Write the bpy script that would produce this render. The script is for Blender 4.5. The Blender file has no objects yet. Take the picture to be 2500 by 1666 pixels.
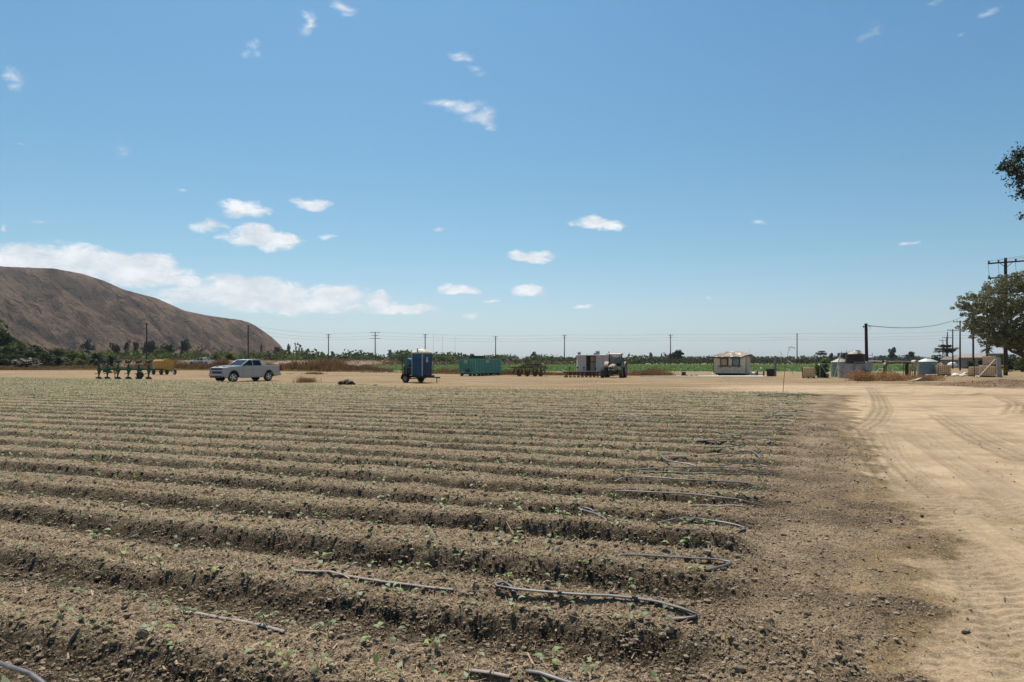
import bpy, math, random
import numpy as np
from mathutils import Vector, Matrix, Euler, Quaternion

random.seed(7)
rng = np.random.default_rng(11)
S = bpy.context.scene
COL = S.collection
R = math.radians

# ------------------------------------------------------------------ camera, light, exposure
CAM_H = 1.85
F = 1666.7            # focal length in pixels of the 2500 px wide photograph (24 mm lens)
HOR = 880.0           # row of the horizon
cam = bpy.data.cameras.new('camera')
cam.lens = 24.0
cam.sensor_width = 36.0
cam.shift_y = (HOR - 833.0) / 2500.0
cam.clip_start = 0.05
cam.clip_end = 30000
cam_o = bpy.data.objects.new('camera', cam)
COL.objects.link(cam_o)
cam_o.location = (0, 0, CAM_H)
cam_o.rotation_euler = (R(90), 0, 0)
S.camera = cam_o

S.view_settings.view_transform = 'Standard'
S.view_settings.look = 'None'
S.view_settings.exposure = 0.34
S.view_settings.gamma = 1.0
S.view_settings.use_curve_mapping = False
S.cycles.volume_bounces = 0
S.cycles.max_bounces = 6
S.cycles.diffuse_bounces = 3
S.cycles.transparent_max_bounces = 12

SUN_AZ = R(-14)       # from +Y (view direction) towards -X
SUN_EL = R(60)
sd = Vector((math.sin(SUN_AZ) * math.cos(SUN_EL), math.cos(SUN_AZ) * math.cos(SUN_EL), math.sin(SUN_EL)))
sl = bpy.data.lights.new('sun', 'SUN')
sl.energy = 4.9
sl.angle = R(0.53)
sl.color = (1.0, 0.93, 0.83)
so = bpy.data.objects.new('sun', sl)
COL.objects.link(so)
so.rotation_euler = (-sd).to_track_quat('-Z', 'Y').to_euler()

W = bpy.data.worlds.new('World')
S.world = W
W.use_nodes = True
wt = W.node_tree
for n in list(wt.nodes):
    wt.nodes.remove(n)


def N(t, kind, **kw):
    n = t.nodes.new(kind)
    for k, v in kw.items():
        setattr(n, k, v)
    return n


def setin(n, idx, v, t):
    if isinstance(v, bpy.types.NodeSocket):
        t.links.new(v, n.inputs[idx])
    else:
        n.inputs[idx].default_value = v


def M_(t, op, a, b=None, c=None, clamp=False):
    n = N(t, 'ShaderNodeMath', operation=op, use_clamp=clamp)
    setin(n, 0, a, t)
    if b is not None:
        setin(n, 1, b, t)
    if c is not None:
        setin(n, 2, c, t)
    return n.outputs[0]


def VM(t, op, a, b=None):
    n = N(t, 'ShaderNodeVectorMath', operation=op)
    setin(n, 0, a, t)
    if b is not None:
        setin(n, 1, b, t)
    return n.outputs['Value'] if op in ('LENGTH', 'DOT_PRODUCT') else n.outputs[0]


def MR(t, v, a, b, c=0.0, d=1.0, smooth=True):
    n = N(t, 'ShaderNodeMapRange', interpolation_type='SMOOTHSTEP' if smooth else 'LINEAR')
    setin(n, 0, v, t)
    for i, q in enumerate((a, b, c, d)):
        setin(n, i + 1, q, t)
    return n.outputs[0]


def MIX(t, f, a, b, blend='MIX'):
    n = N(t, 'ShaderNodeMix', data_type='RGBA', blend_type=blend)
    setin(n, 0, f, t)
    for i, q in ((6, a), (7, b)):
        if isinstance(q, (tuple, list)) and len(q) == 3:
            q = (*q, 1.0)
        setin(n, i, q, t)
    return n.outputs[2]


def NOISE(t, vec, scale, detail=4.0, rough=0.55, dist=0.0, out=0):
    n = N(t, 'ShaderNodeTexNoise')
    if vec is not None:
        t.links.new(vec, n.inputs['Vector'])
    n.inputs['Scale'].default_value = scale
    n.inputs['Detail'].default_value = detail
    n.inputs['Roughness'].default_value = rough
    n.inputs['Distortion'].default_value = dist
    return n.outputs[out]


sky = N(wt, 'ShaderNodeTexSky', sky_type='NISHITA', sun_disc=False)
sky.sun_elevation = SUN_EL
sky.sun_rotation = SUN_AZ
sky.altitude = 30
sky.air_density = 1.0
sky.dust_density = 0.9
sky.ozone_density = 2.6
tc = N(wt, 'ShaderNodeTexCoord')
sp = N(wt, 'ShaderNodeSeparateXYZ')
wt.links.new(tc.outputs['Generated'], sp.inputs[0])
dx, dy, dz = sp.outputs
az = M_(wt, 'ARCTAN2', dx, dy)
hl = M_(wt, 'SQRT', M_(wt, 'ADD', M_(wt, 'MULTIPLY', dx, dx), M_(wt, 'MULTIPLY', dy, dy)))
elt = M_(wt, 'DIVIDE', dz, M_(wt, 'MAXIMUM', hl, 0.05))
cmb = N(wt, 'ShaderNodeCombineXYZ')
wt.links.new(az, cmb.inputs[0])
wt.links.new(elt, cmb.inputs[1])
P0 = cmb.outputs[0]
stretch = VM(wt, 'MULTIPLY', P0, (1.0, 1.9, 1.0))
wn = NOISE(wt, stretch, 16.0, 3.0, 0.55, 0.0, 1)
w1 = VM(wt, 'MULTIPLY', VM(wt, 'SUBTRACT', wn, (0.5, 0.5, 0.5)), (0.055, 0.030, 0.0))
PW = VM(wt, 'ADD', P0, w1)
# one entry per cloud lobe: direction (as photo column, row), half width, half height, density
CLOUDS = [(1095, 248, 62, 16, .9), (1130, 258, 60, 22, .8), (1172, 278, 50, 24, .85), (1190, 300, 30, 20, .6), (1137, 143, 44, 14, .95),
          (1165, 172, 34, 16, .45), (742, 58, 24, 34, .8), (760, 40, 14, 18, .4), (835, 18, 46, 20, .85), (850, 34, 30, 14, .5),
          (622, 112, 24, 26, .42), (606, 136, 30, 14, .3), (640, 138, 30, 12, .3), (28, 186, 46, 20, .6), (40, 212, 30, 16, .5),
          (303, 365, 40, 22, .38), (600, 513, 96, 22, 1.05), (560, 518, 50, 16, .9), (643, 585, 118, 30, 1.25), (625, 568, 70, 26, 1.2), (766, 497, 60, 20, 1.05),
          (499, 552, 52, 22, .6), (797, 580, 26, 14, .45), (70, 640, 150, 42, 1.2), (220, 632, 170, 32, 1.2), (360, 640, 80, 28, 1.1), (330, 668, 190, 34, 1.1),
          (440, 688, 80, 22, 1.0), (120, 665, 240, 46, .95), (600, 700, 130, 38, 1.25), (680, 712, 120, 36, 1.15), (640, 735, 260, 36, .85), (820, 718, 90, 30, 1.15),
          (740, 742, 260, 28, .9), (925, 735, 50, 20, 1.0), (990, 750, 95, 17, 1.05), (480, 720, 150, 30, .8), (1458, 545, 88, 19, 1.15), (1440, 538, 50, 16, 1.1),
          (1296, 628, 66, 20, 1.1), (1310, 620, 34, 16, 1.0), (1286, 709, 48, 13, 1.0), (1124, 706, 60, 13, .95), (1095, 698, 26, 10, .8), (1203, 738, 26, 8, .6), (1147, 769, 26, 12, .55),
          (1424, 742, 26, 7, .6), (2433, 28, 42, 13, .6), (2130, 80, 44, 24, .34), (2215, 590, 26, 8, .6), (1075, 559, 26, 9, .5), (1865, 542, 34, 8, .32), (0, 550, 18, 13, .7),
          (1737, 726, 18, 6, .45), (436, 467, 28, 8, .32), (60, 355, 26, 5, .3), (95, 536, 28, 7, .3), (2340, 78, 26, 8, .3), (2300, 3, 30, 8, .35),
          # sky outside the frame goes on the same way
          (-260, 640, 260, 46, 1.1), (-500, 560, 200, 40, 1.0), (-300, 380, 90, 30, .8), (2700, 560, 90, 22, .9), (2900, 300, 80, 30, .7), (900, -120, 90, 30, .7), (1700, -220, 90, 40, .5)]
acc = None
for (cx, cy, rx, ry, s) in CLOUDS:
    u = (cx - 1250) / F
    a_ = math.atan(u)
    e_ = (HOR - cy) / F * math.cos(a_)
    k = math.cos(a_) ** 2
    q = VM(wt, 'MULTIPLY', VM(wt, 'SUBTRACT', PW, (a_, e_, 0)), (F / (rx * k), F / ry, 0.0))
    m = M_(wt, 'MULTIPLY', M_(wt, 'SUBTRACT', 1.0, VM(wt, 'LENGTH', q)), s)
    acc = m if acc is None else M_(wt, 'MAXIMUM', acc, m)
acc = M_(wt, 'MAXIMUM', acc, -0.3)
fb = NOISE(wt, stretch, 34.0, 9.0, 0.68, 0.9)
fb2 = NOISE(wt, stretch, 15.0, 4.0, 0.55)
dens = M_(wt, 'ADD', acc, M_(wt, 'MULTIPLY', M_(wt, 'SUBTRACT', fb, 0.5), 1.15))
cov = MR(wt, M_(wt, 'DIVIDE', dens, MR(wt, elt, 0.16, 0.34, 0.62, 1.15)), 0.0, 1.0)
cov = M_(wt, 'MULTIPLY', cov, MR(wt, acc, -0.02, 0.16))
cov = M_(wt, 'MULTIPLY', cov, 0.95)
shade = MR(wt, M_(wt, 'ADD', M_(wt, 'MULTIPLY', fb2, 0.8), M_(wt, 'MULTIPLY', fb, 0.5)), 0.45, 0.85)
# overall level of the sky is in SKY_K, the cloud colour is in the sky's own units
SKY_K = 0.083
ccol = MIX(wt, shade, (6.0, 6.6, 7.3, 1), (9.6, 9.7, 9.8, 1))
low = MR(wt, elt, 0.0, 0.16, 0.5, 1.0)
ccol = MIX(wt, low, (7.0, 7.5, 7.9, 1), ccol)
hs = N(wt, 'ShaderNodeHueSaturation')
hs.inputs['Saturation'].default_value = 1.02
wt.links.new(sky.outputs[0], hs.inputs['Color'])
cr = N(wt, 'ShaderNodeValToRGB')
wt.links.new(elt, cr.inputs[0])
ce = cr.color_ramp.elements
ce[0].position, ce[0].color = 0.0, (.74, .94, 1.23, 1)
ce[1].position, ce[1].color = 1.0, (.45, .80, .95, 1)
for p_, c_ in ((.03, (.75, .92, 1.11, 1)), (.07, (.79, .93, 1.03, 1)), (.16, (.66, .92, .94, 1)), (.29, (.58, .91, .95, 1)), (.51, (.53, .91, 1.0, 1))):
    q_ = ce.new(p_)
    q_.color = c_
skyc = MIX(wt, 1.0, hs.outputs[0], cr.outputs[0], 'MULTIPLY')
final = MIX(wt, cov, skyc, ccol)
bg = N(wt, 'ShaderNodeBackground')
wt.links.new(final, bg.inputs[0])
bg.inputs[1].default_value = SKY_K
wo = N(wt, 'ShaderNodeOutputWorld')
wt.links.new(bg.outputs[0], wo.inputs[0])


# ------------------------------------------------------------------ helpers
def gpt(px, py):
    """ground point (X, Y) seen at a photo pixel"""
    Y = CAM_H * F / (py - HOR)
    return ((px - 1250.0) / F * Y, Y)


def X_at(px, Y):
    return (px - 1250.0) / F * Y


def Z_at(py, Y):
    return CAM_H + (HOR - py) / F * Y


MATS = {}


def mat(name, col, rough=0.7, metal=0.0, var=0.12, vscale=3.0, bump=0.0, bscale=30.0, dirt=None, dirtamt=0.4, streak=False, spec=0.5):
    if name in MATS:
        return MATS[name]
    m = bpy.data.materials.new(name)
    m.use_nodes = True
    t = m.node_tree
    b = t.nodes['Principled BSDF']
    b.inputs['Roughness'].default_value = rough
    b.inputs['Metallic'].default_value = metal
    b.inputs['Specular IOR Level'].default_value = spec
    tcn = N(t, 'ShaderNodeTexCoord')
    v = tcn.outputs['Object']
    if streak:
        v = VM(t, 'MULTIPLY', v, (3.0, 3.0, 0.35))
    f = NOISE(t, v, vscale, 5.0, 0.6)
    k0 = tuple(max(0, c * (1 - var)) for c in col)
    k1 = tuple(min(1, c * (1 + var)) for c in col)
    c = MIX(t, MR(t, f, 0.3, 0.7), k0, k1)
    if dirt is not None:
        f2 = NOISE(t, v, vscale * 1.7 + 1.3, 6.0, 0.65)
        c = MIX(t, M_(t, 'MULTIPLY', MR(t, f2, 0.42, 0.72), dirtamt), c, dirt)
    t.links.new(c, b.inputs['Base Color'])
    if bump > 0:
        bn = N(t, 'ShaderNodeBump')
        bn.inputs['Strength'].default_value = 1.0
        bn.inputs['Distance'].default_value = bump
        t.links.new(NOISE(t, tcn.outputs['Object'], bscale, 4.0, 0.6), bn.inputs['Height'])
        t.links.new(bn.outputs[0], b.inputs['Normal'])
    MATS[name] = m
    return m


def leafmat(name, col, var=0.35, trans=0.25, rough=0.6, yellow=0.0):
    if name in MATS:
        return MATS[name]
    m = bpy.data.materials.new(name)
    m.use_nodes = True
    t = m.node_tree
    b = t.nodes['Principled BSDF']
    b.inputs['Roughness'].default_value = rough
    b.inputs['Specular IOR Level'].default_value = 0.25
    gi = N(t, 'ShaderNodeNewGeometry')
    oi = N(t, 'ShaderNodeObjectInfo')
    r = M_(t, 'ADD', M_(t, 'MULTIPLY', gi.outputs['Random Per Island'], 0.7), M_(t, 'MULTIPLY', oi.outputs['Random'], 0.3))
    k0 = tuple(c * (1 - var) for c in col)
    k1 = tuple(min(1, c * (1 + var)) for c in col)
    c = MIX(t, r, k0, k1)
    if yellow > 0:
        c = MIX(t, M_(t, 'MULTIPLY', MR(t, oi.outputs['Random'], 0.3, 1.0), yellow), c, (col[0] * 2.2, col[1] * 1.5, col[2] * 0.9))
    t.links.new(c, b.inputs['Base Color'])
    tr = N(t, 'ShaderNodeBsdfTranslucent')
    t.links.new(c, tr.inputs[0])
    mx = N(t, 'ShaderNodeMixShader')
    mx.inputs[0].default_value = trans
    t.links.new(b.outputs[0], mx.inputs[1])
    t.links.new(tr.outputs[0], mx.inputs[2])
    out = t.nodes['Material Output']
    t.links.new(mx.outputs[0], out.inputs[0])
    MATS[name] = m
    return m


def tag(o, label=None, cat=None, group=None, kind=None):
    if label:
        o['label'] = label
    if cat:
        o['category'] = cat
    if group:
        o['group'] = group
    if kind:
        o['kind'] = kind
    return o


def thing(name, label, cat, loc=(0, 0, 0), rz=0.0, group=None):
    o = bpy.data.objects.new(name, None)
    COL.objects.link(o)
    o.empty_display_size = 0.3
    o.location = loc
    o.rotation_euler = (0, 0, rz)
    return tag(o, label, cat, group)


def copy_tree(o, parent=None):
    c = o.copy()
    COL.objects.link(c)
    if parent is not None:
        c.parent = parent
    for ch in list(o.children):
        copy_tree(ch, c)
    return c


def mesh_np(name, verts, faces, material=None, smooth=False, sharp=None):
    """verts (n,3) array, faces (m,k) array of one size"""
    me = bpy.data.meshes.new(name)
    verts = np.asarray(verts, dtype=np.float32)
    faces = np.asarray(faces, dtype=np.int32)
    k = faces.shape[1]
    me.vertices.add(len(verts))
    me.vertices.foreach_set('co', verts.ravel())
    me.loops.add(faces.size)
    me.loops.foreach_set('vertex_index', faces.ravel())
    me.polygons.add(len(faces))
    me.polygons.foreach_set('loop_start', np.arange(0, faces.size, k, dtype=np.int32))
    me.polygons.foreach_set('loop_total', np.full(len(faces), k, dtype=np.int32))
    me.update(calc_edges=True)
    me.polygons.foreach_set('use_smooth', np.full(len(faces), smooth, dtype=bool))
    if material:
        me.materials.append(material)
    return me


def link(name, me, parent=None):
    o = bpy.data.objects.new(name, me)
    COL.objects.link(o)
    if parent is not None:
        o.parent = parent
    return o


class MB:
    """collects simple solids for one mesh object"""

    def __init__(self):
        self.v = []
        self.f = []

    def add(self, vs, fs):
        b = len(self.v)
        self.v += [tuple(p) for p in vs]
        self.f += [tuple(i + b for i in q) for q in fs]
        return self

    def box(self, c, s, rot=None, taper=None):
        hx, hy, hz = s[0] / 2, s[1] / 2, s[2] / 2
        tx, ty = taper if taper else (1, 1)
        vs = [Vector((x * hx * (tx if z > 0 else 1), y * hy * (ty if z > 0 else 1), z * hz)) for z in (-1, 1) for (x, y) in ((-1, -1), (1, -1), (1, 1), (-1, 1))]
        if rot:
            m = Euler(rot).to_matrix()
            vs = [m @ v for v in vs]
        vs = [v + Vector(c) for v in vs]
        return self.add(vs, [(3, 2, 1, 0), (4, 5, 6, 7), (0, 1, 5, 4), (1, 2, 6, 5), (2, 3, 7, 6), (3, 0, 4, 7)])

    def bar(self, a, b, w, h=None):
        """square bar between two points"""
        h = h or w
        a, b = Vector(a), Vector(b)
        d = (b - a)
        q = d.to_track_quat('Z', 'Y')
        vs = []
        for p in (a, b):
            for (x, y) in ((-1, -1), (1, -1), (1, 1), (-1, 1)):
                vs.append(p + q @ Vector((x * w / 2, y * h / 2, 0)))
        return self.add(vs, [(3, 2, 1, 0), (4, 5, 6, 7), (0, 1, 5, 4), (1, 2, 6, 5), (2, 3, 7, 6), (3, 0, 4, 7)])

    def cyl(self, a, b, r0, r1=None, n=12, cap=True):
        r1 = r0 if r1 is None else r1
        a, b = Vector(a), Vector(b)
        q = (b - a).to_track_quat('Z', 'Y')
        vs = []
        for p, r in ((a, r0), (b, r1)):
            for i in range(n):
                t = 2 * math.pi * i / n
                vs.append(p + q @ Vector((r * math.cos(t), r * math.sin(t), 0)))
        fs = [(i, (i + 1) % n, n + (i + 1) % n, n + i) for i in range(n)]
        if cap:
            fs += [tuple(range(n - 1, -1, -1)), tuple(range(n, 2 * n))]
        return self.add(vs, fs)

    def tube(self, pts, r, n=6, flat=1.0, caps=True):
        pts = [Vector(p) for p in pts]
        m = len(pts)
        rs = r if isinstance(r, (list, tuple)) else [r] * m
        vs, fs = [], []
        for i, p in enumerate(pts):
            d = (pts[min(i + 1, m - 1)] - pts[max(i - 1, 0)])
            if d.length < 1e-6:
                d = Vector((0, 0, 1))
            d.normalize()
            up = Vector((0, 0, 1)) if abs(d.z) < 0.95 else Vector((0, 1, 0))
            s = d.cross(up).normalized()
            u = s.cross(d).normalized()
            for j in range(n):
                t = 2 * math.pi * j / n
                vs.append(p + s * (rs[i] * math.cos(t)) + u * (rs[i] * flat * math.sin(t)))
        for i in range(m - 1):
            for j in range(n):
                a = i * n + j
                b = i * n + (j + 1) % n
                fs.append((a, b, b + n, a + n))
        if caps:
            fs += [tuple(range(n - 1, -1, -1)), tuple(range((m - 1) * n, m * n))]
        return self.add(vs, fs)

    def lathe(self, prof, c=(0, 0, 0), axis='Z', n=20, cap=True):
        """prof: list of (radius, height)"""
        vs, fs = [], []
        m = len(prof)
        for (r, h) in prof:
            for i in range(n):
                t = 2 * math.pi * i / n
                x, y, z = r * math.cos(t), r * math.sin(t), h
                if axis == 'X':
                    x, y, z = z, x, y
                elif axis == 'Y':
                    x, y, z = y, z, x
                vs.append((x + c[0], y + c[1], z + c[2]))
        for k in range(m - 1):
            for i in range(n):
                a, b = k * n + i, k * n + (i + 1) % n
                fs.append((a, b, b + n, a + n))
        if cap:
            fs += [tuple(range(n - 1, -1, -1)), tuple(range((m - 1) * n, m * n))]
        return self.add(vs, fs)

    def prism(self, poly, y0, y1, plane='XZ'):
        """extrude a polygon: XZ polygon along y, XY polygon along z, YZ polygon along x"""
        n = len(poly)
        vs = []
        for y in (y0, y1):
            for (a, b) in poly:
                vs.append((a, y, b) if plane == 'XZ' else ((a, b, y) if plane == 'XY' else (y, a, b)))
        fs = [tuple(range(n)), tuple(range(2 * n - 1, n - 1, -1))]
        fs += [(i, n + i, n + (i + 1) % n, (i + 1) % n) for i in range(n)]
        return self.add(vs, fs)

    def mesh(self, name, material, smooth=False, angle=35, bevel=0.0):
        me = bpy.data.meshes.new(name)
        me.from_pydata(self.v, [], self.f)
        if material:
            me.materials.append(material)
        import bmesh
        bm = bmesh.new()
        bm.from_mesh(me)
        bmesh.ops.recalc_face_normals(bm, faces=bm.faces)
        if bevel > 0:
            bmesh.ops.bevel(bm, geom=[e for e in bm.edges if len(e.link_faces) == 2 and e.calc_face_angle(0) > 0.6], offset=bevel, segments=1, affect='EDGES')
        bm.to_mesh(me)
        bm.free()
        if smooth:
            me.polygons.foreach_set('use_smooth', [True] * len(me.polygons))
            me.set_sharp_from_angle(angle=R(angle))
        me.update()
        return me

    def build(self, name, material, parent=None, smooth=False, loc=None, rot=None, **kw):
        o = link(name, self.mesh(name, material, smooth, **kw), parent)
        if loc:
            o.location = loc
        if rot:
            o.rotation_euler = rot
        return o


# ------------------------------------------------------------------ numpy noise
_tabs = {}


def _tab(seed):
    if seed not in _tabs:
        _tabs[seed] = np.random.default_rng(1000 + seed).random((256, 256)).astype(np.float32)
    return _tabs[seed]


def vn(x, y, seed=0):
    T = _tab(seed)
    xi = np.floor(x).astype(np.int64)
    yi = np.floor(y).astype(np.int64)
    fx = (x - xi)
    fy = (y - yi)
    fx = fx * fx * (3 - 2 * fx)
    fy = fy * fy * (3 - 2 * fy)
    x0, x1, y0, y1 = xi & 255, (xi + 1) & 255, yi & 255, (yi + 1) & 255
    a = T[x0, y0] * (1 - fx) + T[x1, y0] * fx
    b = T[x0, y1] * (1 - fx) + T[x1, y1] * fx
    return a * (1 - fy) + b * fy - 0.5


def fbm(x, y, oct=4, seed=0, gain=0.5):
    s = np.zeros_like(x)
    a = 1.0
    c, d = math.cos(0.6), math.sin(0.6)
    for i in range(oct):
        s = s + a * vn(x, y, seed + i)
        x, y = (c * x - d * y) * 2.03 + 17.3, (d * x + c * y) * 2.03 - 9.1
        a *= gain
    return s


def domes(x, y, cell, prob, seed, rmin=0.25, rmax=0.6):
    """rounded lumps: height field of half-sunk spheres, one at most per cell (units of cell)"""
    X, Y = x / cell, y / cell
    xi = np.floor(X).astype(np.int64)
    yi = np.floor(Y).astype(np.int64)
    A, B, C, D = _tab(seed), _tab(seed + 1), _tab(seed + 2), _tab(seed + 3)
    h = np.zeros_like(X)
    for i in (-1, 0, 1):
        for j in (-1, 0, 1):
            cx, cy = xi + i, yi + j
            a, b = cx & 255, cy & 255
            r = rmin + (rmax - rmin) * C[a, b] ** 2
            r = np.where(D[a, b] < prob, r, 0.0)
            ddx = X - (cx + 0.2 + 0.6 * A[a, b])
            ddy = Y - (cy + 0.2 + 0.6 * B[a, b])
            q = r * r - ddx * ddx - ddy * ddy
            h = np.maximum(h, np.sqrt(np.maximum(q, 0)))
    return h * cell


def sstep(a, b, x):
    t = np.clip((x - a) / (b - a), 0, 1)
    return t * t * (3 - 2 * t)
# ------------------------------------------------------------------ the ground (one sheet, split by what it is)
ROW_A = R(19.0)
CA, SA = math.cos(ROW_A), math.sin(ROW_A)
BED = 1.20
ROW0 = 6.36


def uv_of(x, y):
    return SA * x + CA * y, CA * x - SA * y


def xy_of(u, v):
    return SA * u + CA * v, CA * u - SA * v


FB_X = [-400, -200, -51, -25, -6.6, 14.5, 19, 60]
FB_Y = [260, 145, 68.5, 56.5, 44.5, 37.3, 36, 36]


def poly_world(pts):
    """resample a pixel polyline on the ground"""
    P = np.array([gpt(*p) for p in pts])
    out = [P[0]]
    for a, b in zip(P[:-1], P[1:]):
        n = max(2, int(np.linalg.norm(b - a) / 0.25))
        for i in range(1, n + 1):
            out.append(a + (b - a) * i / n)
    Q = np.array(out)
    for _ in range(6):
        Q[1:-1] = (Q[:-2] + 2 * Q[1:-1] + Q[2:]) / 4
    return Q


# tyre tracks: photo polyline, half width, depth, tread period, darkening
TRACKS = [([(2126, 946), (2146, 970), (2156, 1000), (2138, 1028), (2100, 1052)], 0.42, 0.035, 0.20, .9),
          ([(2098, 1048), (2120, 1085), (2160, 1140), (2215, 1190), (2300, 1245)], 0.40, 0.035, 0.20, .9),
          ([(2170, 1060), (2195, 1120), (2255, 1185), (2330, 1235)], 0.22, 0.02, 0.20, .5),
          ([(2295, 1015), (2380, 1068), (2510, 1125)], 0.42, 0.03, 0.20, .8),
          ([(2240, 1050), (2330, 1120), (2510, 1225)], 0.38, 0.02, 0.20, .45),
          ([(2150, 1225), (2235, 1310), (2330, 1440), (2400, 1600), (2440, 1800)], 0.34, 0.022, 0.15, .5),
          ([(2050, 1190), (2120, 1300), (2200, 1440), (2260, 1666)], 0.24, 0.018, 0.14, .4),
          ([(2330, 1330), (2420, 1440), (2520, 1620)], 0.22, 0.018, 0.14, .45),
          ([(2160, 1040), (2250, 1085), (2360, 1160), (2510, 1270)], 0.22, 0.018, 0.2, .5),
          ([(2210, 985), (2300, 1005), (2400, 1040), (2510, 1085)], 0.3, 0.02, 0.2, .4),
          ([(2120, 1100), (2180, 1190), (2270, 1290), (2400, 1400), (2540, 1500)], 0.2, 0.014, 0.2, .35),
          ([(2230, 1235), (2350, 1340), (2460, 1480), (2560, 1666)], 0.30, 0.022, 0.15, .5),
          ([(2395, 1225), (2460, 1268), (2560, 1330)], 0.34, 0.024, 0.2, .55),
          ([(2110, 950), (2200, 942), (2330, 938), (2510, 934)], 0.5, 0.02, 0.3, .6),
          ([(1850, 960), (2010, 968), (2120, 985), (2190, 1030), (2260, 1090)], 0.25, 0.015, 0.3, .3),
          ([(2180, 960), (2330, 962), (2450, 972), (2492, 990), (2480, 1015)], 0.5, 0.05, 0.3, .75),
          ([(0, 912), (400, 914), (800, 921), (1250, 934), (1800, 948), (2100, 952)], 0.45, 0.02, 0.3, .55),
          ([(0, 917), (430, 921), (900, 930), (1300, 944), (1700, 953), (2060, 958)], 0.45, 0.02, 0.3, .4),
          ([(700, 913), (1100, 924), (1500, 934), (1900, 940), (2300, 930)], 0.5, 0.02, 0.3, .5)]
TRW = [(poly_world(p), w, d, per, k) for (p, w, d, per, k) in TRACKS]
BERM = poly_world([(2092, 1052), (2084, 1100), (2092, 1160), (2130, 1240), (2215, 1340)])
BERM2 = poly_world([(2230, 950), (2380, 962), (2460, 978), (2492, 1000), (2480, 1020)])


def poly_dist(x, y, Q, rad):
    """nearest distance (signed) and arc length to a polyline, only near it"""
    D = np.full(x.shape, 99.0)
    A = np.zeros(x.shape)
    lo, hi = Q.min(0) - rad, Q.max(0) + rad
    idx = np.nonzero((x > lo[0]) & (x < hi[0]) & (y > lo[1]) & (y < hi[1]))[0]
    if len(idx) == 0:
        return D, A
    seg = np.diff(Q, axis=0)
    L = np.linalg.norm(seg, axis=1)
    arc = np.concatenate([[0], np.cumsum(L)])
    for s0 in range(0, len(idx), 20000):
        ii = idx[s0:s0 + 20000]
        px, py = x[ii][:, None], y[ii][:, None]
        ax, ay = Q[:-1, 0][None], Q[:-1, 1][None]
        t = ((px - ax) * seg[:, 0] + (py - ay) * seg[:, 1]) / (L ** 2)
        tc_ = np.clip(t, 0, 1)
        ex, ey = px - (ax + tc_ * seg[:, 0]), py - (ay + tc_ * seg[:, 1])
        dd = ex * ex + ey * ey
        k = dd.argmin(1)
        r_ = np.arange(len(ii))
        sg = np.sign(seg[k, 0] * ey[r_, k] - seg[k, 1] * ex[r_, k])
        D[ii] = np.sqrt(dd[r_, k]) * np.where(sg == 0, 1, sg)
        A[ii] = arc[k] + tc_[r_, k] * L[k]
    return D, A


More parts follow.
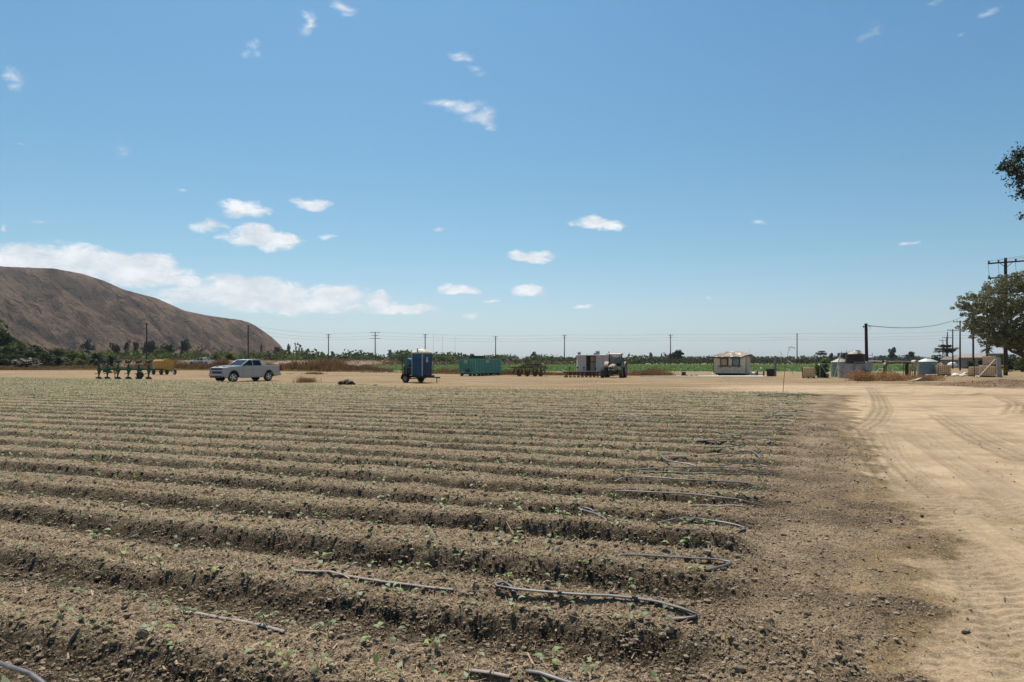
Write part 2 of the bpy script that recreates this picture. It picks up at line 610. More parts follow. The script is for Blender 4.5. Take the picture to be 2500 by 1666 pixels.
def ground_fn(x, y, fine=None):
    """height and zones: field, sand, litter with tree shadow, tread"""
    x = np.asarray(x, dtype=np.float64)
    y = np.asarray(y, dtype=np.float64)
    if fine is None:
        fine = np.ones_like(x)
    r = np.hypot(x, y)
    u, v = uv_of(x, y)
    # beds wander a little
    bow = -0.02 * v + 0.110 * np.clip(v + 2.5, 0, 6) ** 2 / 5
    uw = u - bow + 0.09 * vn(v * 0.22, u * 0.05 + 3, 5) + 0.10 * vn(v * 0.8, u * 0.8, 6) + 0.05 * vn(v * 2.6, u * 2.2, 11)
    vend = -0.15 + 0.10 * (u - 5) + 0.35 * vn(u * 0.9, 0 * u + 2.5, 7)
    vend = vend + 0.25 * vn(x * 2, y * 2, 8)
    yb = np.interp(x, FB_X, FB_Y) + 0.8 * vn(x * 0.5, y * 0.5, 9)
    along = sstep(0.45, -0.35, v - vend)
    infield = along * sstep(0.5, -0.5, y - yb)
    k = (uw - ROW0) / BED
    row = np.round(k)
    dd = np.abs(k - row) * BED                      # distance from the furrow's centre
    side = np.sign(k - row)
    rw = 0.5 + vn(row * 3.7, v * 0.15 + 1, 10)      # row to row differences 0..1
    wall = 0.05 + 0.05 * vn(v * 2.3, row * 7.1, 12) + 0.03 * vn(v * 7, row * 3.3, 13)
    deep = 0.070 + 0.050 * rw + 0.10 * np.exp(-((u - 6.46) / 0.6) ** 2) * sstep(-6.5, -3.5, v) + 0.035 * sstep(11, 5, u)
    prof = sstep(0.05 + wall, 0.30 + wall * 1.5, dd)
    ctr = np.abs(dd - 0.5 * BED)
    top = deep + 0.022 * np.exp(-((ctr - 0.20) / 0.13) ** 2) - 0.045 * np.exp(-(ctr / 0.055) ** 2) * (0.6 + 0.8 * vn(v * 1.1, row * 2.3, 14))
    rough = fbm(x * 4.5, y * 4.5, 5, 20, 0.56)
    rough2 = fbm(x * 17, y * 17, 4, 30, 0.6)
    near = fine
    flank = np.clip(1 - np.abs(prof - 0.45) / 0.55, 0, 1)
    hb = top * prof
    crumb = domes(x, y, 0.10, 0.22, 40, 0.12, 0.42) * 0.5 + domes(x, y, 0.045, 0.75, 50, 0.25, 0.5) * 0.55 + 0.012 * fbm(x * 45, y * 45, 2, 57)
    h_field = hb + near * (0.030 * fbm(x * 1.5, y * 1.5, 3, 26) + rough * (0.018 + 0.075 * flank) + rough2 * (0.012 + 0.016 * flank) + crumb * 0.75)
    # headland: loose, cloddy, flattening towards the road
    head_t = sstep(0.0, 1.0, (x - 1.0 - 0.47 * y + 0.9 + 0.7 * vn(x * 0.7, y * 0.7, 60) + 0.8 * fbm(x * 2.2, y * 2.2, 3, 62)) / 1.0)
    crumb2 = domes(x, y, 0.10, 0.35, 70, 0.15, 0.5) + domes(x + 5, y + 3, 0.05, 0.8, 75, 0.2, 0.5) + 0.012 * fbm(x * 45, y * 45, 2, 77)
    patch = sstep(-0.3, 0.15, fbm(x * 0.9, y * 0.9, 3, 80))
    h_head = 0.05 + near * (0.045 * fbm(x * 1.6, y * 1.6, 4, 85) + rough2 * 0.016 + crumb2 * (0.25 + 0.75 * patch) * 0.8)
    h_road = near * (0.018 * fbm(x * 0.8, y * 0.8, 3, 90) + 0.004 * fbm(x * 9, y * 9, 3, 95))
    tread = np.zeros_like(x)
    roadmask = head_t * (r < 62)
    for (Q, w, dpt, per, kk) in TRW:
        D, A = poly_dist(x, y, Q, w + 0.2)
        band = sstep(w, w * 0.72, np.abs(D))
        if not band.any():
            continue
        lug = np.sin(2 * np.pi * (A + np.abs(D) * 0.75 + 0.05 * vn(A * 3, D * 3, 101)) / per)
        ribs = np.sin(2 * np.pi * D / (w * 0.5))
        far = sstep(9, 14, r)
        fade = 0.55 + 0.6 * vn(A * 0.5, D * 0.8, 102)
        pat = lug * (1 - far) + ribs * far
        h_road = h_road + band * fade * (-dpt * 0.45 + dpt * 0.42 * pat) + dpt * 0.35 * sstep(0.12, 0.02, np.abs(np.abs(D) - w))
        tread = np.maximum(tread, 1.25 * band * kk * (0.45 + 0.55 * (pat < 0.1)) * np.clip(fade + 0.35, 0, 1))
    D, A = poly_dist(x, y, BERM, 0.5)
    h_road = h_road + 0.05 * np.exp(-(D / 0.11) ** 2) * (0.7 + vn(A * 2, D * 0 + 1, 103))
    D, A = poly_dist(x, y, BERM2, 1.0)
    h_road = h_road + 0.09 * np.exp(-(D / 0.3) ** 2)
    # soft ripples pushed up in the loose sand close by
    rip = np.sin(2 * np.pi * (0.85 * y - 0.35 * x + 0.45 * fbm(x * 1.6, y * 1.6, 3, 110)) / 0.25)
    ripm = sstep(9.5, 6.0, r) * sstep(0.15, 0.8, head_t)
    h_road = h_road + ripm * (0.0012 * rip * np.clip(0.3 + 1.6 * vn(x * 1.1, y * 1.1, 112), 0, 1) + 0.010 * fbm(x * 3.2 + 2 * y, y * 9 - 2.5 * x, 3, 114))
    # yard: nearly flat
    h_yard = near * (0.03 * fbm(x * 0.25, y * 0.5, 3, 120) + 0.006 * fbm(x * 3, y * 3, 2, 125))
    hr = h_head * (1 - head_t) + h_road * head_t
    beyond = sstep(-0.6, 0.6, y - yb)
    hr = hr * (1 - beyond) + (h_yard + h_road * head_t) * beyond
    h = h_field * infield + hr * (1 - infield)
    # far ground flat; a dug bank at the far edge on the east side
    h = h * sstep(110, 75, r)
    sand = head_t * (1 - infield)
    # rough ground under the big east trees, their cast shadow painted in
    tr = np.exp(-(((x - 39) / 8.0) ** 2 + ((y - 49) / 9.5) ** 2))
    sand_y = beyond * (0.55 + 0.25 * fbm(x * 0.15, y * 0.6, 3, 130) + 0.42 * sstep(6, 20, x) * sstep(62, 44, y))
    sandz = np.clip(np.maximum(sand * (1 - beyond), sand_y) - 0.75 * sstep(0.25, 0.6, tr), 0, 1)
    h = h + sstep(0.35, 0.75, tr) * (0.35 * sstep(0.45, 0.9, tr) + 0.10 * fbm(x * 1.2, y * 1.2, 4, 140)) * near
    litter_shade = np.clip(sstep(0.3, 0.7, tr + 0.25 * fbm(x * 0.8, y * 0.8, 3, 150)), 0, 1)
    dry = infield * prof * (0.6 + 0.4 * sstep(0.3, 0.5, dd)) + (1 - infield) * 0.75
    fieldz = infield
    return h, fieldz, sandz, litter_shade, tread * (1 - infield), dry, roadmask * (1 - infield) * (1 - sstep(0.4, 0.7, tr))


def hz(x, y):
    """height of the ground at single points"""
    a = np.atleast_1d(np.asarray(x, dtype=np.float64))
    b = np.atleast_1d(np.asarray(y, dtype=np.float64))
    return ground_fn(a, b)[0]


rings = [2.3]
while rings[-1] < 80:
    q = rings[-1]
    rings.append(q + q * (0.0029 if q < 11 else (0.0044 if q < 30 else 0.0058)))
nf = len(rings)
rings_far = [80.0]
while rings_far[-1] < 14000:
    rings_far.append(rings_far[-1] * 1.09)
rings = rings + rings_far[1:] if rings[-1] >= 80 else rings + rings_far
th_f = np.arange(-44.0, 44.001, 0.115)
th = np.concatenate([th_f, np.arange(44.0 + 3, 360 - 44 - 0.5, 4.0)])
th = np.radians(th)
rr = np.array([0.01, 0.8, 1.4, 1.9] + rings)
NR, NT = len(rr), len(th)
Rg, Tg = np.meshgrid(rr, th, indexing='ij')
gx = (Rg * np.sin(Tg)).ravel()
gy = (Rg * np.cos(Tg)).ravel()
fine = ((np.abs(((Tg + math.pi) % (2 * math.pi)) - math.pi) < R(44.5)) & (Rg > 2.0) & (Rg < 80)).astype(float).ravel()
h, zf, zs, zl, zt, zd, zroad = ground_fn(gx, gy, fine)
# where the mesh is too coarse for the beds, keep their mean height
h = np.where(fine > 0, h, np.where(zf > 0.5, 0.10, 0.02))
h = np.where(rr.repeat(NT) > 80, 0.0, h)
ii = np.arange(NR - 1)[:, None] * NT
jj = np.arange(NT)[None, :]
a_ = (ii + jj).ravel()
b_ = (ii + (jj + 1) % NT).ravel()
quads = np.stack([a_, a_ + NT, b_ + NT, b_], axis=1)
fz = (zf[quads].mean(1), zroad[quads].mean(1))
zone = np.where(fz[0] > 0.5, 1, np.where(fz[1] > 0.5, 2, 0))
V = np.stack([gx, gy, h], axis=1)


def ground_mat():
    m = bpy.data.materials.new('bare_earth')
    m.use_nodes = True
    t = m.node_tree
    b = t.nodes['Principled BSDF']
    b.inputs['Roughness'].default_value = 0.95
    b.inputs['Specular IOR Level'].default_value = 0.12
    g = N(t, 'ShaderNodeNewGeometry')
    P = g.outputs['Position']
    a1 = N(t, 'ShaderNodeAttribute', attribute_name='zone')
    s1 = N(t, 'ShaderNodeSeparateColor')
    t.links.new(a1.outputs['Color'], s1.inputs[0])
    field, sand, litter_shade = s1.outputs
    a2 = N(t, 'ShaderNodeAttribute', attribute_name='zone2')
    s2 = N(t, 'ShaderNodeSeparateColor')
    t.links.new(a2.outputs['Color'], s2.inputs[0])
    tread, dry, _x = s2.outputs
    n1 = NOISE(t, P, 1.1, 6, 0.6)
    n2 = NOISE(t, P, 22.0, 5, 0.65)
    n3 = NOISE(t, P, 120.0, 3, 0.6)
    st = NOISE(t, VM(t, 'MULTIPLY', P, (0.16, 0.50, 1.0)), 1.0, 9, 0.66, 0.6)
    # loose field soil: damp below with furrow shadow painted in, a pale dry crust on the tops
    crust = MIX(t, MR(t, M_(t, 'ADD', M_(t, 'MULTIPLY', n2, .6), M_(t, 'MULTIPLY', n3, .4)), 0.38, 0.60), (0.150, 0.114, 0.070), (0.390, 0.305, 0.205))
    moist_shade = MIX(t, MR(t, n2, 0.3, 0.7), (0.042, 0.032, 0.019), (0.120, 0.092, 0.058))
    soil = MIX(t, MR(t, M_(t, 'ADD', dry, M_(t, 'MULTIPLY', M_(t, 'SUBTRACT', n1, 0.5), 0.8)), 0.25, 0.85), moist_shade, crust)
    loam = MIX(t, MR(t, n1, 0.35, 0.68), (0.135, 0.102, 0.064), (0.325, 0.250, 0.165))
    yard = MIX(t, MR(t, st, 0.36, 0.66), (0.175, 0.122, 0.064), (0.345, 0.248, 0.140))
    yard = MIX(t, MR(t, n1, 0.3, 0.75), yard, (0.262, 0.184, 0.100))
    roadc = MIX(t, MR(t, M_(t, 'ADD', M_(t, 'MULTIPLY', st, 0.4), M_(t, 'MULTIPLY', n1, 0.6)), 0.36, 0.64), (0.315, 0.230, 0.140), (0.475, 0.360, 0.232))
    sandc = MIX(t, MR(t, sand, 0.62, 0.95), yard, roadc)
    sandc = MIX(t, MR(t, n2, 0.50, 0.68, 0, .45), sandc, MIX(t, 1.0, sandc, (0.70, 0.66, 0.60), 'MULTIPLY'))
    base = MIX(t, MR(t, sand, 0.1, 0.6), loam, sandc)
    dash = MR(t, NOISE(t, VM(t, 'MULTIPLY', P, (9.0, 26.0, 9.0)), 1.0, 4, 0.7), 0.52, 0.60)
    dash2 = MR(t, NOISE(t, VM(t, 'MULTIPLY', P, (5.0, 15.0, 5.0)), 1.0, 5, 0.7), 0.56, 0.63)
    base = MIX(t, M_(t, 'MULTIPLY', M_(t, 'MULTIPLY', dash2, sand), 0.38), base, (0.175, 0.128, 0.078))
    base = MIX(t, M_(t, 'MULTIPLY', tread, M_(t, 'ADD', 0.40, M_(t, 'MULTIPLY', dash, 0.50))), base, (0.130, 0.095, 0.056))
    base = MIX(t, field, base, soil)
    shade_brown = MIX(t, MR(t, n2, 0.4, 0.65), (0.075, 0.055, 0.035), (0.210, 0.130, 0.065))  # brown ground cover, darkened to carry the trees' shadow
    base = MIX(t, M_(t, 'MULTIPLY', litter_shade, 0.85), base, shade_brown)
    big_ = NOISE(t, VM(t, 'MULTIPLY', P, (0.045, 0.16, 1.0)), 1.0, 5, 0.6)
    base = MIX(t, M_(t, 'MULTIPLY', MR(t, big_, 0.46, 0.62), 0.5), base, MIX(t, 1.0, base, (0.66, 0.62, 0.56), 'MULTIPLY'))
    grit = MR(t, NOISE(t, P, 48.0, 4, 0.72), 0.40, 0.60)
    gm = M_(t, 'SUBTRACT', 1.0, M_(t, 'MULTIPLY', sand, 0.75))
    base = MIX(t, gm, base, MIX(t, 1.0, base, MIX(t, grit, (0.50, 0.48, 0.45), (1.42, 1.38, 1.30)), 'MULTIPLY'))
    # small specks: straw, pebbles
    sp_ = MR(t, NOISE(t, P, 75.0, 2, 0.5), 0.60, 0.66)
    base = MIX(t, M_(t, 'MULTIPLY', sp_, 0.6), base, (0.50, 0.41, 0.32))
    sp2 = MR(t, NOISE(t, VM(t, 'ADD', P, (7, 3, 1)), 34.0, 2, 0.5), 0.69, 0.74)
    base = MIX(t, M_(t, 'MULTIPLY', sp2, 0.4), base, (0.07, 0.05, 0.035))
    t.links.new(base, b.inputs['Base Color'])
    bp = N(t, 'ShaderNodeBump')
    bp.inputs['Strength'].default_value = 1.0
    bp.inputs['Distance'].default_value = 0.042
    hh = M_(t, 'ADD', M_(t, 'MULTIPLY', n2, 0.9), M_(t, 'MULTIPLY', n3, 0.45))
    amt = M_(t, 'SUBTRACT', 1.0, M_(t, 'MULTIPLY', sand, 0.62))
    t.links.new(M_(t, 'MULTIPLY', hh, amt), bp.inputs['Height'])
    t.links.new(bp.outputs[0], b.inputs['Normal'])
    return m


GM = ground_mat()
for zi, nm in ((0, 'ground'), (1, 'field_soil'), (2, 'dirt_road')):
    q = quads[zone == zi]
    if zi == 0:
        # close the middle of the sheet under the camera
        pass
    used = np.unique(q)
    remap = np.zeros(len(V), dtype=np.int64)
    remap[used] = np.arange(len(used))
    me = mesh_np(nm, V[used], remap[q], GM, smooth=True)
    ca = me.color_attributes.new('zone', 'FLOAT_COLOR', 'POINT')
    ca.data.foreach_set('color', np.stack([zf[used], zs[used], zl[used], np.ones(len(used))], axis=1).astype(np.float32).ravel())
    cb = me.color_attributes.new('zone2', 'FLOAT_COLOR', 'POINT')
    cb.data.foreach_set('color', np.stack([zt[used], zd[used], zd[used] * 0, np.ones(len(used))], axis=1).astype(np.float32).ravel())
    tag(link(nm, me), kind='structure')
del Rg, Tg, gx, gy, fine, V, quads

# ------------------------------------------------------------------ clods (loose lumps nobody could count)
def ico(sub=1):
    import bmesh
    bm = bmesh.new()
    bmesh.ops.create_icosphere(bm, subdivisions=sub, radius=1.0)
    v = np.array([p.co[:] for p in bm.verts])
    f = np.array([[q.index for q in p.verts] for p in bm.faces])
    bm.free()
    return v, f


IV, IF = ico(1)
IV2, IF2 = ico(2)
OV = np.array([[1, 0, 0], [0, 1, 0], [-1, 0, 0], [0, -1, 0], [0, 0, 1], [0, 0, -1]], float)
OF = np.array([[0, 1, 4], [1, 2, 4], [2, 3, 4], [3, 0, 4]])


def lumps(pos, size, seed, IVx=IV, IFx=IF, sink=0.25):
    r_ = np.random.default_rng(seed)
    n = len(pos)
    k = len(IVx)
    jit = 1 + r_.uniform(-0.28, 0.28, (n, k, 1))
    sc = size[:, None, None] * np.stack([r_.uniform(0.7, 1.3, n), r_.uniform(0.7, 1.2, n), r_.uniform(0.5, 0.95, n)], axis=1)[:, None, :]
    a = r_.uniform(0, 6.28, n)
    v = IVx[None] * jit * sc
    ca, sa = np.cos(a)[:, None], np.sin(a)[:, None]
    vx = v[..., 0] * ca - v[..., 1] * sa
    vy = v[..., 0] * sa + v[..., 1] * ca
    v = np.stack([vx + pos[:, None, 0], vy + pos[:, None, 1], v[..., 2] + pos[:, None, 2] + (size * (0.5 - sink))[:, None]], axis=2)
    f = IFx[None] + (np.arange(n) * k)[:, None, None]
    return v.reshape(-1, 3), f.reshape(-1, 3)


def scatter_fan(n, r0, r1, th0, th1, power, seed):
    r_ = np.random.default_rng(seed)
    q = r_.random(n) ** power
    rad = r0 * (r1 / r0) ** q
    t = r_.uniform(R(th0), R(th1), n)
    return rad * np.sin(t), rad * np.cos(t)


def soil_lump_mat():
    m = bpy.data.materials.new('soil_lump')
    m.use_nodes = True
    t = m.node_tree
    b = t.nodes['Principled BSDF']
    b.inputs['Roughness'].default_value = 0.95
    b.inputs['Specular IOR Level'].default_value = 0.1
    g = N(t, 'ShaderNodeNewGeometry')
    c = MIX(t, g.outputs['Random Per Island'], (0.20, 0.152, 0.095), (0.42, 0.325, 0.22))
    n = NOISE(t, g.outputs['Position'], 90.0, 4, 0.6)
    c = MIX(t, MR(t, n, 0.35, 0.65, 0.0, 0.35), c, (0.08, 0.06, 0.04))
    t.links.new(c, b.inputs['Base Color'])
    bp = N(t, 'ShaderNodeBump')
    bp.inputs['Distance'].default_value = 0.006
    t.links.new(n, bp.inputs['Height'])
    t.links.new(bp.outputs[0], b.inputs['Normal'])
    return m


LM = soil_lump_mat()
cx, cy = scatter_fan(120000, 3.6, 22, -41, 41, 1.0, 21)
hh, f_, s_, l_, t_, d_, rd_ = ground_fn(cx, cy)
pr = f_ * (0.35 + 0.5 * (1 - d_)) + (1 - f_) * (1 - s_) ** 2 * (0.30 + 0.9 * sstep(-0.1, 0.25, fbm(cx * 0.9, cy * 0.9, 3, 80))) + 0.012 * s_
keep = np.random.default_rng(5).random(len(cx)) < pr
cx, cy, hh = cx[keep], cy[keep], hh[keep]
sz = np.random.default_rng(6).gamma(0.9, 0.0036, len(cx)) + 0.0030 + 0.00050 * np.hypot(cx, cy)
sz = np.minimum(sz, 0.032)
big = sz > 0.0105 + 0.0004 * np.hypot(cx, cy)
v, f = lumps(np.stack([cx, cy, hh], 1)[big], sz[big], 3)
v2, f2 = lumps(np.stack([cx, cy, hh], 1)[~big], sz[~big] * 1.15, 4, OV, OF)
v, f = np.concatenate([v, v2]), np.concatenate([f, f2 + len(v)])
tag(link('soil_clods', mesh_np('soil_clods', v, f, LM, smooth=False)), 'loose crumbling clods of earth strewn over beds and headland', 'clods', kind='stuff')

# single stones large enough to point at
STONES = [(1972, 1508, 0.045, 'fist sized round stone lying alone on the loose headland soil'), (1880, 1545, 0.05, 'pale flat clod on the headland below the round stone'),
          (1538, 1545, 0.06, 'large brown clod beside the folded end of the closest drip tape'), (1593, 1500, 0.045, 'knobbly clod right under the bend of a drip tape'.replace('right ', '')),
          (345, 1612, 0.07, 'big square clod standing on a bed top among seedlings'), (2251, 1262, 0.03, 'small black lump lying on the pale dirt road'),
          (1912, 1320, 0.05, 'grey clod on the headland beside the planted beds'), (1400, 1560, 0.05, 'rounded clod in the trodden soil at a bed end'),
          (2150, 1478, 0.04, 'lone clod where headland soil meets the dirt road'), (1800, 1660, 0.055, 'dark clod at the near end of the headland')]
stone_m = mat('stone_earth', (0.20, 0.155, 0.11), 0.95, var=0.3, vscale=14, bump=0.01, bscale=25, spec=0.1)
black_m = mat('black_lump', (0.02, 0.018, 0.016), 0.9)
for i, (px, py, s, lab) in enumerate(STONES):
    x, y = gpt(px, py + 4)
    v, f = lumps(np.array([[0, 0, 0.0]]), np.array([s * .62]), 300 + i, IV2, IF2, 0.15)
    o = link('clod' if i else 'stone', mesh_np('clod', v, f, black_m if 'black' in lab else stone_m, smooth=True))
    o.location = (x, y, float(hz(x, y)[0]))
    tag(o, lab, 'stone' if i == 0 else 'clod')
# ------------------------------------------------------------------ seedlings
def gh(px, py):
    """point on the real ground surface seen at a photo pixel"""
    h_ = 0.1
    for _ in range(5):
        Y = (CAM_H - h_) * F / (py - HOR)
        X = (px - 1250.0) / F * Y
        h_ = float(hz(X, Y)[0])
    return X, Y, h_


def seed_leaf_mat():
    m = bpy.data.materials.new('seedling_leaf')
    m.use_nodes = True
    t = m.node_tree
    b = t.nodes['Principled BSDF']
    b.inputs['Roughness'].default_value = 0.6
    g = N(t, 'ShaderNodeNewGeometry')
    oi = N(t, 'ShaderNodeObjectInfo')
    r = M_(t, 'FRACT', M_(t, 'ADD', g.outputs['Random Per Island'], M_(t, 'MULTIPLY', oi.outputs['Random'], 3.7)))
    cr = N(t, 'ShaderNodeValToRGB')
    t.links.new(r, cr.inputs[0])
    e = cr.color_ramp.elements
    e[0].position, e[0].color = 0.0, (0.09, 0.14, 0.045, 1)
    e[1].position, e[1].color = 1.0, (0.22, 0.28, 0.12, 1)
    for p, c in ((0.3, (0.15, 0.21, 0.09, 1)), (0.45, (0.17, 0.27, 0.06, 1)), (0.62, (0.27, 0.34, 0.08, 1)), (0.7, (0.21, 0.27, 0.15, 1)), (0.9, (0.27, 0.31, 0.16, 1))):
        q = e.new(p)
        q.color = c
    t.links.new(cr.outputs[0], b.inputs['Base Color'])
    tr = N(t, 'ShaderNodeBsdfTranslucent')
    t.links.new(cr.outputs[0], tr.inputs[0])
    mx = N(t, 'ShaderNodeMixShader')
    mx.inputs[0].default_value = 0.35
    t.links.new(b.outputs[0], mx.inputs[1])
    t.links.new(tr.outputs[0], mx.inputs[2])
    t.links.new(mx.outputs[0], t.nodes['Material Output'].inputs[0])
    return m


SLM = seed_leaf_mat()
stem_m = mat('seedling_stem', (0.20, 0.24, 0.12), 0.6)


def leaf_geo(az_, lift, L, w, stem, cup=0.25):
    """one oval leaf on its stalk, as vertices and quads"""
    ca, sa = math.cos(az_), math.sin(az_)
    vs, fs = [], []
    st = [(0, .12), (.3, .8), (.65, 1.0), (.92, .5)]
    base = Vector((ca * stem * math.cos(lift), sa * stem * math.cos(lift), stem * math.sin(lift)))
    for (s, ww) in st:
        bend = lift - 0.9 * s
        c = base + Vector((ca, sa, 0)) * (L * s * math.cos(bend)) + Vector((0, 0, 1)) * (L * s * math.sin(max(bend, -0.3)))
        n_ = Vector((-sa, ca, 0))
        vs += [c - n_ * (w * ww / 2) + Vector((0, 0, cup * w * ww / 2)), c, c + n_ * (w * ww / 2) + Vector((0, 0, cup * w * ww / 2))]
    for i in range(3):
        a = i * 3
        fs += [(a, a + 1, a + 4, a + 3), (a + 1, a + 2, a + 5, a + 4)]
    # stalk
    k = len(vs)
    r_ = 0.0016
    for p in (Vector((0, 0, -0.01)), base):
        vs += [p + Vector((r_, 0, 0)), p + Vector((-r_ * .5, r_, 0)), p + Vector((-r_ * .5, -r_, 0))]
    fs += [(k, k + 1, k + 4, k + 3), (k + 1, k + 2, k + 5, k + 4), (k + 2, k, k + 3, k + 5)]
    return vs, fs


SEED_DESC = ['two-leaved bluish', 'three-leaved grey-green', 'four-leaved green', 'upright two-leaved', 'sprawling four-leaved', 'tall thin-stalked', 'low flat-leaved', 'young five-leaved']
seed_meshes = []
for k in range(8):
    r_ = random.Random(50 + k)
    nl = [2, 3, 4, 2, 4, 3, 3, 5][k]
    mb = MB()
    a0 = r_.uniform(0, 6)
    for i in range(nl):
        tall = {3: 1.35, 5: 1.7, 6: 0.4}.get(k, 0.9)
        vs, fs = leaf_geo(a0 + i * 6.28 / nl + r_.uniform(-.4, .4), r_.uniform(0.55, 1.35) * min(1, tall + .2), r_.uniform(.034, .058), r_.uniform(.020, .030), r_.uniform(.025, .055) * tall)
        mb.add(vs, fs)
    me = mb.mesh('seedling', SLM, smooth=True, angle=60)
    me.materials.append(stem_m)
    seed_meshes.append(me)

rs = np.random.default_rng(77)
pts = []
for b in range(-2, 52):
    uc = ROW0 - 2 * BED + BED * (b + 0.5)
    for off in (-0.21, 0.20):
        vmax = -0.15 + 0.10 * (uc - 5) - 0.15
        vv = np.arange(-80, vmax, 0.235)
        vv = vv + rs.normal(0, 0.05, len(vv))
        uu = uc + off + rs.normal(0, 0.035, len(vv))
        uu = uu - 0.02 * vv + 0.110 * np.clip(vv + 2.5, 0, 6) ** 2 / 5
        x_, y_ = xy_of(uu, vv)
        ok = (y_ > 3.0) & (np.abs(np.arctan2(x_, y_)) < R(42)) & (rs.random(len(vv)) < 0.86)
        yb_ = np.interp(x_, FB_X, FB_Y)
        ok &= y_ < yb_ - 0.6
        pts.append(np.stack([x_[ok], y_[ok], np.full(ok.sum(), b)], 1))
pts = np.concatenate(pts)
d_ = np.hypot(pts[:, 0], pts[:, 1])
order = np.argsort(d_)
pts = pts[order]
d_ = d_[order]
inview = (np.abs(pts[:, 0] / pts[:, 1]) < 0.765) & (pts[:, 1] > 3.75)
idx_near = np.nonzero(inview)[0][:290]
near_set = np.zeros(len(pts), bool)
near_set[idx_near] = True
heights = hz(pts[:, 0], pts[:, 1])
ORD = ['first', 'second', 'third', 'fourth', 'fifth', 'sixth', 'seventh', 'eighth', 'ninth', 'tenth']
for j, i in enumerate(idx_near):
    x_, y_, b = pts[i]
    k = int(rs.integers(0, 8))
    o = link('seedling', seed_meshes[k])
    s = float(rs.uniform(0.85, 1.6))
    o.location = (x_, y_, float(heights[i]) + 0.002)
    o.rotation_euler = (rs.uniform(-.15, .15), rs.uniform(-.15, .15), rs.uniform(0, 6.28))
    o.scale = (s, s, s)
    v_ = uv_of(x_, y_)[1]
    pace = int(max(0, -v_) / 0.55)
    where = 'at its headland end' if pace == 0 else f'{ORD[min(pace, 10) - 1]} step in from the headland'
    tag(o, f'{SEED_DESC[k]} seedling, {ORD[max(0, int(b) + 1)]} bed from the camera, {where}', 'seedling', 'seedlings planted along the beds')

# the thousands farther off: one mass of small leaves
far = pts[~near_set]
fh = heights[~near_set]
fd = d_[~near_set]
nl = 5
n = len(far)
base = np.repeat(np.stack([far[:, 0], far[:, 1], fh], 1), nl, axis=0)
a = rs.uniform(0, 6.28, n * nl)
L = rs.uniform(.035, .065, n * nl) * np.repeat(1 + 0.010 * fd, nl)
wd = L * 0.55
el = rs.uniform(0.1, 1.0, n * nl)
r0 = rs.uniform(0.0, 0.03, n * nl)
zc = rs.uniform(0.01, 0.075, n * nl)
dirv = np.stack([np.cos(a) * np.cos(el), np.sin(a) * np.cos(el), np.sin(el)], 1)
sidev = np.stack([-np.sin(a), np.cos(a), 0 * a], 1)
c0 = base + np.stack([np.cos(a) * r0, np.sin(a) * r0, zc], 1)
v = np.stack([c0, c0 + dirv * (L * .5)[:, None] - sidev * (wd / 2)[:, None], c0 + dirv * L[:, None], c0 + dirv * (L * .5)[:, None] + sidev * (wd / 2)[:, None]], 1).reshape(-1, 3)
tag(link('seedlings', mesh_np('seedlings', v, np.arange(n * nl * 4).reshape(-1, 4), SLM)), 'thousands of small seedlings in lines over the far beds', 'seedlings', kind='stuff')

# straw, dead leaves and roots lying on the beds
sx, sy = scatter_fan(42000, 3.6, 48, -41, 36, 0.9, 91)
H = ground_fn(sx, sy)
kp = rs.random(len(sx)) < (H[1] * (0.25 + 0.75 * H[5]) + 0.06)
sx, sy, sh = sx[kp], sy[kp], H[0][kp]
n = len(sx)
a = rs.uniform(0, 6.28, n)
L = rs.gamma(2.2, 0.013, n) + 0.008 + 0.0012 * np.hypot(sx, sy)
wd = np.where(rs.random(n) < .3, rs.uniform(.006, .014, n), .0022 + 0.0003 * np.hypot(sx, sy))
el = rs.uniform(-.2, .8, n)
c0 = np.stack([sx, sy, sh + 0.006], 1)
dirv = np.stack([np.cos(a) * np.cos(el), np.sin(a) * np.cos(el), np.sin(el)], 1)
sidev = np.stack([-np.sin(a), np.cos(a), 0 * a], 1)
v = np.stack([c0 - sidev * (wd / 2)[:, None], c0 + sidev * (wd / 2)[:, None], c0 + dirv * L[:, None] + sidev * (wd / 3)[:, None], c0 + dirv * L[:, None] - sidev * (wd / 3)[:, None]], 1).reshape(-1, 3)
tag(link('straw', mesh_np('straw', v, np.arange(n * 4).reshape(-1, 4), leafmat('dry_straw', (0.38, 0.26, 0.15), var=.5, trans=.15))), 'dry straw and dead leaf bits lying over the beds', 'straw', kind='stuff')

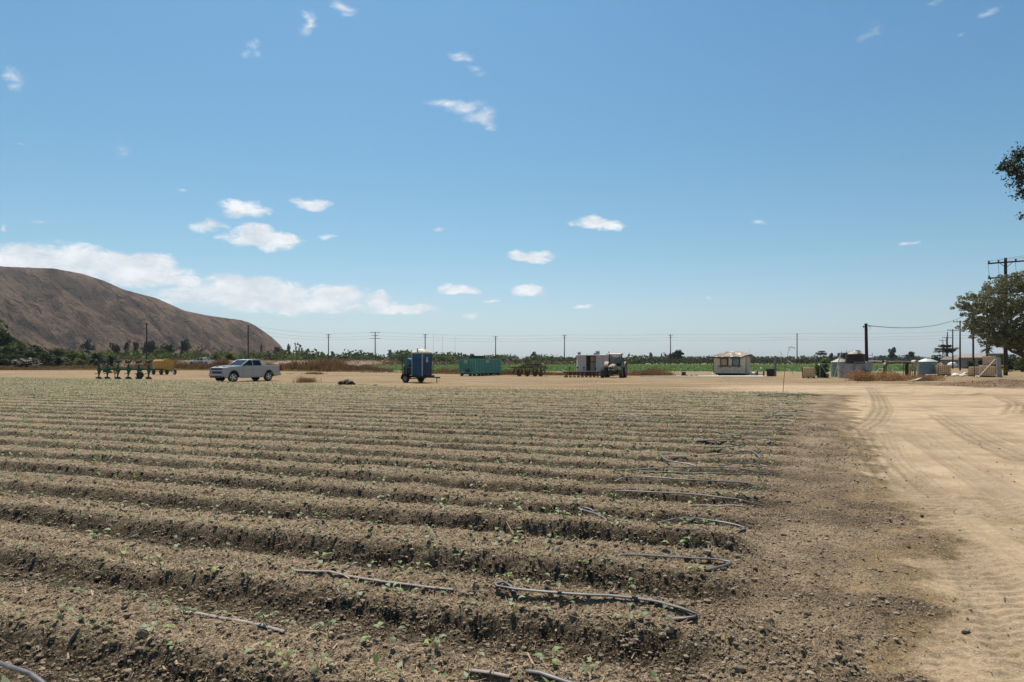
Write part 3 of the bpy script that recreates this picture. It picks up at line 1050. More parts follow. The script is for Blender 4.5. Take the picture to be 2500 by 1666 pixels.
# ------------------------------------------------------------------ drip tape
tape_m = mat('drip_tape', (0.050, 0.050, 0.052), 0.5, var=.3, vscale=6, dirt=(0.20, 0.165, 0.13), dirtamt=.55)
tape_d = mat('dusty_drip_tape', (0.26, 0.225, 0.20), 0.75, var=.2, vscale=8, dirt=(0.40, 0.32, 0.26), dirtamt=.5)
TAPES = [([(442, 1497), (500, 1507), (532, 1510), (600, 1524), (694, 1547)], 0, 'dusty grey drip tape half buried on the closest full bed', 'd'),
         ([(719, 1396), (760, 1394), (803, 1396), (850, 1408), (900, 1419), (980, 1430), (1053, 1437), (1107, 1443)], 0, 'long dusty pinkish drip tape lying along a bed top', 'd'),
         ([(1256, 1453), (1267, 1433), (1230, 1433), (1191, 1437), (1188, 1442), (1244, 1453), (1321, 1455), (1390, 1462), (1443, 1470), (1485, 1466), (1531, 1468), (1608, 1480), (1673, 1497), (1724, 1514), (1718, 1519), (1665, 1512), (1619, 1513)], .03, 'longest black drip tape with folded end and a bent loop at its start', 'b'),
         ([(1478, 1369), (1520, 1368), (1589, 1373), (1703, 1373), (1760, 1377), (1803, 1382), (1798, 1388), (1760, 1391), (1722, 1396)], .05, 'grey drip tape raised off the soil and doubled back at its end', 'b'),
         ([(1328, 1352), (1345, 1347), (1378, 1349), (1376, 1354), (1330, 1357)], .02, 'short doubled scrap of drip tape on a bed top', 'b'),
         ([(1451, 1262), (1451, 1252), (1425, 1251), (1401, 1252), (1402, 1258), (1440, 1262), (1482, 1273)], .03, 'black drip tape kinked into a flat triangle', 'b'),
         ([(1604, 1282), (1640, 1280), (1665, 1277), (1753, 1284), (1829, 1296), (1826, 1300), (1800, 1300)], .03, 'thick black drip tape with a dark green taped end', 'b'),
         ([(1500, 1210), (1508, 1208), (1585, 1214), (1691, 1219), (1797, 1230), (1865, 1238)], .03, 'straight grey-topped drip tape slanting to the bed end', 'b'),
         ([(1687, 1236), (1750, 1237), (1819, 1239)], .0, 'thin tape strand just below the slanting one', 'd'),
         ([(1500, 1178), (1542, 1174), (1550, 1173), (1585, 1176), (1691, 1184), (1819, 1187), (1861, 1194)], .03, 'black drip tape with a pale upper edge ending at a seedling', 'b'),
         ([(1500, 1150), (1610, 1149), (1755, 1150), (1878, 1157)], .02, 'upper strand of a parallel pair of black tapes', 'b'),
         ([(1560, 1153), (1627, 1154), (1755, 1160), (1872, 1163), (1880, 1158)], .0, 'lower strand of a parallel pair of black tapes', 'b'),
         ([(1759, 1141), (1797, 1136), (1840, 1136), (1874, 1141)], .05, 'arched grey tape standing clear of the soil', 'b'),
         ([(1640, 1110), (1612, 1110), (1612, 1119), (1627, 1130), (1700, 1140)], .03, 'black tape crumpled into a hook on the bed', 'b'),
         ([(1640, 1115), (1660, 1113), (1678, 1116)], .0, 'short pale tape piece beside the crumpled hook', 'd'),
         ([(1729, 1115), (1776, 1113), (1831, 1108), (1848, 1112), (1857, 1121)], .06, 'arched pale tape dropping sharply at its end', 'b'),
         ([(1683, 1098), (1755, 1098), (1806, 1092), (1833, 1089)], .04, 'black tape lifting free at its tip', 'b'),
         ([(1700, 1079), (1797, 1079), (1850, 1077), (1895, 1080), (1874, 1084)], .03, 'long black tape folded back in a flat point', 'b'),
         ([(1712, 1058), (1714, 1055), (1738, 1057), (1797, 1068), (1831, 1065), (1885, 1066)], .03, 'wavy grey tape with a dark tip', 'b'),
         ([(1776, 1045), (1850, 1048), (1921, 1051)], .0, 'straight thin black tape across a bed end', 'b'),
         ([(1870, 1030), (1905, 1029), (1942, 1032)], .0, 'short straight black tape at a far bed end', 'b'),
         ([(1865, 1023), (1899, 1019), (1925, 1016)], .02, 'dark tape curving up to meet a pale one', 'b'),
         ([(1868, 1018), (1925, 1014), (1972, 1018)], .02, 'pale tape bowed over a far bed end', 'd'),
         ([(1874, 1011), (1921, 1007)], .02, 'short grey tape alone on a far bed', 'd'),
         ([(1940, 1004), (1965, 1004), (1984, 1008)], .0, 'black tape end lying on headland edge', 'b'),
         ([(1880, 987), (1917, 985), (1993, 986)], .0, 'pale tape crossing onto the far headland', 'd'),
         ([(1797, 970), (1860, 971), (1908, 970), (2003, 966)], .02, 'black tape along the last beds before the yard', 'b'),
         ([(1850, 967), (1900, 965), (1997, 966)], .02, 'black tape at the very edge of the planted field', 'b'),
         ([(1593, 972), (1670, 971), (1755, 971)], .0, 'pale tape stretched along a far bed', 'd'),
         ([(1500, 1021), (1560, 1023), (1627, 1026)], .0, 'thin whitish tape partly buried midway along the field', 'd'),
         ([(1530, 1013), (1564, 1017)], .0, 'thin whitish scrap of tape midway along the field', 'd'),
         ([(1147, 1641), (1191, 1650), (1244, 1657)], .0, 'dusty pale tape scrap at the lower edge of the field', 'd'),
         ([(1286, 1644), (1302, 1650), (1359, 1663), (1430, 1685)], .02, 'fat black tape end poking out close to the camera', 'b'),
         ([(-40, 1635), (0, 1646), (23, 1656), (69, 1669), (130, 1692)], .03, 'black tape at the near corner of the field', 'b')]
def h_macro(x, y):
    u, v_ = uv_of(x, y)
    vend = -0.15 + 0.10 * (u - 5)
    return 0.05 + 0.055 * float(sstep(0.35, -0.35, np.array(v_ - vend)))


def tape_h(x, y):
    m_ = h_macro(x, y)
    return min(max(float(hz(x, y)[0]), m_), m_ + .06)


def tape_pt(px, py):
    h_ = .12
    for _ in range(9):
        Y = (CAM_H - h_) * F / (py - HOR)
        h_ = .6 * h_ + .4 * tape_h((px - 1250.0) / F * Y, Y)
    return Vector((X_at(px, Y), Y, h_))


for i, (P, lift, lab, kd) in enumerate(TAPES):
    w3 = [tape_pt(px, py) for (px, py) in P]
    _old = lambda: [Vector((X_at(px, (CAM_H - .15) * F / (py - HOR)), (CAM_H - .15) * F / (py - HOR), .15)) for (px, py) in P]
    # resample and lay on the ground
    out = []
    for a, b in zip(w3[:-1], w3[1:]):
        n = max(1, int((b - a).length / 0.12))
        for q in range(n):
            out.append(a.lerp(b, q / n))
    out.append(w3[-1])
    m = len(out)
    for _ in range(2):
        out = [out[0]] + [(out[q - 1] + out[q] * 2 + out[q + 1]) / 4 for q in range(1, m - 1)] + [out[-1]]
    hs_ = hz([p.x for p in out], [p.y for p in out])
    dist_ = w3[0].length
    rr_ = (0.017 if kd == 'b' else 0.013) + 0.0006 * max(0, dist_ - 8)
    for q, p in enumerate(out):
        s = q / max(1, m - 1)
        p.z = max(float(hs_[q]), h_macro(p.x, p.y)) if abs(float(hs_[q]) - h_macro(p.x, p.y)) < .09 else h_macro(p.x, p.y) + .04
        p.z += rr_ * 0.5 + lift * .5 * math.sin(math.pi * min(1, s * 1.1)) + 0.004
    for _ in range(3):
        for q in range(1, m - 1):
            out[q].z = max(out[q].z, (out[q - 1].z + out[q + 1].z) / 2) if kd == 'b' else out[q].z
    o0 = out[0].copy()
    mb = MB().tube([p - o0 for p in out], rr_, n=8, flat=0.55)
    o = mb.build('drip_tape', tape_m if kd == 'b' else tape_d, smooth=True, angle=70)
    o.location = o0
    tag(o, lab, 'drip tape', 'drip tapes at the bed ends')
# ------------------------------------------------------------------ the hill
SIL = [(-2200, 520), (-1500, 545), (-900, 590), (-400, 632), (-150, 645), (0, 650), (60, 653), (130, 655), (200, 668), (250, 684), (300, 706), (340, 717), (380, 727), (450, 758), (500, 769),
       (540, 775), (575, 780), (605, 787), (640, 806), (665, 824), (685, 843), (697, 862), (704, 884)]
hp = np.linspace(-900, 704, 520)
hs_ = np.interp(hp, [s[0] for s in SIL], [s[1] for s in SIL])
tt = np.concatenate([np.linspace(0, 1, 150), np.linspace(1.03, 2.2, 20)])
PP, TT = np.meshgrid(hp, tt, indexing='ij')
SS = np.repeat(((HOR - hs_) / F)[:, None], len(tt), 1)
Yf = 820 + 60 * vn(PP / 140, PP * 0 + 1, 200)
Yh = Yf + 520 * TT
g = np.where(TT < 1, 1 - (1 - np.clip(TT, 0, 1)) ** 1.55, 1 - 0.30 * (TT - 1) ** 2 - 0.10 * (TT - 1))
zimg = SS * F * g                                  # pixels above the horizon
d1 = PP * 0.80 + (-zimg) * -0.60                   # across / along the slope's diagonal
ac = PP * 0.55 + zimg * 0.80
al = PP * 0.80 - zimg * 0.60
gul = 1 - np.abs(fbm(ac / 34 + 0.35 * fbm(al / 60, ac / 60, 2, 205), al / 260, 4, 210, .55)) * 3.2
gul2 = 1 - np.abs(fbm(ac / 12, al / 70, 3, 220, .55)) * 3.0
env = np.clip(4 * TT * (1 - TT), 0, 1) ** 0.8 * (TT < 1)
env = env * np.clip(SS * F / 60, 0, 1)


def linegully(p0, p1, wpx, amp):
    a = np.array(p0, float)
    b = np.array(p1, float)
    yy = HOR - zimg
    t = np.clip(((PP - a[0]) * (b[0] - a[0]) + (yy - a[1]) * (b[1] - a[1])) / ((b - a) ** 2).sum(), 0, 1)
    ex = PP - (a[0] + t * (b[0] - a[0]))
    ey = yy - (a[1] + t * (b[1] - a[1]))
    sg = np.sign((b[0] - a[0]) * ey - (b[1] - a[1]) * ex)
    q = np.hypot(ex, ey)
    return amp * np.exp(-(q / wpx) ** 2), sg * q


dz_ = 7.0 * gul * env + 3.6 * gul2 * env + 2.0 * fbm(PP / 5, zimg / 5, 3, 270) * env
scar = np.zeros_like(PP)
for (p0, p1, w_, am) in [((120, 660), (330, 792), 15, -26), ((190, 705), (290, 722), 5, -8), ((290, 722), (450, 800), 5, -9), ((335, 745), (430, 850), 5, -12), ((430, 780), (560, 850), 6, -11),
                         ((20, 660), (140, 720), 9, -12), ((560, 800), (640, 850), 8, -8), ((120, 700), (200, 860), 12, 9), ((0, 760), (180, 850), 7, -8), ((430, 760), (520, 860), 5, -8)]:
    e_, q_ = linegully(p0, p1, w_, am)
    dz_ = dz_ + e_ * np.clip(env * 3, 0, 1)
    if am < 0:
        scar = np.maximum(scar, np.abs(e_) / max(12, abs(am)))
z = np.maximum(zimg / F * Yh + CAM_H * np.clip(g * 3, 0, 1) + dz_ * 0.8, -2) - 0.5
line1 = np.exp(-(fbm(ac / 30 + 0.4 * fbm(al / 50, ac / 50, 2, 205), al / 240, 3, 310, .5) / 0.035) ** 2)
line2 = np.exp(-(fbm(ac / 11, al / 60, 3, 320, .5) / 0.06) ** 2) * (fbm(PP / 30, zimg / 30, 2, 330) > 0)
veg_gully = np.clip(0.30 + 0.9 * fbm(PP / 40, zimg / 26, 4, 240) + 0.8 * line1 + 0.45 * line2 + 1.1 * scar, 0, 1)  # shrub patches plus darker gully lines and clefts
Xh = (PP - 1250) / F * Yh
nP, nT = PP.shape
vid = np.arange(nP * nT).reshape(nP, nT)
fq = np.stack([vid[:-1, :-1], vid[1:, :-1], vid[1:, 1:], vid[:-1, 1:]], -1).reshape(-1, 4)


def hill_mat():
    m = bpy.data.materials.new('dry_hillside')
    m.use_nodes = True
    t = m.node_tree
    b = t.nodes['Principled BSDF']
    b.inputs['Roughness'].default_value = 1.0
    b.inputs['Specular IOR Level'].default_value = 0.05
    g_ = N(t, 'ShaderNodeNewGeometry')
    P = g_.outputs['Position']
    a1 = N(t, 'ShaderNodeAttribute', attribute_name='veg_gully')
    n1 = NOISE(t, P, 0.02, 8, 0.65)
    n2 = NOISE(t, P, 0.09, 9, 0.8)
    n3 = NOISE(t, P, 0.5, 4, 0.7)
    c = MIX(t, MR(t, n1, 0.35, 0.65), (0.150, 0.092, 0.060), (0.205, 0.135, 0.090))
    c = MIX(t, MR(t, n2, 0.52, 0.66, 0, .5), c, (0.255, 0.185, 0.128))
    c = MIX(t, MR(t, M_(t, 'ADD', M_(t, 'MULTIPLY', a1.outputs['Fac'], 0.42), M_(t, 'MULTIPLY', n3, 0.72)), 0.52, 0.66, 0, .8), c, (0.060, 0.044, 0.032))
    a2 = N(t, 'ShaderNodeAttribute', attribute_name='slope_grain')
    G = a2.outputs['Vector']
    l1 = MR(t, M_(t, 'ABSOLUTE', M_(t, 'SUBTRACT', NOISE(t, VM(t, 'MULTIPLY', G, (.055, .0070, 1)), 1.0, 3, .55), 0.5)), 0.0, 0.020, 1.0, 0.0)
    l2 = MR(t, M_(t, 'ABSOLUTE', M_(t, 'SUBTRACT', NOISE(t, VM(t, 'MULTIPLY', G, (.15, .022, 1)), 1.0, 3, .6), 0.5)), 0.0, 0.035, 1.0, 0.0)
    n4 = NOISE(t, P, 0.22, 4, 0.75)
    c = MIX(t, MR(t, n4, 0.48, 0.62, 0, .55), c, (0.072, 0.048, 0.036))
    c = MIX(t, MR(t, n4, 0.46, 0.36, 0, .40), c, (0.290, 0.215, 0.155))
    c = MIX(t, M_(t, 'MULTIPLY', l2, 0.38), c, (0.060, 0.043, 0.032))
    c = MIX(t, M_(t, 'MULTIPLY', l1, 0.70), c, (0.045, 0.034, 0.026))
    t.links.new(c, b.inputs['Base Color'])
    bp = N(t, 'ShaderNodeBump')
    bp.inputs['Distance'].default_value = 7.0
    t.links.new(M_(t, 'SUBTRACT', M_(t, 'ADD', n2, M_(t, 'MULTIPLY', n4, .6)), M_(t, 'ADD', M_(t, 'MULTIPLY', l1, .8), M_(t, 'MULTIPLY', l2, .3))), bp.inputs['Height'])
    t.links.new(bp.outputs[0], b.inputs['Normal'])
    return m


me = mesh_np('hill', np.stack([Xh, Yh, z], -1).reshape(-1, 3), fq, hill_mat(), smooth=True)
at_ = me.attributes.new('veg_gully', 'FLOAT', 'POINT')
at_.data.foreach_set('value', veg_gully.astype(np.float32).ravel())
at2 = me.attributes.new('slope_grain', 'FLOAT_VECTOR', 'POINT')
at2.data.foreach_set('vector', np.stack([ac + 7 * fbm(al / 40, ac / 40, 3, 340), al, 0 * al], -1).astype(np.float32).ravel())
tag(link('hill', me), kind='structure')

# far blue ridge on the horizon
xs = np.linspace(-600, 7000, 120)
rz_ = 28 + 40 * (fbm(xs / 900, xs * 0 + 3, 4, 260) + .4)
vv_ = np.concatenate([np.stack([xs, 9000 + 0 * xs, -5 + 0 * xs], 1), np.stack([xs, 9700 + 0 * xs, np.maximum(rz_, 5)], 1), np.stack([xs, 11000 + 0 * xs, -5 + 0 * xs], 1)])
k_ = np.arange(119)
fq = np.concatenate([np.stack([k_, k_ + 1, k_ + 121, k_ + 120], 1), np.stack([k_ + 120, k_ + 121, k_ + 241, k_ + 240], 1)])
tag(link('distant_hills', mesh_np('distant_hills', vv_, fq, mat('far_ridge', (0.14, 0.12, 0.10), 1.0), smooth=True)), kind='structure')

# ------------------------------------------------------------------ foliage helpers
def leaves(clumps, size, seed, aspect=0.6, shell=0.55, droop=0.0, tri=False):
    """clumps: (x, y, z, rx, ry, rz, n); returns verts, quads"""
    r_ = np.random.default_rng(seed)
    C = np.array([c[:6] for c in clumps], float)
    cnt = np.array([int(c[6]) for c in clumps])
    C = np.repeat(C, cnt, axis=0)
    n = len(C)
    d = r_.normal(size=(n, 3))
    d /= np.linalg.norm(d, axis=1)[:, None] + 1e-9
    rad = r_.random(n) ** (1 / 3.0) * (1 - shell) + shell * (1 - 0.35 * r_.random(n) ** 2)
    p = C[:, :3] + d * C[:, 3:6] * rad[:, None]
    a = r_.normal(size=(n, 3))
    a[:, 2] -= droop
    a /= np.linalg.norm(a, axis=1)[:, None]
    b = np.cross(a, r_.normal(size=(n, 3)))
    b /= np.linalg.norm(b, axis=1)[:, None] + 1e-9
    s = size * r_.uniform(0.6, 1.4, n)[:, None]
    v = np.stack([p - a * s, p + b * s * aspect, p + a * s, p - b * s * aspect], 1).reshape(-1, 3)
    return v, np.arange(n * 4).reshape(-1, 4)


def crown_variant(kind, seed, n=900):
    r_ = random.Random(seed)
    cl = []
    if kind == 'round':
        for i in range(16):
            a = r_.uniform(0, 6.28)
            q = r_.uniform(0.0, 0.34)
            z = r_.uniform(0.32, 0.86)
            q *= math.sin(math.pi * min(1, max(0.15, (z - 0.05) / 0.95))) * 1.15
            rr_ = r_.uniform(.10, .19)
            cl.append((q * math.cos(a), q * math.sin(a), z, rr_, rr_, rr_ * .8, n / 16))
    elif kind == 'bush':
        for i in range(18):
            a = r_.uniform(0, 6.28)
            z = r_.uniform(0.10, 0.84)
            q = r_.uniform(0.05, 0.36) * (1 - 0.5 * z)
            rr_ = r_.uniform(.11, .20)
            cl.append((q * math.cos(a), q * math.sin(a), z, rr_, rr_, rr_ * .8, n / 18))
    elif kind == 'tall':
        for i in range(15):
            a = r_.uniform(0, 6.28)
            z = r_.uniform(0.28, 0.92)
            q = r_.uniform(0.05, 0.34) * (1.1 - 0.55 * z)
            rr_ = r_.uniform(.07, .15)
            cl.append((q * math.cos(a), q * math.sin(a), z, rr_, rr_, rr_ * 1.0, n / 15))
    elif kind == 'cypress':
        for i in range(12):
            z = 0.06 + 0.9 * i / 12
            rr_ = 0.44 * math.sin(math.pi * min(1, 0.25 + 0.72 * z))
            cl.append((r_.uniform(-.05, .05), r_.uniform(-.05, .05), z, rr_, rr_, .10, n / 12))
    elif kind == 'layered':
        for i in range(22):
            z = 0.25 + 0.7 * r_.random()
            a = r_.uniform(0, 6.28)
            q = r_.uniform(0.08, 0.42) * (0.75 + .25 * math.sin(z * 5))
            cl.append((q * math.cos(a), q * math.sin(a), z, r_.uniform(.12, .2), r_.uniform(.12, .2), .055, n / 15))
    elif kind == 'sparse':
        for i in range(16):
            z = r_.uniform(0.35, 0.95)
            a = r_.uniform(0, 6.28)
            q = r_.uniform(0.05, 0.38)
            cl.append((q * math.cos(a), q * math.sin(a), z, .07, .07, .07, n / 40))
    v, f = leaves(cl, {'cypress': .05, 'layered': .036}.get(kind, .050), seed, shell=.5)
    return v, f, cl


def trunk_mb(cl, seed, h0=0.0, r=0.03, limbs=7, top=0.6):
    r_ = random.Random(seed)
    mb = MB()
    bend = (r_.uniform(-.04, .04), r_.uniform(-.04, .04))
    stem = [(0, 0, -0.02), (bend[0] * .5, bend[1] * .5, top * .4), (bend[0], bend[1], top), (bend[0] * 1.2, bend[1] * 1.2, top * 1.3)]
    mb.tube(stem, [r, r * .8, r * .55, r * .25], n=7)
    for c in sorted(cl, key=lambda q: q[2])[:: max(1, len(cl) // limbs)]:
        s = r_.uniform(.35, .8) * top
        a = Vector((bend[0] * s / top, bend[1] * s / top, s))
        b = Vector(c[:3])
        mid = a.lerp(b, .5) + Vector((0, 0, -0.03))
        mb.tube([a, mid, b], [r * .45, r * .3, r * .12], n=5)
    return mb


BARK = mat('bark', (0.09, 0.068, 0.052), 0.95, var=.3, vscale=6)
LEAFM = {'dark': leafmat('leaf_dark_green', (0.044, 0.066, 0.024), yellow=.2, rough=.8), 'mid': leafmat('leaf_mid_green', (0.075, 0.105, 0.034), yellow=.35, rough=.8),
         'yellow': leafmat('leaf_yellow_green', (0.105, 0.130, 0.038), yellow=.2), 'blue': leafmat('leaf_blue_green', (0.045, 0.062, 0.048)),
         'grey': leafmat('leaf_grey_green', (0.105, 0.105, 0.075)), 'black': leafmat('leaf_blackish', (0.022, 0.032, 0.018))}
VAR = {}
for kd in ('round', 'bush', 'tall', 'cypress', 'layered', 'sparse'):
    for s in range(3 if kd in ('round', 'bush') else 2):
        v, f, cl = crown_variant(kd, 400 + s * 7 + len(kd), 1000 if kd in ('round', 'bush', 'tall') else 800)
        tm = trunk_mb(cl, s, r=0.03 if kd != 'cypress' else 0.04, limbs=12 if kd == 'sparse' else 7).mesh('trunk', BARK, smooth=True)
        VAR[(kd, s)] = (v, f, tm)
CROWNS = {}


def tree(name, label, kind, leaf, X, Y, h_, w_, group=None, var=None, z0=0.0, cat='tree'):
    var = var if var is not None else random.randrange(3 if kind in ('round', 'bush') else 2)
    key = (kind, var, leaf)
    v, f, tm = VAR[(kind, var)]
    if key not in CROWNS:
        CROWNS[key] = mesh_np('crown', v, f, LEAFM[leaf])
    t = thing(name, label, cat, (X, Y, z0 - 0.05), random.uniform(0, 6.28), group)
    t.scale = (w_, w_, h_)
    link('crown', CROWNS[key], t)
    link('trunk', tm, t)
    return t


def tree_px(name, label, kind, leaf, px, top, wpx, Y, group=None, var=None, cat='tree'):
    return tree(name, label, kind, leaf, X_at(px, Y), Y, Z_at(top, Y), wpx / F * Y * 1.12, group, var, cat=cat)


random.seed(21)
# dense thicket under the hill
THL = ['tallest dark tree of the thicket at the edge of the view', 'broad dark tree second from the edge of the thicket', 'mid green tree on the shoulder of the thicket', 'dark tree midway along the thicket top above the silvery shrub', 'dark rounded tree low at the near end of the thicket', 'green tree where the thicket top starts to drop', 'green tree with a rounded head towards the palms', 'dark bush directly above the silvery shrub', 'dark bush just past the silvery shrub', 'dark bush low at the very start of the thicket', 'low dark bush behind the shaggy silvery shrub', 'last green tree of the thicket before the date palms', 'bright yellowish bush at the foot of the thicket', 'pale yellow-green bush next to the date palms', 'dark tree beyond the start of the thicket']
for ti, (px, top, w, Y, lf) in enumerate([(-45, 765, 170, 205, 'dark'), (8, 790, 110, 200, 'dark'), (55, 824, 85, 196, 'mid'), (100, 838, 80, 190, 'dark'), (20, 838, 70, 188, 'mid'), (140, 846, 70, 192, 'mid'), (178, 850, 60, 196, 'mid'),
                            (75, 852, 70, 180, 'dark'), (120, 856, 60, 178, 'dark'), (-10, 850, 70, 176, 'dark'), (40, 862, 60, 172, 'dark'), (205, 862, 46, 186, 'mid'), (160, 868, 46, 178, 'yellow'), (195, 872, 40, 174, 'yellow'), (-90, 820, 90, 185, 'dark')]):
    tree_px('thicket_tree', THL[ti], 'bush', lf, px, top, w, Y, 'trees of the dense thicket under the hill')
cast = tree_px('shrub', 'silvery big-leaved shrub spreading in front of the dense thicket', 'bush', 'grey', 68, 872, 96, 150, cat='shrub')
tree_px('shrub', 'low dark brown weedy shrub beside the silvery shrub', 'bush', 'dark', 8, 874, 60, 152, cat='shrub')
# single trees at the foot of the hill
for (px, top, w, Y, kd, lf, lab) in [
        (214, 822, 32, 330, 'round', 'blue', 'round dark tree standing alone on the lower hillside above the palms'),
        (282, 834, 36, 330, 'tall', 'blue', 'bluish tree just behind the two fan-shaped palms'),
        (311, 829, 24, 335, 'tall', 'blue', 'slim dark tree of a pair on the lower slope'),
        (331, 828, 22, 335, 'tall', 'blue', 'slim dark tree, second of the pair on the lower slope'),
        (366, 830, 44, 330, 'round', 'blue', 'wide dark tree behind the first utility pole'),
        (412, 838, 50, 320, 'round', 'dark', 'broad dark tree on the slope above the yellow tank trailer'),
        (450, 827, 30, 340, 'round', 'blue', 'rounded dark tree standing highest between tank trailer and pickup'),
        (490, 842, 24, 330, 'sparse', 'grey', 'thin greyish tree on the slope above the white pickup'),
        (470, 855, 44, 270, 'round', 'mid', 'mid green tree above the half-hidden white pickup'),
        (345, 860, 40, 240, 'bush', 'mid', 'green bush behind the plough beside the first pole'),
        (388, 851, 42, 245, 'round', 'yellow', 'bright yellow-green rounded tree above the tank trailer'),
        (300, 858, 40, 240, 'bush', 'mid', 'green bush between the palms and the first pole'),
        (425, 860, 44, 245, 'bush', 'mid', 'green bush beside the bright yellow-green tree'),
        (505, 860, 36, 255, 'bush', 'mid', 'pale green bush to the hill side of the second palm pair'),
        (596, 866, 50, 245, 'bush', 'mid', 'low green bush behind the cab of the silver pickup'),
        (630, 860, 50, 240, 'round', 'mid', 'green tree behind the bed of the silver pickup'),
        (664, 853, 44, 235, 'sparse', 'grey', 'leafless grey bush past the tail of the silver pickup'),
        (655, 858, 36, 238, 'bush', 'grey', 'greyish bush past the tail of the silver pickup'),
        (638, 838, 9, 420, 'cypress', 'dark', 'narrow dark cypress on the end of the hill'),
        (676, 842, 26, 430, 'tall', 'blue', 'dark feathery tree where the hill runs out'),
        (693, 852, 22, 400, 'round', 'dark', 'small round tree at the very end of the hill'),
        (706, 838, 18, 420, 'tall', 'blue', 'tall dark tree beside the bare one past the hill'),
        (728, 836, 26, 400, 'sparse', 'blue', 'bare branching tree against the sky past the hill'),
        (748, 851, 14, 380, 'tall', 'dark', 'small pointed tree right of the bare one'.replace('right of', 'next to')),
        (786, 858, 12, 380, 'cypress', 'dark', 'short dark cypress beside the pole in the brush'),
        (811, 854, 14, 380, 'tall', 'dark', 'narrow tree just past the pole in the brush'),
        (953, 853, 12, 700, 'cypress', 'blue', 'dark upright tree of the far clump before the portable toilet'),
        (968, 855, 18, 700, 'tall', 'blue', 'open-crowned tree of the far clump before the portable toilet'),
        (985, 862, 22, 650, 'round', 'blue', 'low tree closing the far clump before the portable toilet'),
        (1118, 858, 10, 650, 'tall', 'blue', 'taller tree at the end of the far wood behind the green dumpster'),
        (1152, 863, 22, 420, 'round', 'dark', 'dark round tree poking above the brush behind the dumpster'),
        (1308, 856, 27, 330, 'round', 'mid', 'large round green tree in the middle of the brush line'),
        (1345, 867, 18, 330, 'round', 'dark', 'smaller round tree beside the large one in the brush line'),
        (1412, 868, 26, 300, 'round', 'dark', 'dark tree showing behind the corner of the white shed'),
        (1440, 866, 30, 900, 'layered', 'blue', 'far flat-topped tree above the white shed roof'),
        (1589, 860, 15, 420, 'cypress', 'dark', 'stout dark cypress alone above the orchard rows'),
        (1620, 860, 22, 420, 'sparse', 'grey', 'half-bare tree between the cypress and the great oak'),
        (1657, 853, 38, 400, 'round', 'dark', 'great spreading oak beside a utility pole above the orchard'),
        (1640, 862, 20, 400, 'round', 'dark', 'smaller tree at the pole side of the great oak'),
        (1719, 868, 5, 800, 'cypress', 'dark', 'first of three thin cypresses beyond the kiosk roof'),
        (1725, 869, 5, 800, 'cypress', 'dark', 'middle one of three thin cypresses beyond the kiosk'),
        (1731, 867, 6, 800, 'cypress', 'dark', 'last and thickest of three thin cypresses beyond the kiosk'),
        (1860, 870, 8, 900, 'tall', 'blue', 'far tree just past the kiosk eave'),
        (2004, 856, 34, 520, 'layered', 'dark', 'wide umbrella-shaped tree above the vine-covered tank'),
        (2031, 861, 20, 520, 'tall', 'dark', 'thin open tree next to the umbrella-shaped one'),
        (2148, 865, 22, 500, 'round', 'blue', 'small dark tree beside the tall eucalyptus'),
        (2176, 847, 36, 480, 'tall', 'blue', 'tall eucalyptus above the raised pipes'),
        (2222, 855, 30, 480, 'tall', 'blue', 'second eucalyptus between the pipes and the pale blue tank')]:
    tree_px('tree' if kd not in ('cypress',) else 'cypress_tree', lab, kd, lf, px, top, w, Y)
tree_px('pine_tree', 'dark flat-layered pine behind the row of receding poles', 'layered', 'black', 2312, 840, 64, 205)
tree_px('pine_tree', 'lower pine half hidden under the flat-layered one', 'round', 'black', 2318, 868, 50, 200)
CIL = ['citrus tree right behind the large pole'.replace('right ', ''), 'dark citrus tree just past the large pole', 'low citrus tree over the stacked totes', 'smallest citrus tree before the long house', 'lower bright citrus tree in front by the large pole', 'bright citrus tree under the leaning trunk', 'citrus tree under the spreading crown near the edge', 'tall citrus tree beyond the leaning trunk', 'last citrus tree of the hedge beyond the leaning trunk']
for ti, (px, top, w, Y) in enumerate([(2440, 858, 60, 128), (2480, 862, 60, 122), (2400, 872, 50, 130), (2372, 877, 34, 132), (2460, 868, 50, 112), (2498, 870, 50, 108), (2540, 862, 70, 110), (2600, 860, 70, 112), (2655, 860, 70, 120)]):
    tree_px('citrus_tree', CIL[ti], 'bush', 'mid' if px % 3 else 'dark', px, top, w, Y, 'citrus trees behind the large pole')


# date palms without visible trunks
def palm(px, top, wpx, Y, label, trunk=0.0, nf=70, leaf='dark'):
    H_ = Z_at(top, Y)
    Wd = wpx / F * Y / 2
    t = thing('palm_tree', label, 'palm', (X_at(px, Y), Y, 0))
    r_ = random.Random(int(px))
    z0 = H_ * (0.42 if trunk == 0 else 0.72)
    mb = MB()
    for i in range(nf):
        a = r_.uniform(0, 6.28)
        e = r_.uniform(-0.5, 1.45)
        L_ = Wd * r_.uniform(.9, 1.15) if e < 1.0 else (H_ - z0)
        prev = None
        n_ = 5
        for s in range(n_ + 1):
            q = s / n_
            ee = e - 1.1 * q * q
            p = Vector((math.cos(a) * L_ * q * math.cos(e * .8), math.sin(a) * L_ * q * math.cos(e * .8), z0 + L_ * q * math.sin(e) - 0.45 * L_ * q * q))
            if prev is not None:
                w = Wd * 0.085 * math.sin(math.pi * (0.15 + 0.8 * q))
                sd_ = Vector((-math.sin(a), math.cos(a), 0)) * w
                for sg in (-1, 1):
                    dn = Vector((0, 0, -w * .8))
                    mb.add([prev, p, p + sd_ * sg + dn, prev + sd_ * sg * .9 + dn], [(0, 1, 2, 3)])
            prev = p
    mb.build('crown', LEAFM[leaf], t)
    tk = MB().tube([(0, 0, -.1), (0, 0, z0)], [Wd * .16, Wd * .13] if trunk == 0 else [trunk, trunk * .8], n=10)
    tk.build('trunk', BARK, t, smooth=True)
    return t


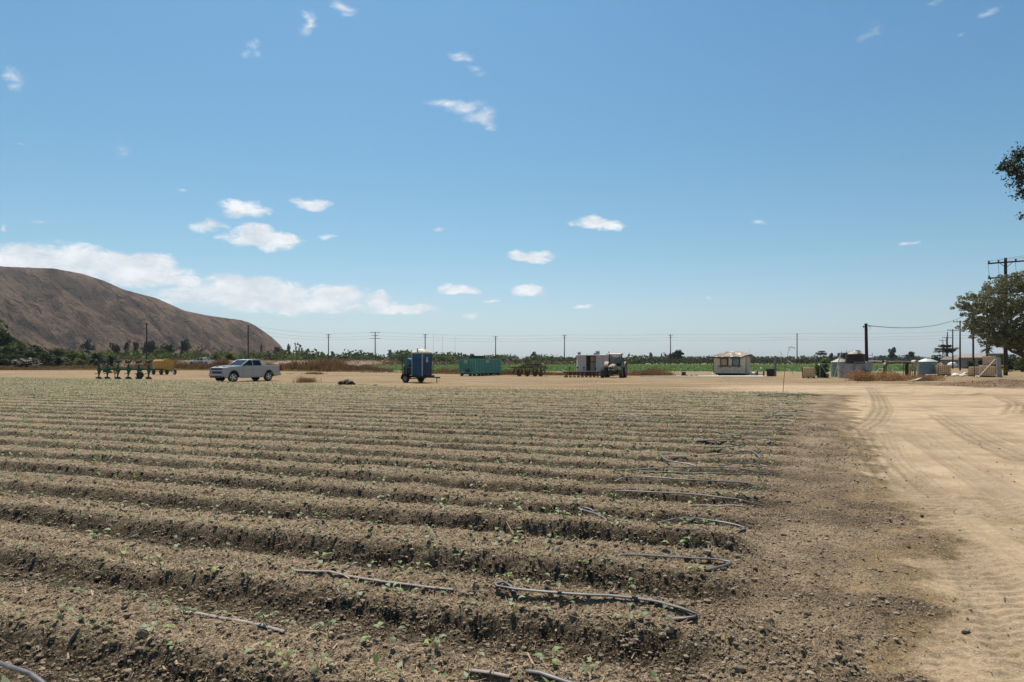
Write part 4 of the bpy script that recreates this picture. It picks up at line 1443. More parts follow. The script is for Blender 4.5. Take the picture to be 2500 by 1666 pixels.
palm(236, 846, 62, 175, 'tall spiky date palm standing first behind the plough')
palm(272, 853, 54, 178, 'spiky date palm second of the pair behind the plough')
palm(526, 853, 42, 200, 'date palm just above the hood of the silver pickup', leaf='mid')
palm(560, 849, 46, 198, 'taller date palm above the cab of the silver pickup', leaf='mid')
palm(142, 862, 40, 170, 'shaggy palm clump sunk in the thicket', leaf='black')
palm(2410, 834, 30, 140, 'fan palm with a thin trunk beneath the big tree', trunk=.2, nf=50)


# ------------------------------------------------------------------ masses nobody could count
def mass(name, label, clumps, size, seed, leaf, cat, aspect=.6, shell=.3):
    v, f = leaves(clumps, size, seed, aspect, shell)
    return tag(link(name, mesh_np(name, v, f, LEAFM[leaf] if isinstance(leaf, str) else leaf)), label, cat, kind='stuff')


r_ = random.Random(5)
cl = []
for i in range(300):
    px = r_.uniform(640, 1570)
    Y = r_.uniform(285, 400)
    hh_ = r_.uniform(2.6, 4.4) * (1.35 if px < 1130 else .95) * (0.8 + .5 * math.sin(px / 37.0) ** 2)
    w = r_.uniform(3, 7)
    cl.append((X_at(px, Y), Y, hh_ * .45, w, 3, hh_ * .55, 46))
mass('brush', 'long belt of green brush across the far side of the fields', cl, .75, 1, 'mid', 'brush')
cl = []
for i in range(260):
    px = r_.uniform(170, 730)
    Y = r_.uniform(215, 270)
    hh_ = r_.uniform(3.0, 5.6) * (0.75 + .35 * math.sin(px / 23.0) ** 2)
    cl.append((X_at(px, Y), Y, hh_ * .45, r_.uniform(2, 4), 2, hh_ * .55, 40))
mass('brush', 'green bushes in a belt under the brown hill', cl, .55, 2, 'mid', 'brush')
cl = []
for i in range(60):
    px = r_.uniform(240, 500)
    Y = r_.uniform(205, 225)
    cl.append((X_at(px, Y), Y, .9, r_.uniform(1.5, 3), 1, .8, 34))
mass('brush', 'bright low greenery along the road behind the plough', cl, .3, 22, 'yellow', 'brush')
# reddish dry scrub in front of the brush
cl = []
for i in range(260):
    px = r_.uniform(700, 1470)
    Y = r_.uniform(225, 290)
    cl.append((X_at(px, Y), Y, .5, r_.uniform(1.5, 4), 2, r_.uniform(.5, 1.3), 26))
mass('scrub', 'reddish brown dry scrub in front of the brush', cl, .38, 3, leafmat('dry_scrub', (0.15, 0.105, 0.065), var=.5, trans=.1), 'scrub')
# orchard rows
cl = []
for Y, hh_ in ((300, 2.3), (309, 2.4), (330, 2.8), (352, 3.2), (380, 3.6), (410, 4.0)):
    x = X_at(1545 if Y < 340 else 1500, Y)
    while x < X_at(2290, Y):
        cl.append((x, Y + r_.uniform(-.4, .4), hh_ * .5, 1.35, 1.3, hh_ * .5 * r_.uniform(.85, 1.1), 30))
        x += 2.3
mass('orchard', 'dark green orchard rows beyond the green crop', cl, .42, 4, 'dark', 'orchard')
# blue far woods along the horizon
cl = []
for i in range(420):
    px = r_.uniform(660, 2420)
    Y = r_.uniform(900, 1900)
    hpx = r_.choice([7, 8, 9, 10, 12]) * (1.35 if 980 < px < 1125 else 1.0) * (0.75 + .4 * math.sin(px / 61.0) ** 2)
    hh_ = CAM_H + hpx / F * Y
    cl.append((X_at(px, Y), Y, hh_ * .5, r_.uniform(5, 14), 6, hh_ * .52, 26))
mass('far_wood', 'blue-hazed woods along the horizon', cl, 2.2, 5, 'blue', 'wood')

# dry weeds along the far edge of the yard
WEED = leafmat('dry_weeds', (0.25, 0.150, 0.068), var=.55, trans=.25)
WEED2 = leafmat('pale_dry_grass', (0.40, 0.27, 0.135), var=.35, trans=.2)


def weeds(name, label, region, n, hmin, hmax, wid, m, seed, cat='weeds', zf=None):
    r2 = np.random.default_rng(seed)
    x, y = region(r2, n)
    clump = 0.30 + 1.5 * np.clip(fbm(x * 0.12, y * 0.16, 4, seed + 500) * 1.3 + 0.3, 0, 1) * np.clip(0.75 + fbm(x * 0.9, y * 0.9, 2, seed + 510), .3, 1.2)
    hh_ = r2.uniform(hmin, hmax, n) * clump * (np.interp(x / y * F + 1250, [100, 420, 830, 960], [.34, 1, 1, .25]) if seed == 31 else 1)
    a = r2.uniform(0, 6.28, n)
    lean = r2.uniform(0, .45, n) * hh_
    w = wid * r2.uniform(.5, 1.5, n)
    b0 = np.stack([x, y, (0 * x if zf is None else zf(y)) - .03], 1)
    sd_ = np.stack([np.cos(a), np.sin(a), 0 * a], 1) * w[:, None]
    b = r2.uniform(0, 6.28, n)
    tp = b0 + np.stack([np.cos(b) * lean, np.sin(b) * lean, hh_], 1)
    v = np.stack([b0 - sd_, b0 + sd_, tp + sd_ * .5, tp - sd_ * .5], 1).reshape(-1, 3)
    return tag(link(name, mesh_np(name, v, np.arange(n * 4).reshape(-1, 4), m)), label, cat, kind='stuff')


def band(pts):
    """region between a near and a far photo row, given per column: (px, near_row, far_Y)"""
    P_ = np.array(pts, float)

    def f(r2, n):
        px = r2.uniform(P_[0, 0], P_[-1, 0], n)
        yn = CAM_H * F / (np.interp(px, P_[:, 0], P_[:, 1]) - HOR)
        yf = np.interp(px, P_[:, 0], P_[:, 2])
        Y = yn + (yf - yn) * r2.random(n) ** 1.3
        return (px - 1250) / F * Y, Y
    return f


weeds('dry_weeds', 'tall reddish dry weeds along the far side of the yard', band([(-200, 905, 165), (230, 904, 150), (500, 903, 146), (650, 905, 148), (800, 908, 135), (900, 908, 124), (960, 909, 118)]), 50000, .75, 1.45, .05, WEED, 31)
weeds('dry_grass', 'golden dry grass edging the yard under the hill', band([(-200, 903.5, 138), (500, 905, 128), (900, 909, 114)]), 9000, .15, .45, .05, WEED2, 32, 'grass')
weeds('dry_weeds', 'brown dry weeds between the yard and the green crop', band([(1050, 913, 108), (1240, 916, 96), (1400, 917, 96), (1560, 917, 90), (1640, 917, 88)]), 20000, .3, .62, .035, WEED, 33)
weeds('dry_grass', 'thin golden grass fringe in front of the green crop', band([(880, 910, 116), (1250, 917, 92), (1650, 919, 84)]), 5000, .08, .28, .035, WEED2, 34, 'grass')
weeds('dry_weeds', 'brown weed tuft standing in front of the crop next to the tractor', lambda r2, n: ((lambda px, q: (X_at(px, q), q))(r2.normal(1585, 24, n), r2.uniform(82, 92, n))), 3600, .35, 1.0, .022, WEED, 35)
weeds('dry_weeds', 'straggly brown weeds under the big trees', lambda r2, n: (r2.normal(35, 6, n), r2.normal(56, 5, n)), 2500, .04, .16, .01, WEED, 36)
weeds('dry_grass', 'thin dead grass among the tanks and pipes', band([(1930, 917, 92), (2300, 917, 92), (2430, 914, 92)]), 6000, .03, .10, .012, WEED2, 37, 'grass')

# the green crop: leafy rows
x0, x1 = [], []
r2 = np.random.default_rng(40)
cx_, cy_ = [], []
for Y in np.arange(112, 262, 1.02):
    lo = X_at(1030, Y) if Y < 116 else X_at(780 - (Y > 130) * 40, Y)
    hi = X_at(2262, Y)
    yy = Y + 0.045 * 0
    stepx = 0.34 * (Y / 112)
    xs = np.arange(lo, hi, stepx)
    xs = xs + r2.normal(0, .08, len(xs))
    slope = 0.0
    cx_.append(xs)
    cy_.append(np.full(len(xs), Y) + r2.normal(0, .1, len(xs)))
cx_, cy_ = np.concatenate(cx_), np.concatenate(cy_)
keep = r2.random(len(cx_)) < np.clip(0.85 * 150 / cy_, 0.25, .9)
# the near edge runs slantwise across the view
yedge = np.interp((cx_ / cy_) * F + 1250, [700, 900, 1200, 1500, 1750, 1950, 2260], [175, 122, 114, 105, 100, 96, 96])
keep &= cy_ > yedge
cx_, cy_ = cx_[keep], cy_[keep]
cl = np.stack([cx_, cy_, 0.20 + 0 * cx_, .30 + 0 * cx_, .25 + 0 * cx_, .22 + 0 * cx_, np.full(len(cx_), 3)], 1)
v, f = leaves(cl, .17, 41, .75, .4)
tag(link('green_crop', mesh_np('green_crop', v, f, leafmat('crop_leaf', (0.135, 0.235, 0.070), var=.35, trans=.35))), 'low bright green crop in rows beyond the yard', 'crop', kind='stuff')
# ------------------------------------------------------------------ things in the yard, west side
def G0(x, y):
    return float(hz(x, y)[0])


def wheel(name, parent, c, r, w, rimr, tyre_m, rim_m, rz=0.0, hub_side=1, lugs=0, spokes=5, sub=True):
    """wheel with its axle along local Y at c"""
    e = MB()
    prof = [(rimr, -w * .42), (r * .90, -w * .5), (r * .985, -w * .36), (r, -w * .15), (r, w * .15), (r * .985, w * .36), (r * .90, w * .5), (rimr, w * .42)]
    e.lathe(prof, axis='Y', n=28)
    if lugs:
        for i in range(lugs):
            a = 2 * math.pi * i / lugs
            for s in (-1, 1):
                a2 = a + (math.pi / lugs if s > 0 else 0)
                e.box((math.cos(a2) * r, s * w * .25, math.sin(a2) * r), (r * .09, w * .5, r * .09), rot=(0, -a2, s * 0.0))
    t = e.build('wheel', tyre_m, parent, smooth=True, angle=40)
    t.location = c
    t.rotation_euler = (0, 0, rz)
    m = MB()
    d = w * .44 * hub_side
    m.lathe([(rimr * .98, d * .55), (rimr, d * .98), (rimr * .90, d), (rimr * .86, d * .70), (rimr * .3, d * .72)][::1 if hub_side > 0 else -1], axis='Y', n=24)
    m.lathe([(rimr * .22, d * .6), (rimr * .2, d * 1.05)], axis='Y', n=12)
    for i in range(spokes):
        a = 2 * math.pi * i / spokes
        m.box((math.cos(a) * rimr * .55, d * .86, math.sin(a) * rimr * .55), (rimr * .75, abs(d) * .25, rimr * .24), rot=(0, -a, 0))
    m.build('rim', rim_m, t, smooth=True)
    return t


RUB = mat('rubber', (0.022, 0.021, 0.020), 0.85, dirt=(0.13, 0.10, 0.07), dirtamt=.35, vscale=5)
RUBD = mat('dusty_rubber', (0.04, 0.035, 0.03), 0.9, dirt=(0.22, 0.17, 0.12), dirtamt=.7, vscale=5)
CHROME = mat('polished_alloy', (0.62, 0.63, 0.65), 0.25, 1.0, var=.05)
STEELD = mat('dark_steel', (0.035, 0.033, 0.032), 0.6, .3, dirt=(0.14, 0.09, 0.06), dirtamt=.4)
RUST = mat('rusty_iron', (0.125, 0.055, 0.030), 0.85, .1, var=.4, vscale=8, dirt=(0.05, 0.028, 0.02), dirtamt=.7, bump=.004)
RUSTL = mat('sun_bleached_rust', (0.30, 0.17, 0.11), 0.8, var=.4, vscale=7, dirt=(0.10, 0.05, 0.03), dirtamt=.6)
BLACKP = mat('black_plastic', (0.015, 0.015, 0.017), 0.5)
GLASSD = mat('dark_glass', (0.010, 0.014, 0.016), 0.08, var=.02, spec=.45)
SILV = mat('silver_paint', (0.41, 0.41, 0.40), 0.34, .25, var=.03, spec=.6)
WHITEP = mat('white_paint', (0.74, 0.74, 0.73), 0.35, var=.03)


# ---- pickup truck
class MBP(MB):
    """a pickup's solids: stretched upward so that hood and bed rails sit at their real height"""

    def build(self, *a, **k):
        self.v = [(x, y, float(np.interp(z, [-1, .60, 1.27, 1.93, 2.5], [-1, .60, 1.41, 1.97, 2.54]))) for (x, y, z) in self.v]
        return MB.build(self, *a, **k)


def pickup(label, loc, rz, paint, scale=1.0, detail=True):
    t = thing('pickup_truck', label, 'pickup', loc, rz)
    t.scale = (scale,) * 3
    L, Wd = 5.85, 2.0
    hw = Wd / 2
    fx, rx = 1.97, -1.67           # wheel centres from the middle of the truck
    # lower body: side outline with wheel arches, built as a closed strip on each side
    def arch(cx, r_, z0, up):
        return [(cx + r_ * math.cos(a), z0 + r_ * math.sin(a)) for a in (np.linspace(math.pi, 0, 9) if up else np.linspace(0, math.pi, 9))]
    sill = 0.46
    prof = [(2.86, 0.42), (2.92, 0.62), (2.90, 0.98), (2.84, 1.12), (2.45, 1.19), (1.22, 1.25), (0.96, 1.27), (-0.98, 1.28), (-1.02, 1.27), (-2.88, 1.30), (-2.93, 1.24), (-2.93, 0.62), (-2.86, 0.56)]
    bot = [(-2.86, 0.56)]
    lower = arch(rx, .54, .42, True) + arch(fx, .54, .42, True)
    poly = prof[:-1] + [(-2.86, 0.50)] + lower
    b = MBP()
    # side skins
    for s in (-1, 1):
        b.add([(x, s * hw, z) for (x, z) in poly] + [(x, s * (hw - .07), z) for (x, z) in poly], [])
    n = len(poly)
    for s, base in ((-1, 0), (1, 2 * n)):
        b.f += [tuple(range(base, base + n))]
        b.f += [(base + i, base + (i + 1) % n, base + n + (i + 1) % n, base + n + i) for i in range(n)]
    # fill between the sides: hood, nose, doors' top, tail
    b.prism([(2.86, 0.45), (2.90, 0.62), (2.88, 0.98), (2.82, 1.13), (2.45, 1.20), (1.20, 1.27), (0.9, 1.0), (0.9, .95), (2.56, .95), (2.56, .45)], -hw + .03, hw - .03)
    b.box((0.0, 0, .75), (2.0, Wd - .10, .55))
    b.box((-2.88, 0, .93), (.08, Wd - .08, .70))
    b.box((-1.9, 0, .72), (1.95, Wd - .2, .08))
    for s in (-1, 1):      # fender flares
        for cx in (fx, rx):
            pts = [(cx + .555 * math.cos(a), s * (hw + .012), .42 + .555 * math.sin(a)) for a in np.linspace(0.05, math.pi - .05, 12)]
            b.tube(pts, .028, n=5)
        b.box((0.2, s * (hw + .005), .98), (4.2, .012, .03))
    # hood bulges
    b.box((1.95, .48, 1.245), (1.25, .36, .05), rot=(0, .055, 0))
    b.box((1.95, -.48, 1.245), (1.25, .36, .05), rot=(0, .055, 0))
    b.build('body', paint, t, smooth=True, angle=28, bevel=.012)
    # cab
    zt = 1.90
    A = [(1.18, 1.24, .93), (.30, 1.86, .76), (-.85, 1.90, .74), (-1.0, 1.62, .80), (-1.03, 1.26, .95)]
    c = MBP()
    roof = [(.34, .74, 1.86), (-.83, .73, 1.895), (-.83, -.73, 1.895), (.34, -.74, 1.86)]
    c.prism([(.42, 1.83), (.30, 1.87), (-.3, 1.93), (-.80, 1.91), (-.93, 1.84), (-.90, 1.80), (.35, 1.80)], -.76, .76)
    for s in (-1, 1):
        c.bar((1.20, s * .92, 1.25), (.34, s * .75, 1.84), .07)
        c.bar((.02, s * .93, 1.25), (.0, s * .77, 1.84), .09)
        c.bar((-.96, s * .90, 1.25), (-.88, s * .75, 1.84), .17)
        c.bar((.34, s * .76, 1.84), (-.88, s * .76, 1.85), .07)
    c.box((-.98, 0, 1.30), (.05, 1.7, .12))
    c.build('cab', paint, t, smooth=True, angle=35, bevel=.01)

    def pane(name, p):
        m = MBP().add(p, [(0, 1, 2, 3)])
        cc = Vector((0, 0, 1.4))
        q = [Vector(a).lerp(cc, .02) for a in p]
        m.add(q, [(3, 2, 1, 0)])
        m.build(name, GLASSD, t)
    pane('windshield', [(1.17, .90, 1.265), (1.17, -.90, 1.265), (.36, -.73, 1.83), (.36, .73, 1.83)])
    pane('rear_window', [(-.97, .80, 1.36), (-.97, -.80, 1.36), (-.90, -.70, 1.80), (-.90, .70, 1.80)])
    for s in (-1, 1):
        pane('side_window', [(1.10, s * .925, 1.275), (.06, s * .94, 1.285), (.04, s * .775, 1.80), (.36, s * .77, 1.80)])
        pane('side_window', [(-.02, s * .94, 1.285), (-.88, s * .93, 1.29), (-.82, s * .775, 1.80), (-.03, s * .775, 1.80)])
    for s in (-1, 1):
        wheel('wheel', t, (fx, s * .84, .42), .42, .27, .27, RUB, CHROME, rz=(-.28), hub_side=s)
        wheel('wheel', t, (rx, s * .84, .42), .42, .27, .27, RUB, CHROME, hub_side=s)
    # wheel wells and chassis
    MBP().box((.1, 0, .50), (5.2, 1.3, .16)).box((fx, 0, .66), (1.12, 1.60, .56)).box((rx, 0, .66), (1.12, 1.60, .56)).box((fx, 0, .93), (1.16, 1.90, .03)).box((rx, 0, .93), (1.16, 1.90, .03)).box((0.1, 0, .44), (2.3, 1.86, .10)).build('chassis', BLACKP, t)
    if not detail:
        return t
    g = MBP()
    g.box((2.905, 0, 1.035), (.03, 1.62, .10)).box((2.93, 0, .80), (.03, 1.16, .15))
    for z in (1.01, 1.035, 1.06, .76, .80, .84):
        g.box((2.925, 0, z), (.03, 1.5 if z > .9 else 1.1, .008))
    g.build('grille', BLACKP, t)
    for s in (-1, 1):
        MBP().prism([(2.935, .98), (2.935, 1.085), (2.72, 1.10), (2.76, 1.0)], s * .72, s * .985).build('headlight', mat('lamp_glass', (.30, .32, .34), .12, spec=.9), t)
        MBP().box((2.945, s * .80, .62), (.03, .13, .13)).build('fog_lamp', mat('lamp_glass', (.30, .32, .34), .12), t)
        MBP().box((-2.885, s * .955, 1.06), (.14, .11, .42)).build('tail_light', mat('red_lens', (.35, .012, .012), .2, var=.05), t)
        mm = MBP().box((.98, s * 1.10, 1.36), (.10, .24, .20)).bar((.98, s * .95, 1.30), (.98, s * 1.05, 1.32), .05)
        mm.build('wing_mirror', BLACKP, t, bevel=.015)
        for x in (.13, -.86):
            MBP().box((x, s * 1.02, 1.10), (.20, .035, .035)).build('door_handle', CHROME, t)
        for x in (1.05, .03, -.97):
            MBP().box((x, s * (hw + .003), .88), (.012, .006, .72)).build('door_seam', BLACKP, t)
    bp = MBP().box((2.93, 0, .63), (.16, 1.84, .18)).box((2.88, .82, .60), (.24, .30, .20), rot=(0, 0, -.35)).box((2.88, -.82, .60), (.24, .30, .20), rot=(0, 0, .35))
    bp.build('front_bumper', paint, t, bevel=.03)
    MBP().box((2.88, 0, .45), (.16, 1.7, .14)).build('air_dam', BLACKP, t)
    for s in (-1, 1):
        MBP().tube([(2.95, s * .34, .47), (3.0, s * .36, .44), (2.95, s * .48, .43), (2.86, s * .5, .46)], .025, n=6).build('tow_hook', CHROME, t)
    MBP().box((-3.02, 0, .60), (.16, 1.86, .18)).build('rear_bumper', mat('dull_chrome', (.35, .34, .33), .35, .8), t, bevel=.03)
    MBP().box((-3.16, .0, .52), (.20, .08, .07)).build('tow_hitch', STEELD, t)
    MBP().box((-1.22, 0, 1.37), (.42, 1.62, .26)).box((-1.22, 0, 1.51), (.46, 1.68, .035)).build('tool_box', mat('aluminium', (.55, .55, .54), .4, .7), t)
    MBP().box((.0, 0, 1.935), (.12, .04, .05)).build('roof_antenna', BLACKP, t)
    for s in (-1, 1):
        MBP().tube([(1.3, s * .99, .40), (-.9, s * .99, .40)], .04, n=8).build('running_board', mat('dull_chrome', (.35, .34, .33), .35, .8), t)
    return t


a_p = math.radians(59)
hd = (-math.cos(a_p), -math.sin(a_p))
# the front corner on the driver's side is seen at column 548
fl = (X_at(548, 57.3), 57.3)
rt = (-hd[1] * -1, 0)
sx_ = (math.sin(a_p), -math.cos(a_p))          # towards the driver's side
cxp = fl[0] - hd[0] * 2.9 - sx_[0] * 1.0
cyp = fl[1] - hd[1] * 2.9 - sx_[1] * 1.0
pickup('silver four-door pickup parked at the far edge of the planted field', (cxp, cyp, G0(cxp, cyp) - .02), math.atan2(hd[1], hd[0]), SILV)

# white pickup far off on the raised road
yw = 168.0
pickup('white pickup half hidden behind tall weeds on the farm road', (X_at(492, yw), yw, .50), math.radians(176), WHITEP, 1.0, detail=False)

# ---- reversible plough
GRN = mat('plough_green', (0.012, 0.085, 0.028), 0.45, var=.2, dirt=(0.06, 0.05, 0.03), dirtamt=.35, vscale=3)
SHARE = mat('worn_plough_steel', (0.040, 0.036, 0.034), 0.5, .6, dirt=(0.12, 0.08, 0.05), dirtamt=.6)
SHINE = mat('polished_share', (0.34, 0.33, 0.32), 0.35, .9)
YELP = mat('yellow_paint', (0.55, 0.30, 0.025), 0.55, var=.15, dirt=(0.25, 0.13, 0.04), dirtamt=.5)


def plough(loc, rz):
    t = thing('plough', 'green six-bottom reversible plough standing at the far edge of the field', 'plough', loc, rz)
    f = MB()
    f.bar((-2.65, 0, 1.00), (2.72, 0.05, 1.00), .17, .17)
    f.bar((-1.95, 0, .95), (-1.35, -.1, .68), .22, .18)
    f.bar((-1.9, .1, 1.06), (-.9, .1, 1.12), .06, .06)
    f.bar((1.3, .0, .85), (.7, .05, 1.08), .07, .07)
    f.box((-2.0, 0, .86), (.34, .30, .34))
    f.box((-1.0, 0, .90), (.28, .22, .22))
    f.build('main_beam', GRN, t, bevel=.01)
    xs = [-2.62, -1.77, -.72, .33, 1.35, 2.36]
    for i, x in enumerate(xs):
        b = MB()
        # diamond bracket and legs up and down
        b.prism([(x - .20, 1.0), (x - .10, 1.28), (x - .02, 1.56), (x + .07, 1.56), (x + .10, 1.28), (x + .25, 1.02), (x + .16, .78), (x + .02, .42), (x + .0, .20), (x - .12, .20), (x - .10, .45), (x - .14, .78)], -.045, .045)
        b.box((x + .02, 0, 1.0), (.34, .26, .30))
        body = b.build('plough_leg', GRN, t, bevel=.006)
        for up in (0, 1):
            s = 1 if up else -1
            z0 = 1.72 if up else .13
            m = MB()
            # curved mouldboard: swept strip
            rows = []
            for k in range(6):
                q = k / 5
                rows.append((x - .30 + .52 * q, -.16 + .30 * q * q, z0 + s * (.10 - .24 * q * (1 - q) * 1.5)))
            for k in range(5):
                a, c_ = rows[k], rows[k + 1]
                hh = .12 + .04 * k / 5
                m.add([(a[0], a[1], a[2] - hh * .5), (c_[0], c_[1], c_[2] - hh * .5), (c_[0] + .02, c_[1] + .05, c_[2] + hh * .5), (a[0] + .02, a[1] + .05, a[2] + hh * .5),
                       (a[0], a[1] + .02, a[2] - hh * .5), (c_[0], c_[1] + .02, c_[2] - hh * .5), (c_[0] + .02, c_[1] + .07, c_[2] + hh * .5), (a[0] + .02, a[1] + .07, a[2] + hh * .5)],
                      [(0, 1, 2, 3), (7, 6, 5, 4), (0, 4, 5, 1), (2, 6, 7, 3), (1, 5, 6, 2), (0, 3, 7, 4)])
            m.prism([(x - .42, z0 - s * .12), (x + .20, z0 - s * .13), (x + .22, z0 - s * .03), (x - .1, z0 + s * .02)], -.10, .02)
            m.build('mouldboard', SHARE, body)
            # skimmer (small blade on an arm)
            k = MB()
            zs = 1.42 if up else .56
            k.bar((x - .02, -.05, zs - s * .12), (x - .20, -.12, zs), .04)
            k.prism([(x - .40, zs - .05), (x - .18, zs - .02), (x - .16, zs + .05), (x - .30, zs + .04)], -.14, -.11)
            k.build('skimmer', SHARE, body)
            if up:
                h_ = MB()
                h_.tube([(x - .34, -.12, 1.93), (x - .20, -.1, 1.86), (x - .06, -.06, 1.72), (x - .03, 0, 1.60)], [.012, .02, .03, .02], n=5)
                h_.build('share_point', SHINE, body)
    wheel('wheel', t, (1.62, -.25, .46), .34, .26, .17, RUB, GRN, hub_side=-1, spokes=4)
    w = MB().bar((1.62, .0, .46), (1.55, 0, .95), .12).bar((1.62, -.25, .46), (1.62, .05, .46), .07)
    w.build('wheel_arm', GRN, t)
    MB().bar((-.98, -.1, 0), (-.98, -.1, .95), .055).box((-.98, -.1, .02), (.2, .2, .03)).build('parking_stand', YELP, t)
    MB().cyl((-1.3, -.12, .74), (-.7, -.12, .66), .06, .06, 10).build('hydraulic_cylinder', YELP, t, smooth=True)
    MB().tube([(-2.3, -.1, 1.1), (-2.0, -.12, 1.22), (-1.7, -.12, 1.20), (-1.4, -.1, 1.12)], .018, n=6).tube([(-1.2, -.1, 1.06), (-.9, -.14, 1.14), (-.5, -.1, 1.05)], .016, n=6).build('hydraulic_hose', BLACKP, t, smooth=True)
    return t


yp = 67.0
xp = X_at(306, yp)
plough((xp, yp, G0(xp, yp) - .03), math.radians(-2))


# ---- yellow tank trailer
def tank_trailer(loc, rz):
    t = thing('tank_trailer', 'yellow water tank trailer parked behind the plough', 'trailer', loc, rz)
    b = MB()
    prof = []
    for a in np.linspace(0, 2 * math.pi, 22)[:-1]:
        ca, sa = math.cos(a), math.sin(a)
        prof.append((.72 * abs(ca) ** .55 * (1 if ca > 0 else -1), 1.28 + .66 * abs(sa) ** .6 * (1 if sa > 0 else -1)))
    b.prism(prof, -1.35, 1.35, plane='YZ')
    tank = b.build('tank', mat('faded_yellow_tank', (0.56, 0.315, 0.035), .5, var=.12, vscale=1.5, dirt=(.30, .15, .04), dirtamt=.5), t, smooth=True, angle=40)
    for x in (-.5, .45, 1.1):
        pr = [(x, p[0] * 1.012, 1.28 + (p[1] - 1.28) * 1.012) for p in prof]
        m = MB().tube(pr + [pr[0]], .018, n=5)
        m.build('strap', STEELD, t)
    MB().lathe([(.20, 1.92), (.20, 2.0), (.12, 2.04)], c=(.6, 0, 0), n=14).cyl((.6, .1, 2.0), (.6, .1, 2.12), .05).build('filler_cap', STEELD, t, smooth=True)
    f = MB()
    for s in (-1, 1):
        f.bar((-1.5, s * .42, .58), (1.55, s * .42, .58), .09, .12)
    for x in (-1.3, 0, 1.3):
        f.bar((x, -.6, .60), (x, .6, .60), .08)
    f.bar((1.5, .42, .58), (2.6, 0, .5), .08).bar((1.5, -.42, .58), (2.6, 0, .5), .08)
    f.bar((2.6, 0, .5), (3.15, -.05, .16), .07)
    f.build('frame', STEELD, t)
    for (x, s) in ((-.75, -1), (-.75, 1), (1.35, -1), (1.35, 1)):
        wheel('wheel', t, (x, s * .85, .36), .36, .22, .20, RUBD, RUST, hub_side=s, spokes=4)
    MB().bar((-.75, -.85, .36), (-.75, .85, .36), .08).bar((1.35, -.85, .36), (1.35, .85, .36), .08).build('axle', STEELD, t)
    return t


yt = 88.0
xt = X_at(398, yt)
tank_trailer((xt, yt, G0(xt, yt)), math.radians(-38))


# ---- toilet trailer
BLUE = mat('toilet_blue', (0.004, 0.075, 0.165), .5, var=.12, vscale=2, dirt=(.04, .05, .07), dirtamt=.5)
GREYP = mat('grey_trim', (.38, .42, .46), .5)


def toilet_trailer(loc, rz):
    t = thing('trailer', 'low farm trailer carrying a blue portable toilet, with two wheels', 'trailer', loc, rz)
    f = MB()
    for s in (-1, 1):
        f.bar((-.75, s * .60, .50), (1.75, s * .60, .50), .08, .12)
    for x in (-.7, -.1, .4, 1.0, 1.7):
        f.bar((x, -.66, .50), (x, .66, .50), .06, .10)
    f.box((.5, 0, .565), (2.5, 1.3, .03))
    f.bar((1.6, .5, .48), (2.6, 0, .46), .08).bar((1.6, -.5, .48), (2.6, 0, .46), .08).bar((2.5, 0, .46), (2.85, 0, .46), .10)
    f.build('frame', STEELD, t)
    j = MB().cyl((2.62, -.10, .02), (2.62, -.10, .50), .035).box((2.62, -.10, .015), (.14, .14, .03)).tube([(2.75, .02, .40), (2.82, .02, .25), (2.76, .03, .12)], .012, n=4)
    j.build('jack_stand', STEELD, t, smooth=True)
    for s in (-1, 1):
        wheel('wheel', t, (0, s * .93, .345), .345, .21, .19, RUB, mat('tan_wheel', (.38, .34, .25), .6, dirt=(.1, .08, .05), dirtamt=.6), hub_side=s, spokes=6)
        pts = [(.44 * math.cos(a), s * .93, .35 + .44 * math.sin(a)) for a in np.linspace(-.1, math.pi + .1, 12)]
        fm = MB()
        for p, q in zip(pts[:-1], pts[1:]):
            fm.add([(p[0], p[1] - .13, p[2]), (q[0], q[1] - .13, q[2]), (q[0], q[1] + .13, q[2]), (p[0], p[1] + .13, p[2]),
                    (p[0], p[1] - .13, p[2] + .015), (q[0], q[1] - .13, q[2] + .015), (q[0], q[1] + .13, q[2] + .015), (p[0], p[1] + .13, p[2] + .015)],
                   [(0, 1, 2, 3), (7, 6, 5, 4), (0, 4, 5, 1), (2, 6, 7, 3)])
        fm.build('mudguard', BLACKP, t)
    MB().cyl((0, -.93, .345), (0, .93, .345), .04).build('axle', STEELD, t)
    r = MB()     # rear rack and front hand rails
    for s in (-1, 1):
        r.bar((-.70, s * .58, .55), (-.70, s * .58, 2.10), .05)
        r.bar((-.70, s * .58, 2.10), (.25, s * .58, 2.10), .05)
        r.bar((-.70, s * .58, 1.30), (.25, s * .58, 1.30), .05)
        r.bar((-.30, s * .58, .55), (-.30, s * .58, 1.30), .04)
    r.bar((-.70, -.58, 2.10), (-.70, .58, 2.10), .05).box((-.25, .55, 1.35), (.9, .03, 1.5)).box((-.2, -.0, .95), (.85, 1.1, .62))
    r.build('rack', BLACKP, t)
    h = MB()
    for (x, y) in ((1.68, -.5), (1.68, .0), (1.95, -.35), (2.05, .1)):
        h.bar((x, y, .5), (x, y, 1.42), .035)
    h.bar((1.95, -.35, 1.42), (2.05, .1, 1.42), .035).bar((1.68, -.5, 1.42), (1.68, .0, 1.42), .03).box((1.95, -.1, .60), (.4, .6, .05))
    h.build('hand_rail', RUST, t)
    return t


sT = math.radians(-34)
lT = (-8.2, 56.8)
zT = G0(*lT)
toilet_trailer((lT[0], lT[1], zT - .01), sT)
c_, s_ = math.cos(sT), math.sin(sT)


def onT(x, y):
    return (lT[0] + c_ * x - s_ * y, lT[1] + s_ * x + c_ * y)


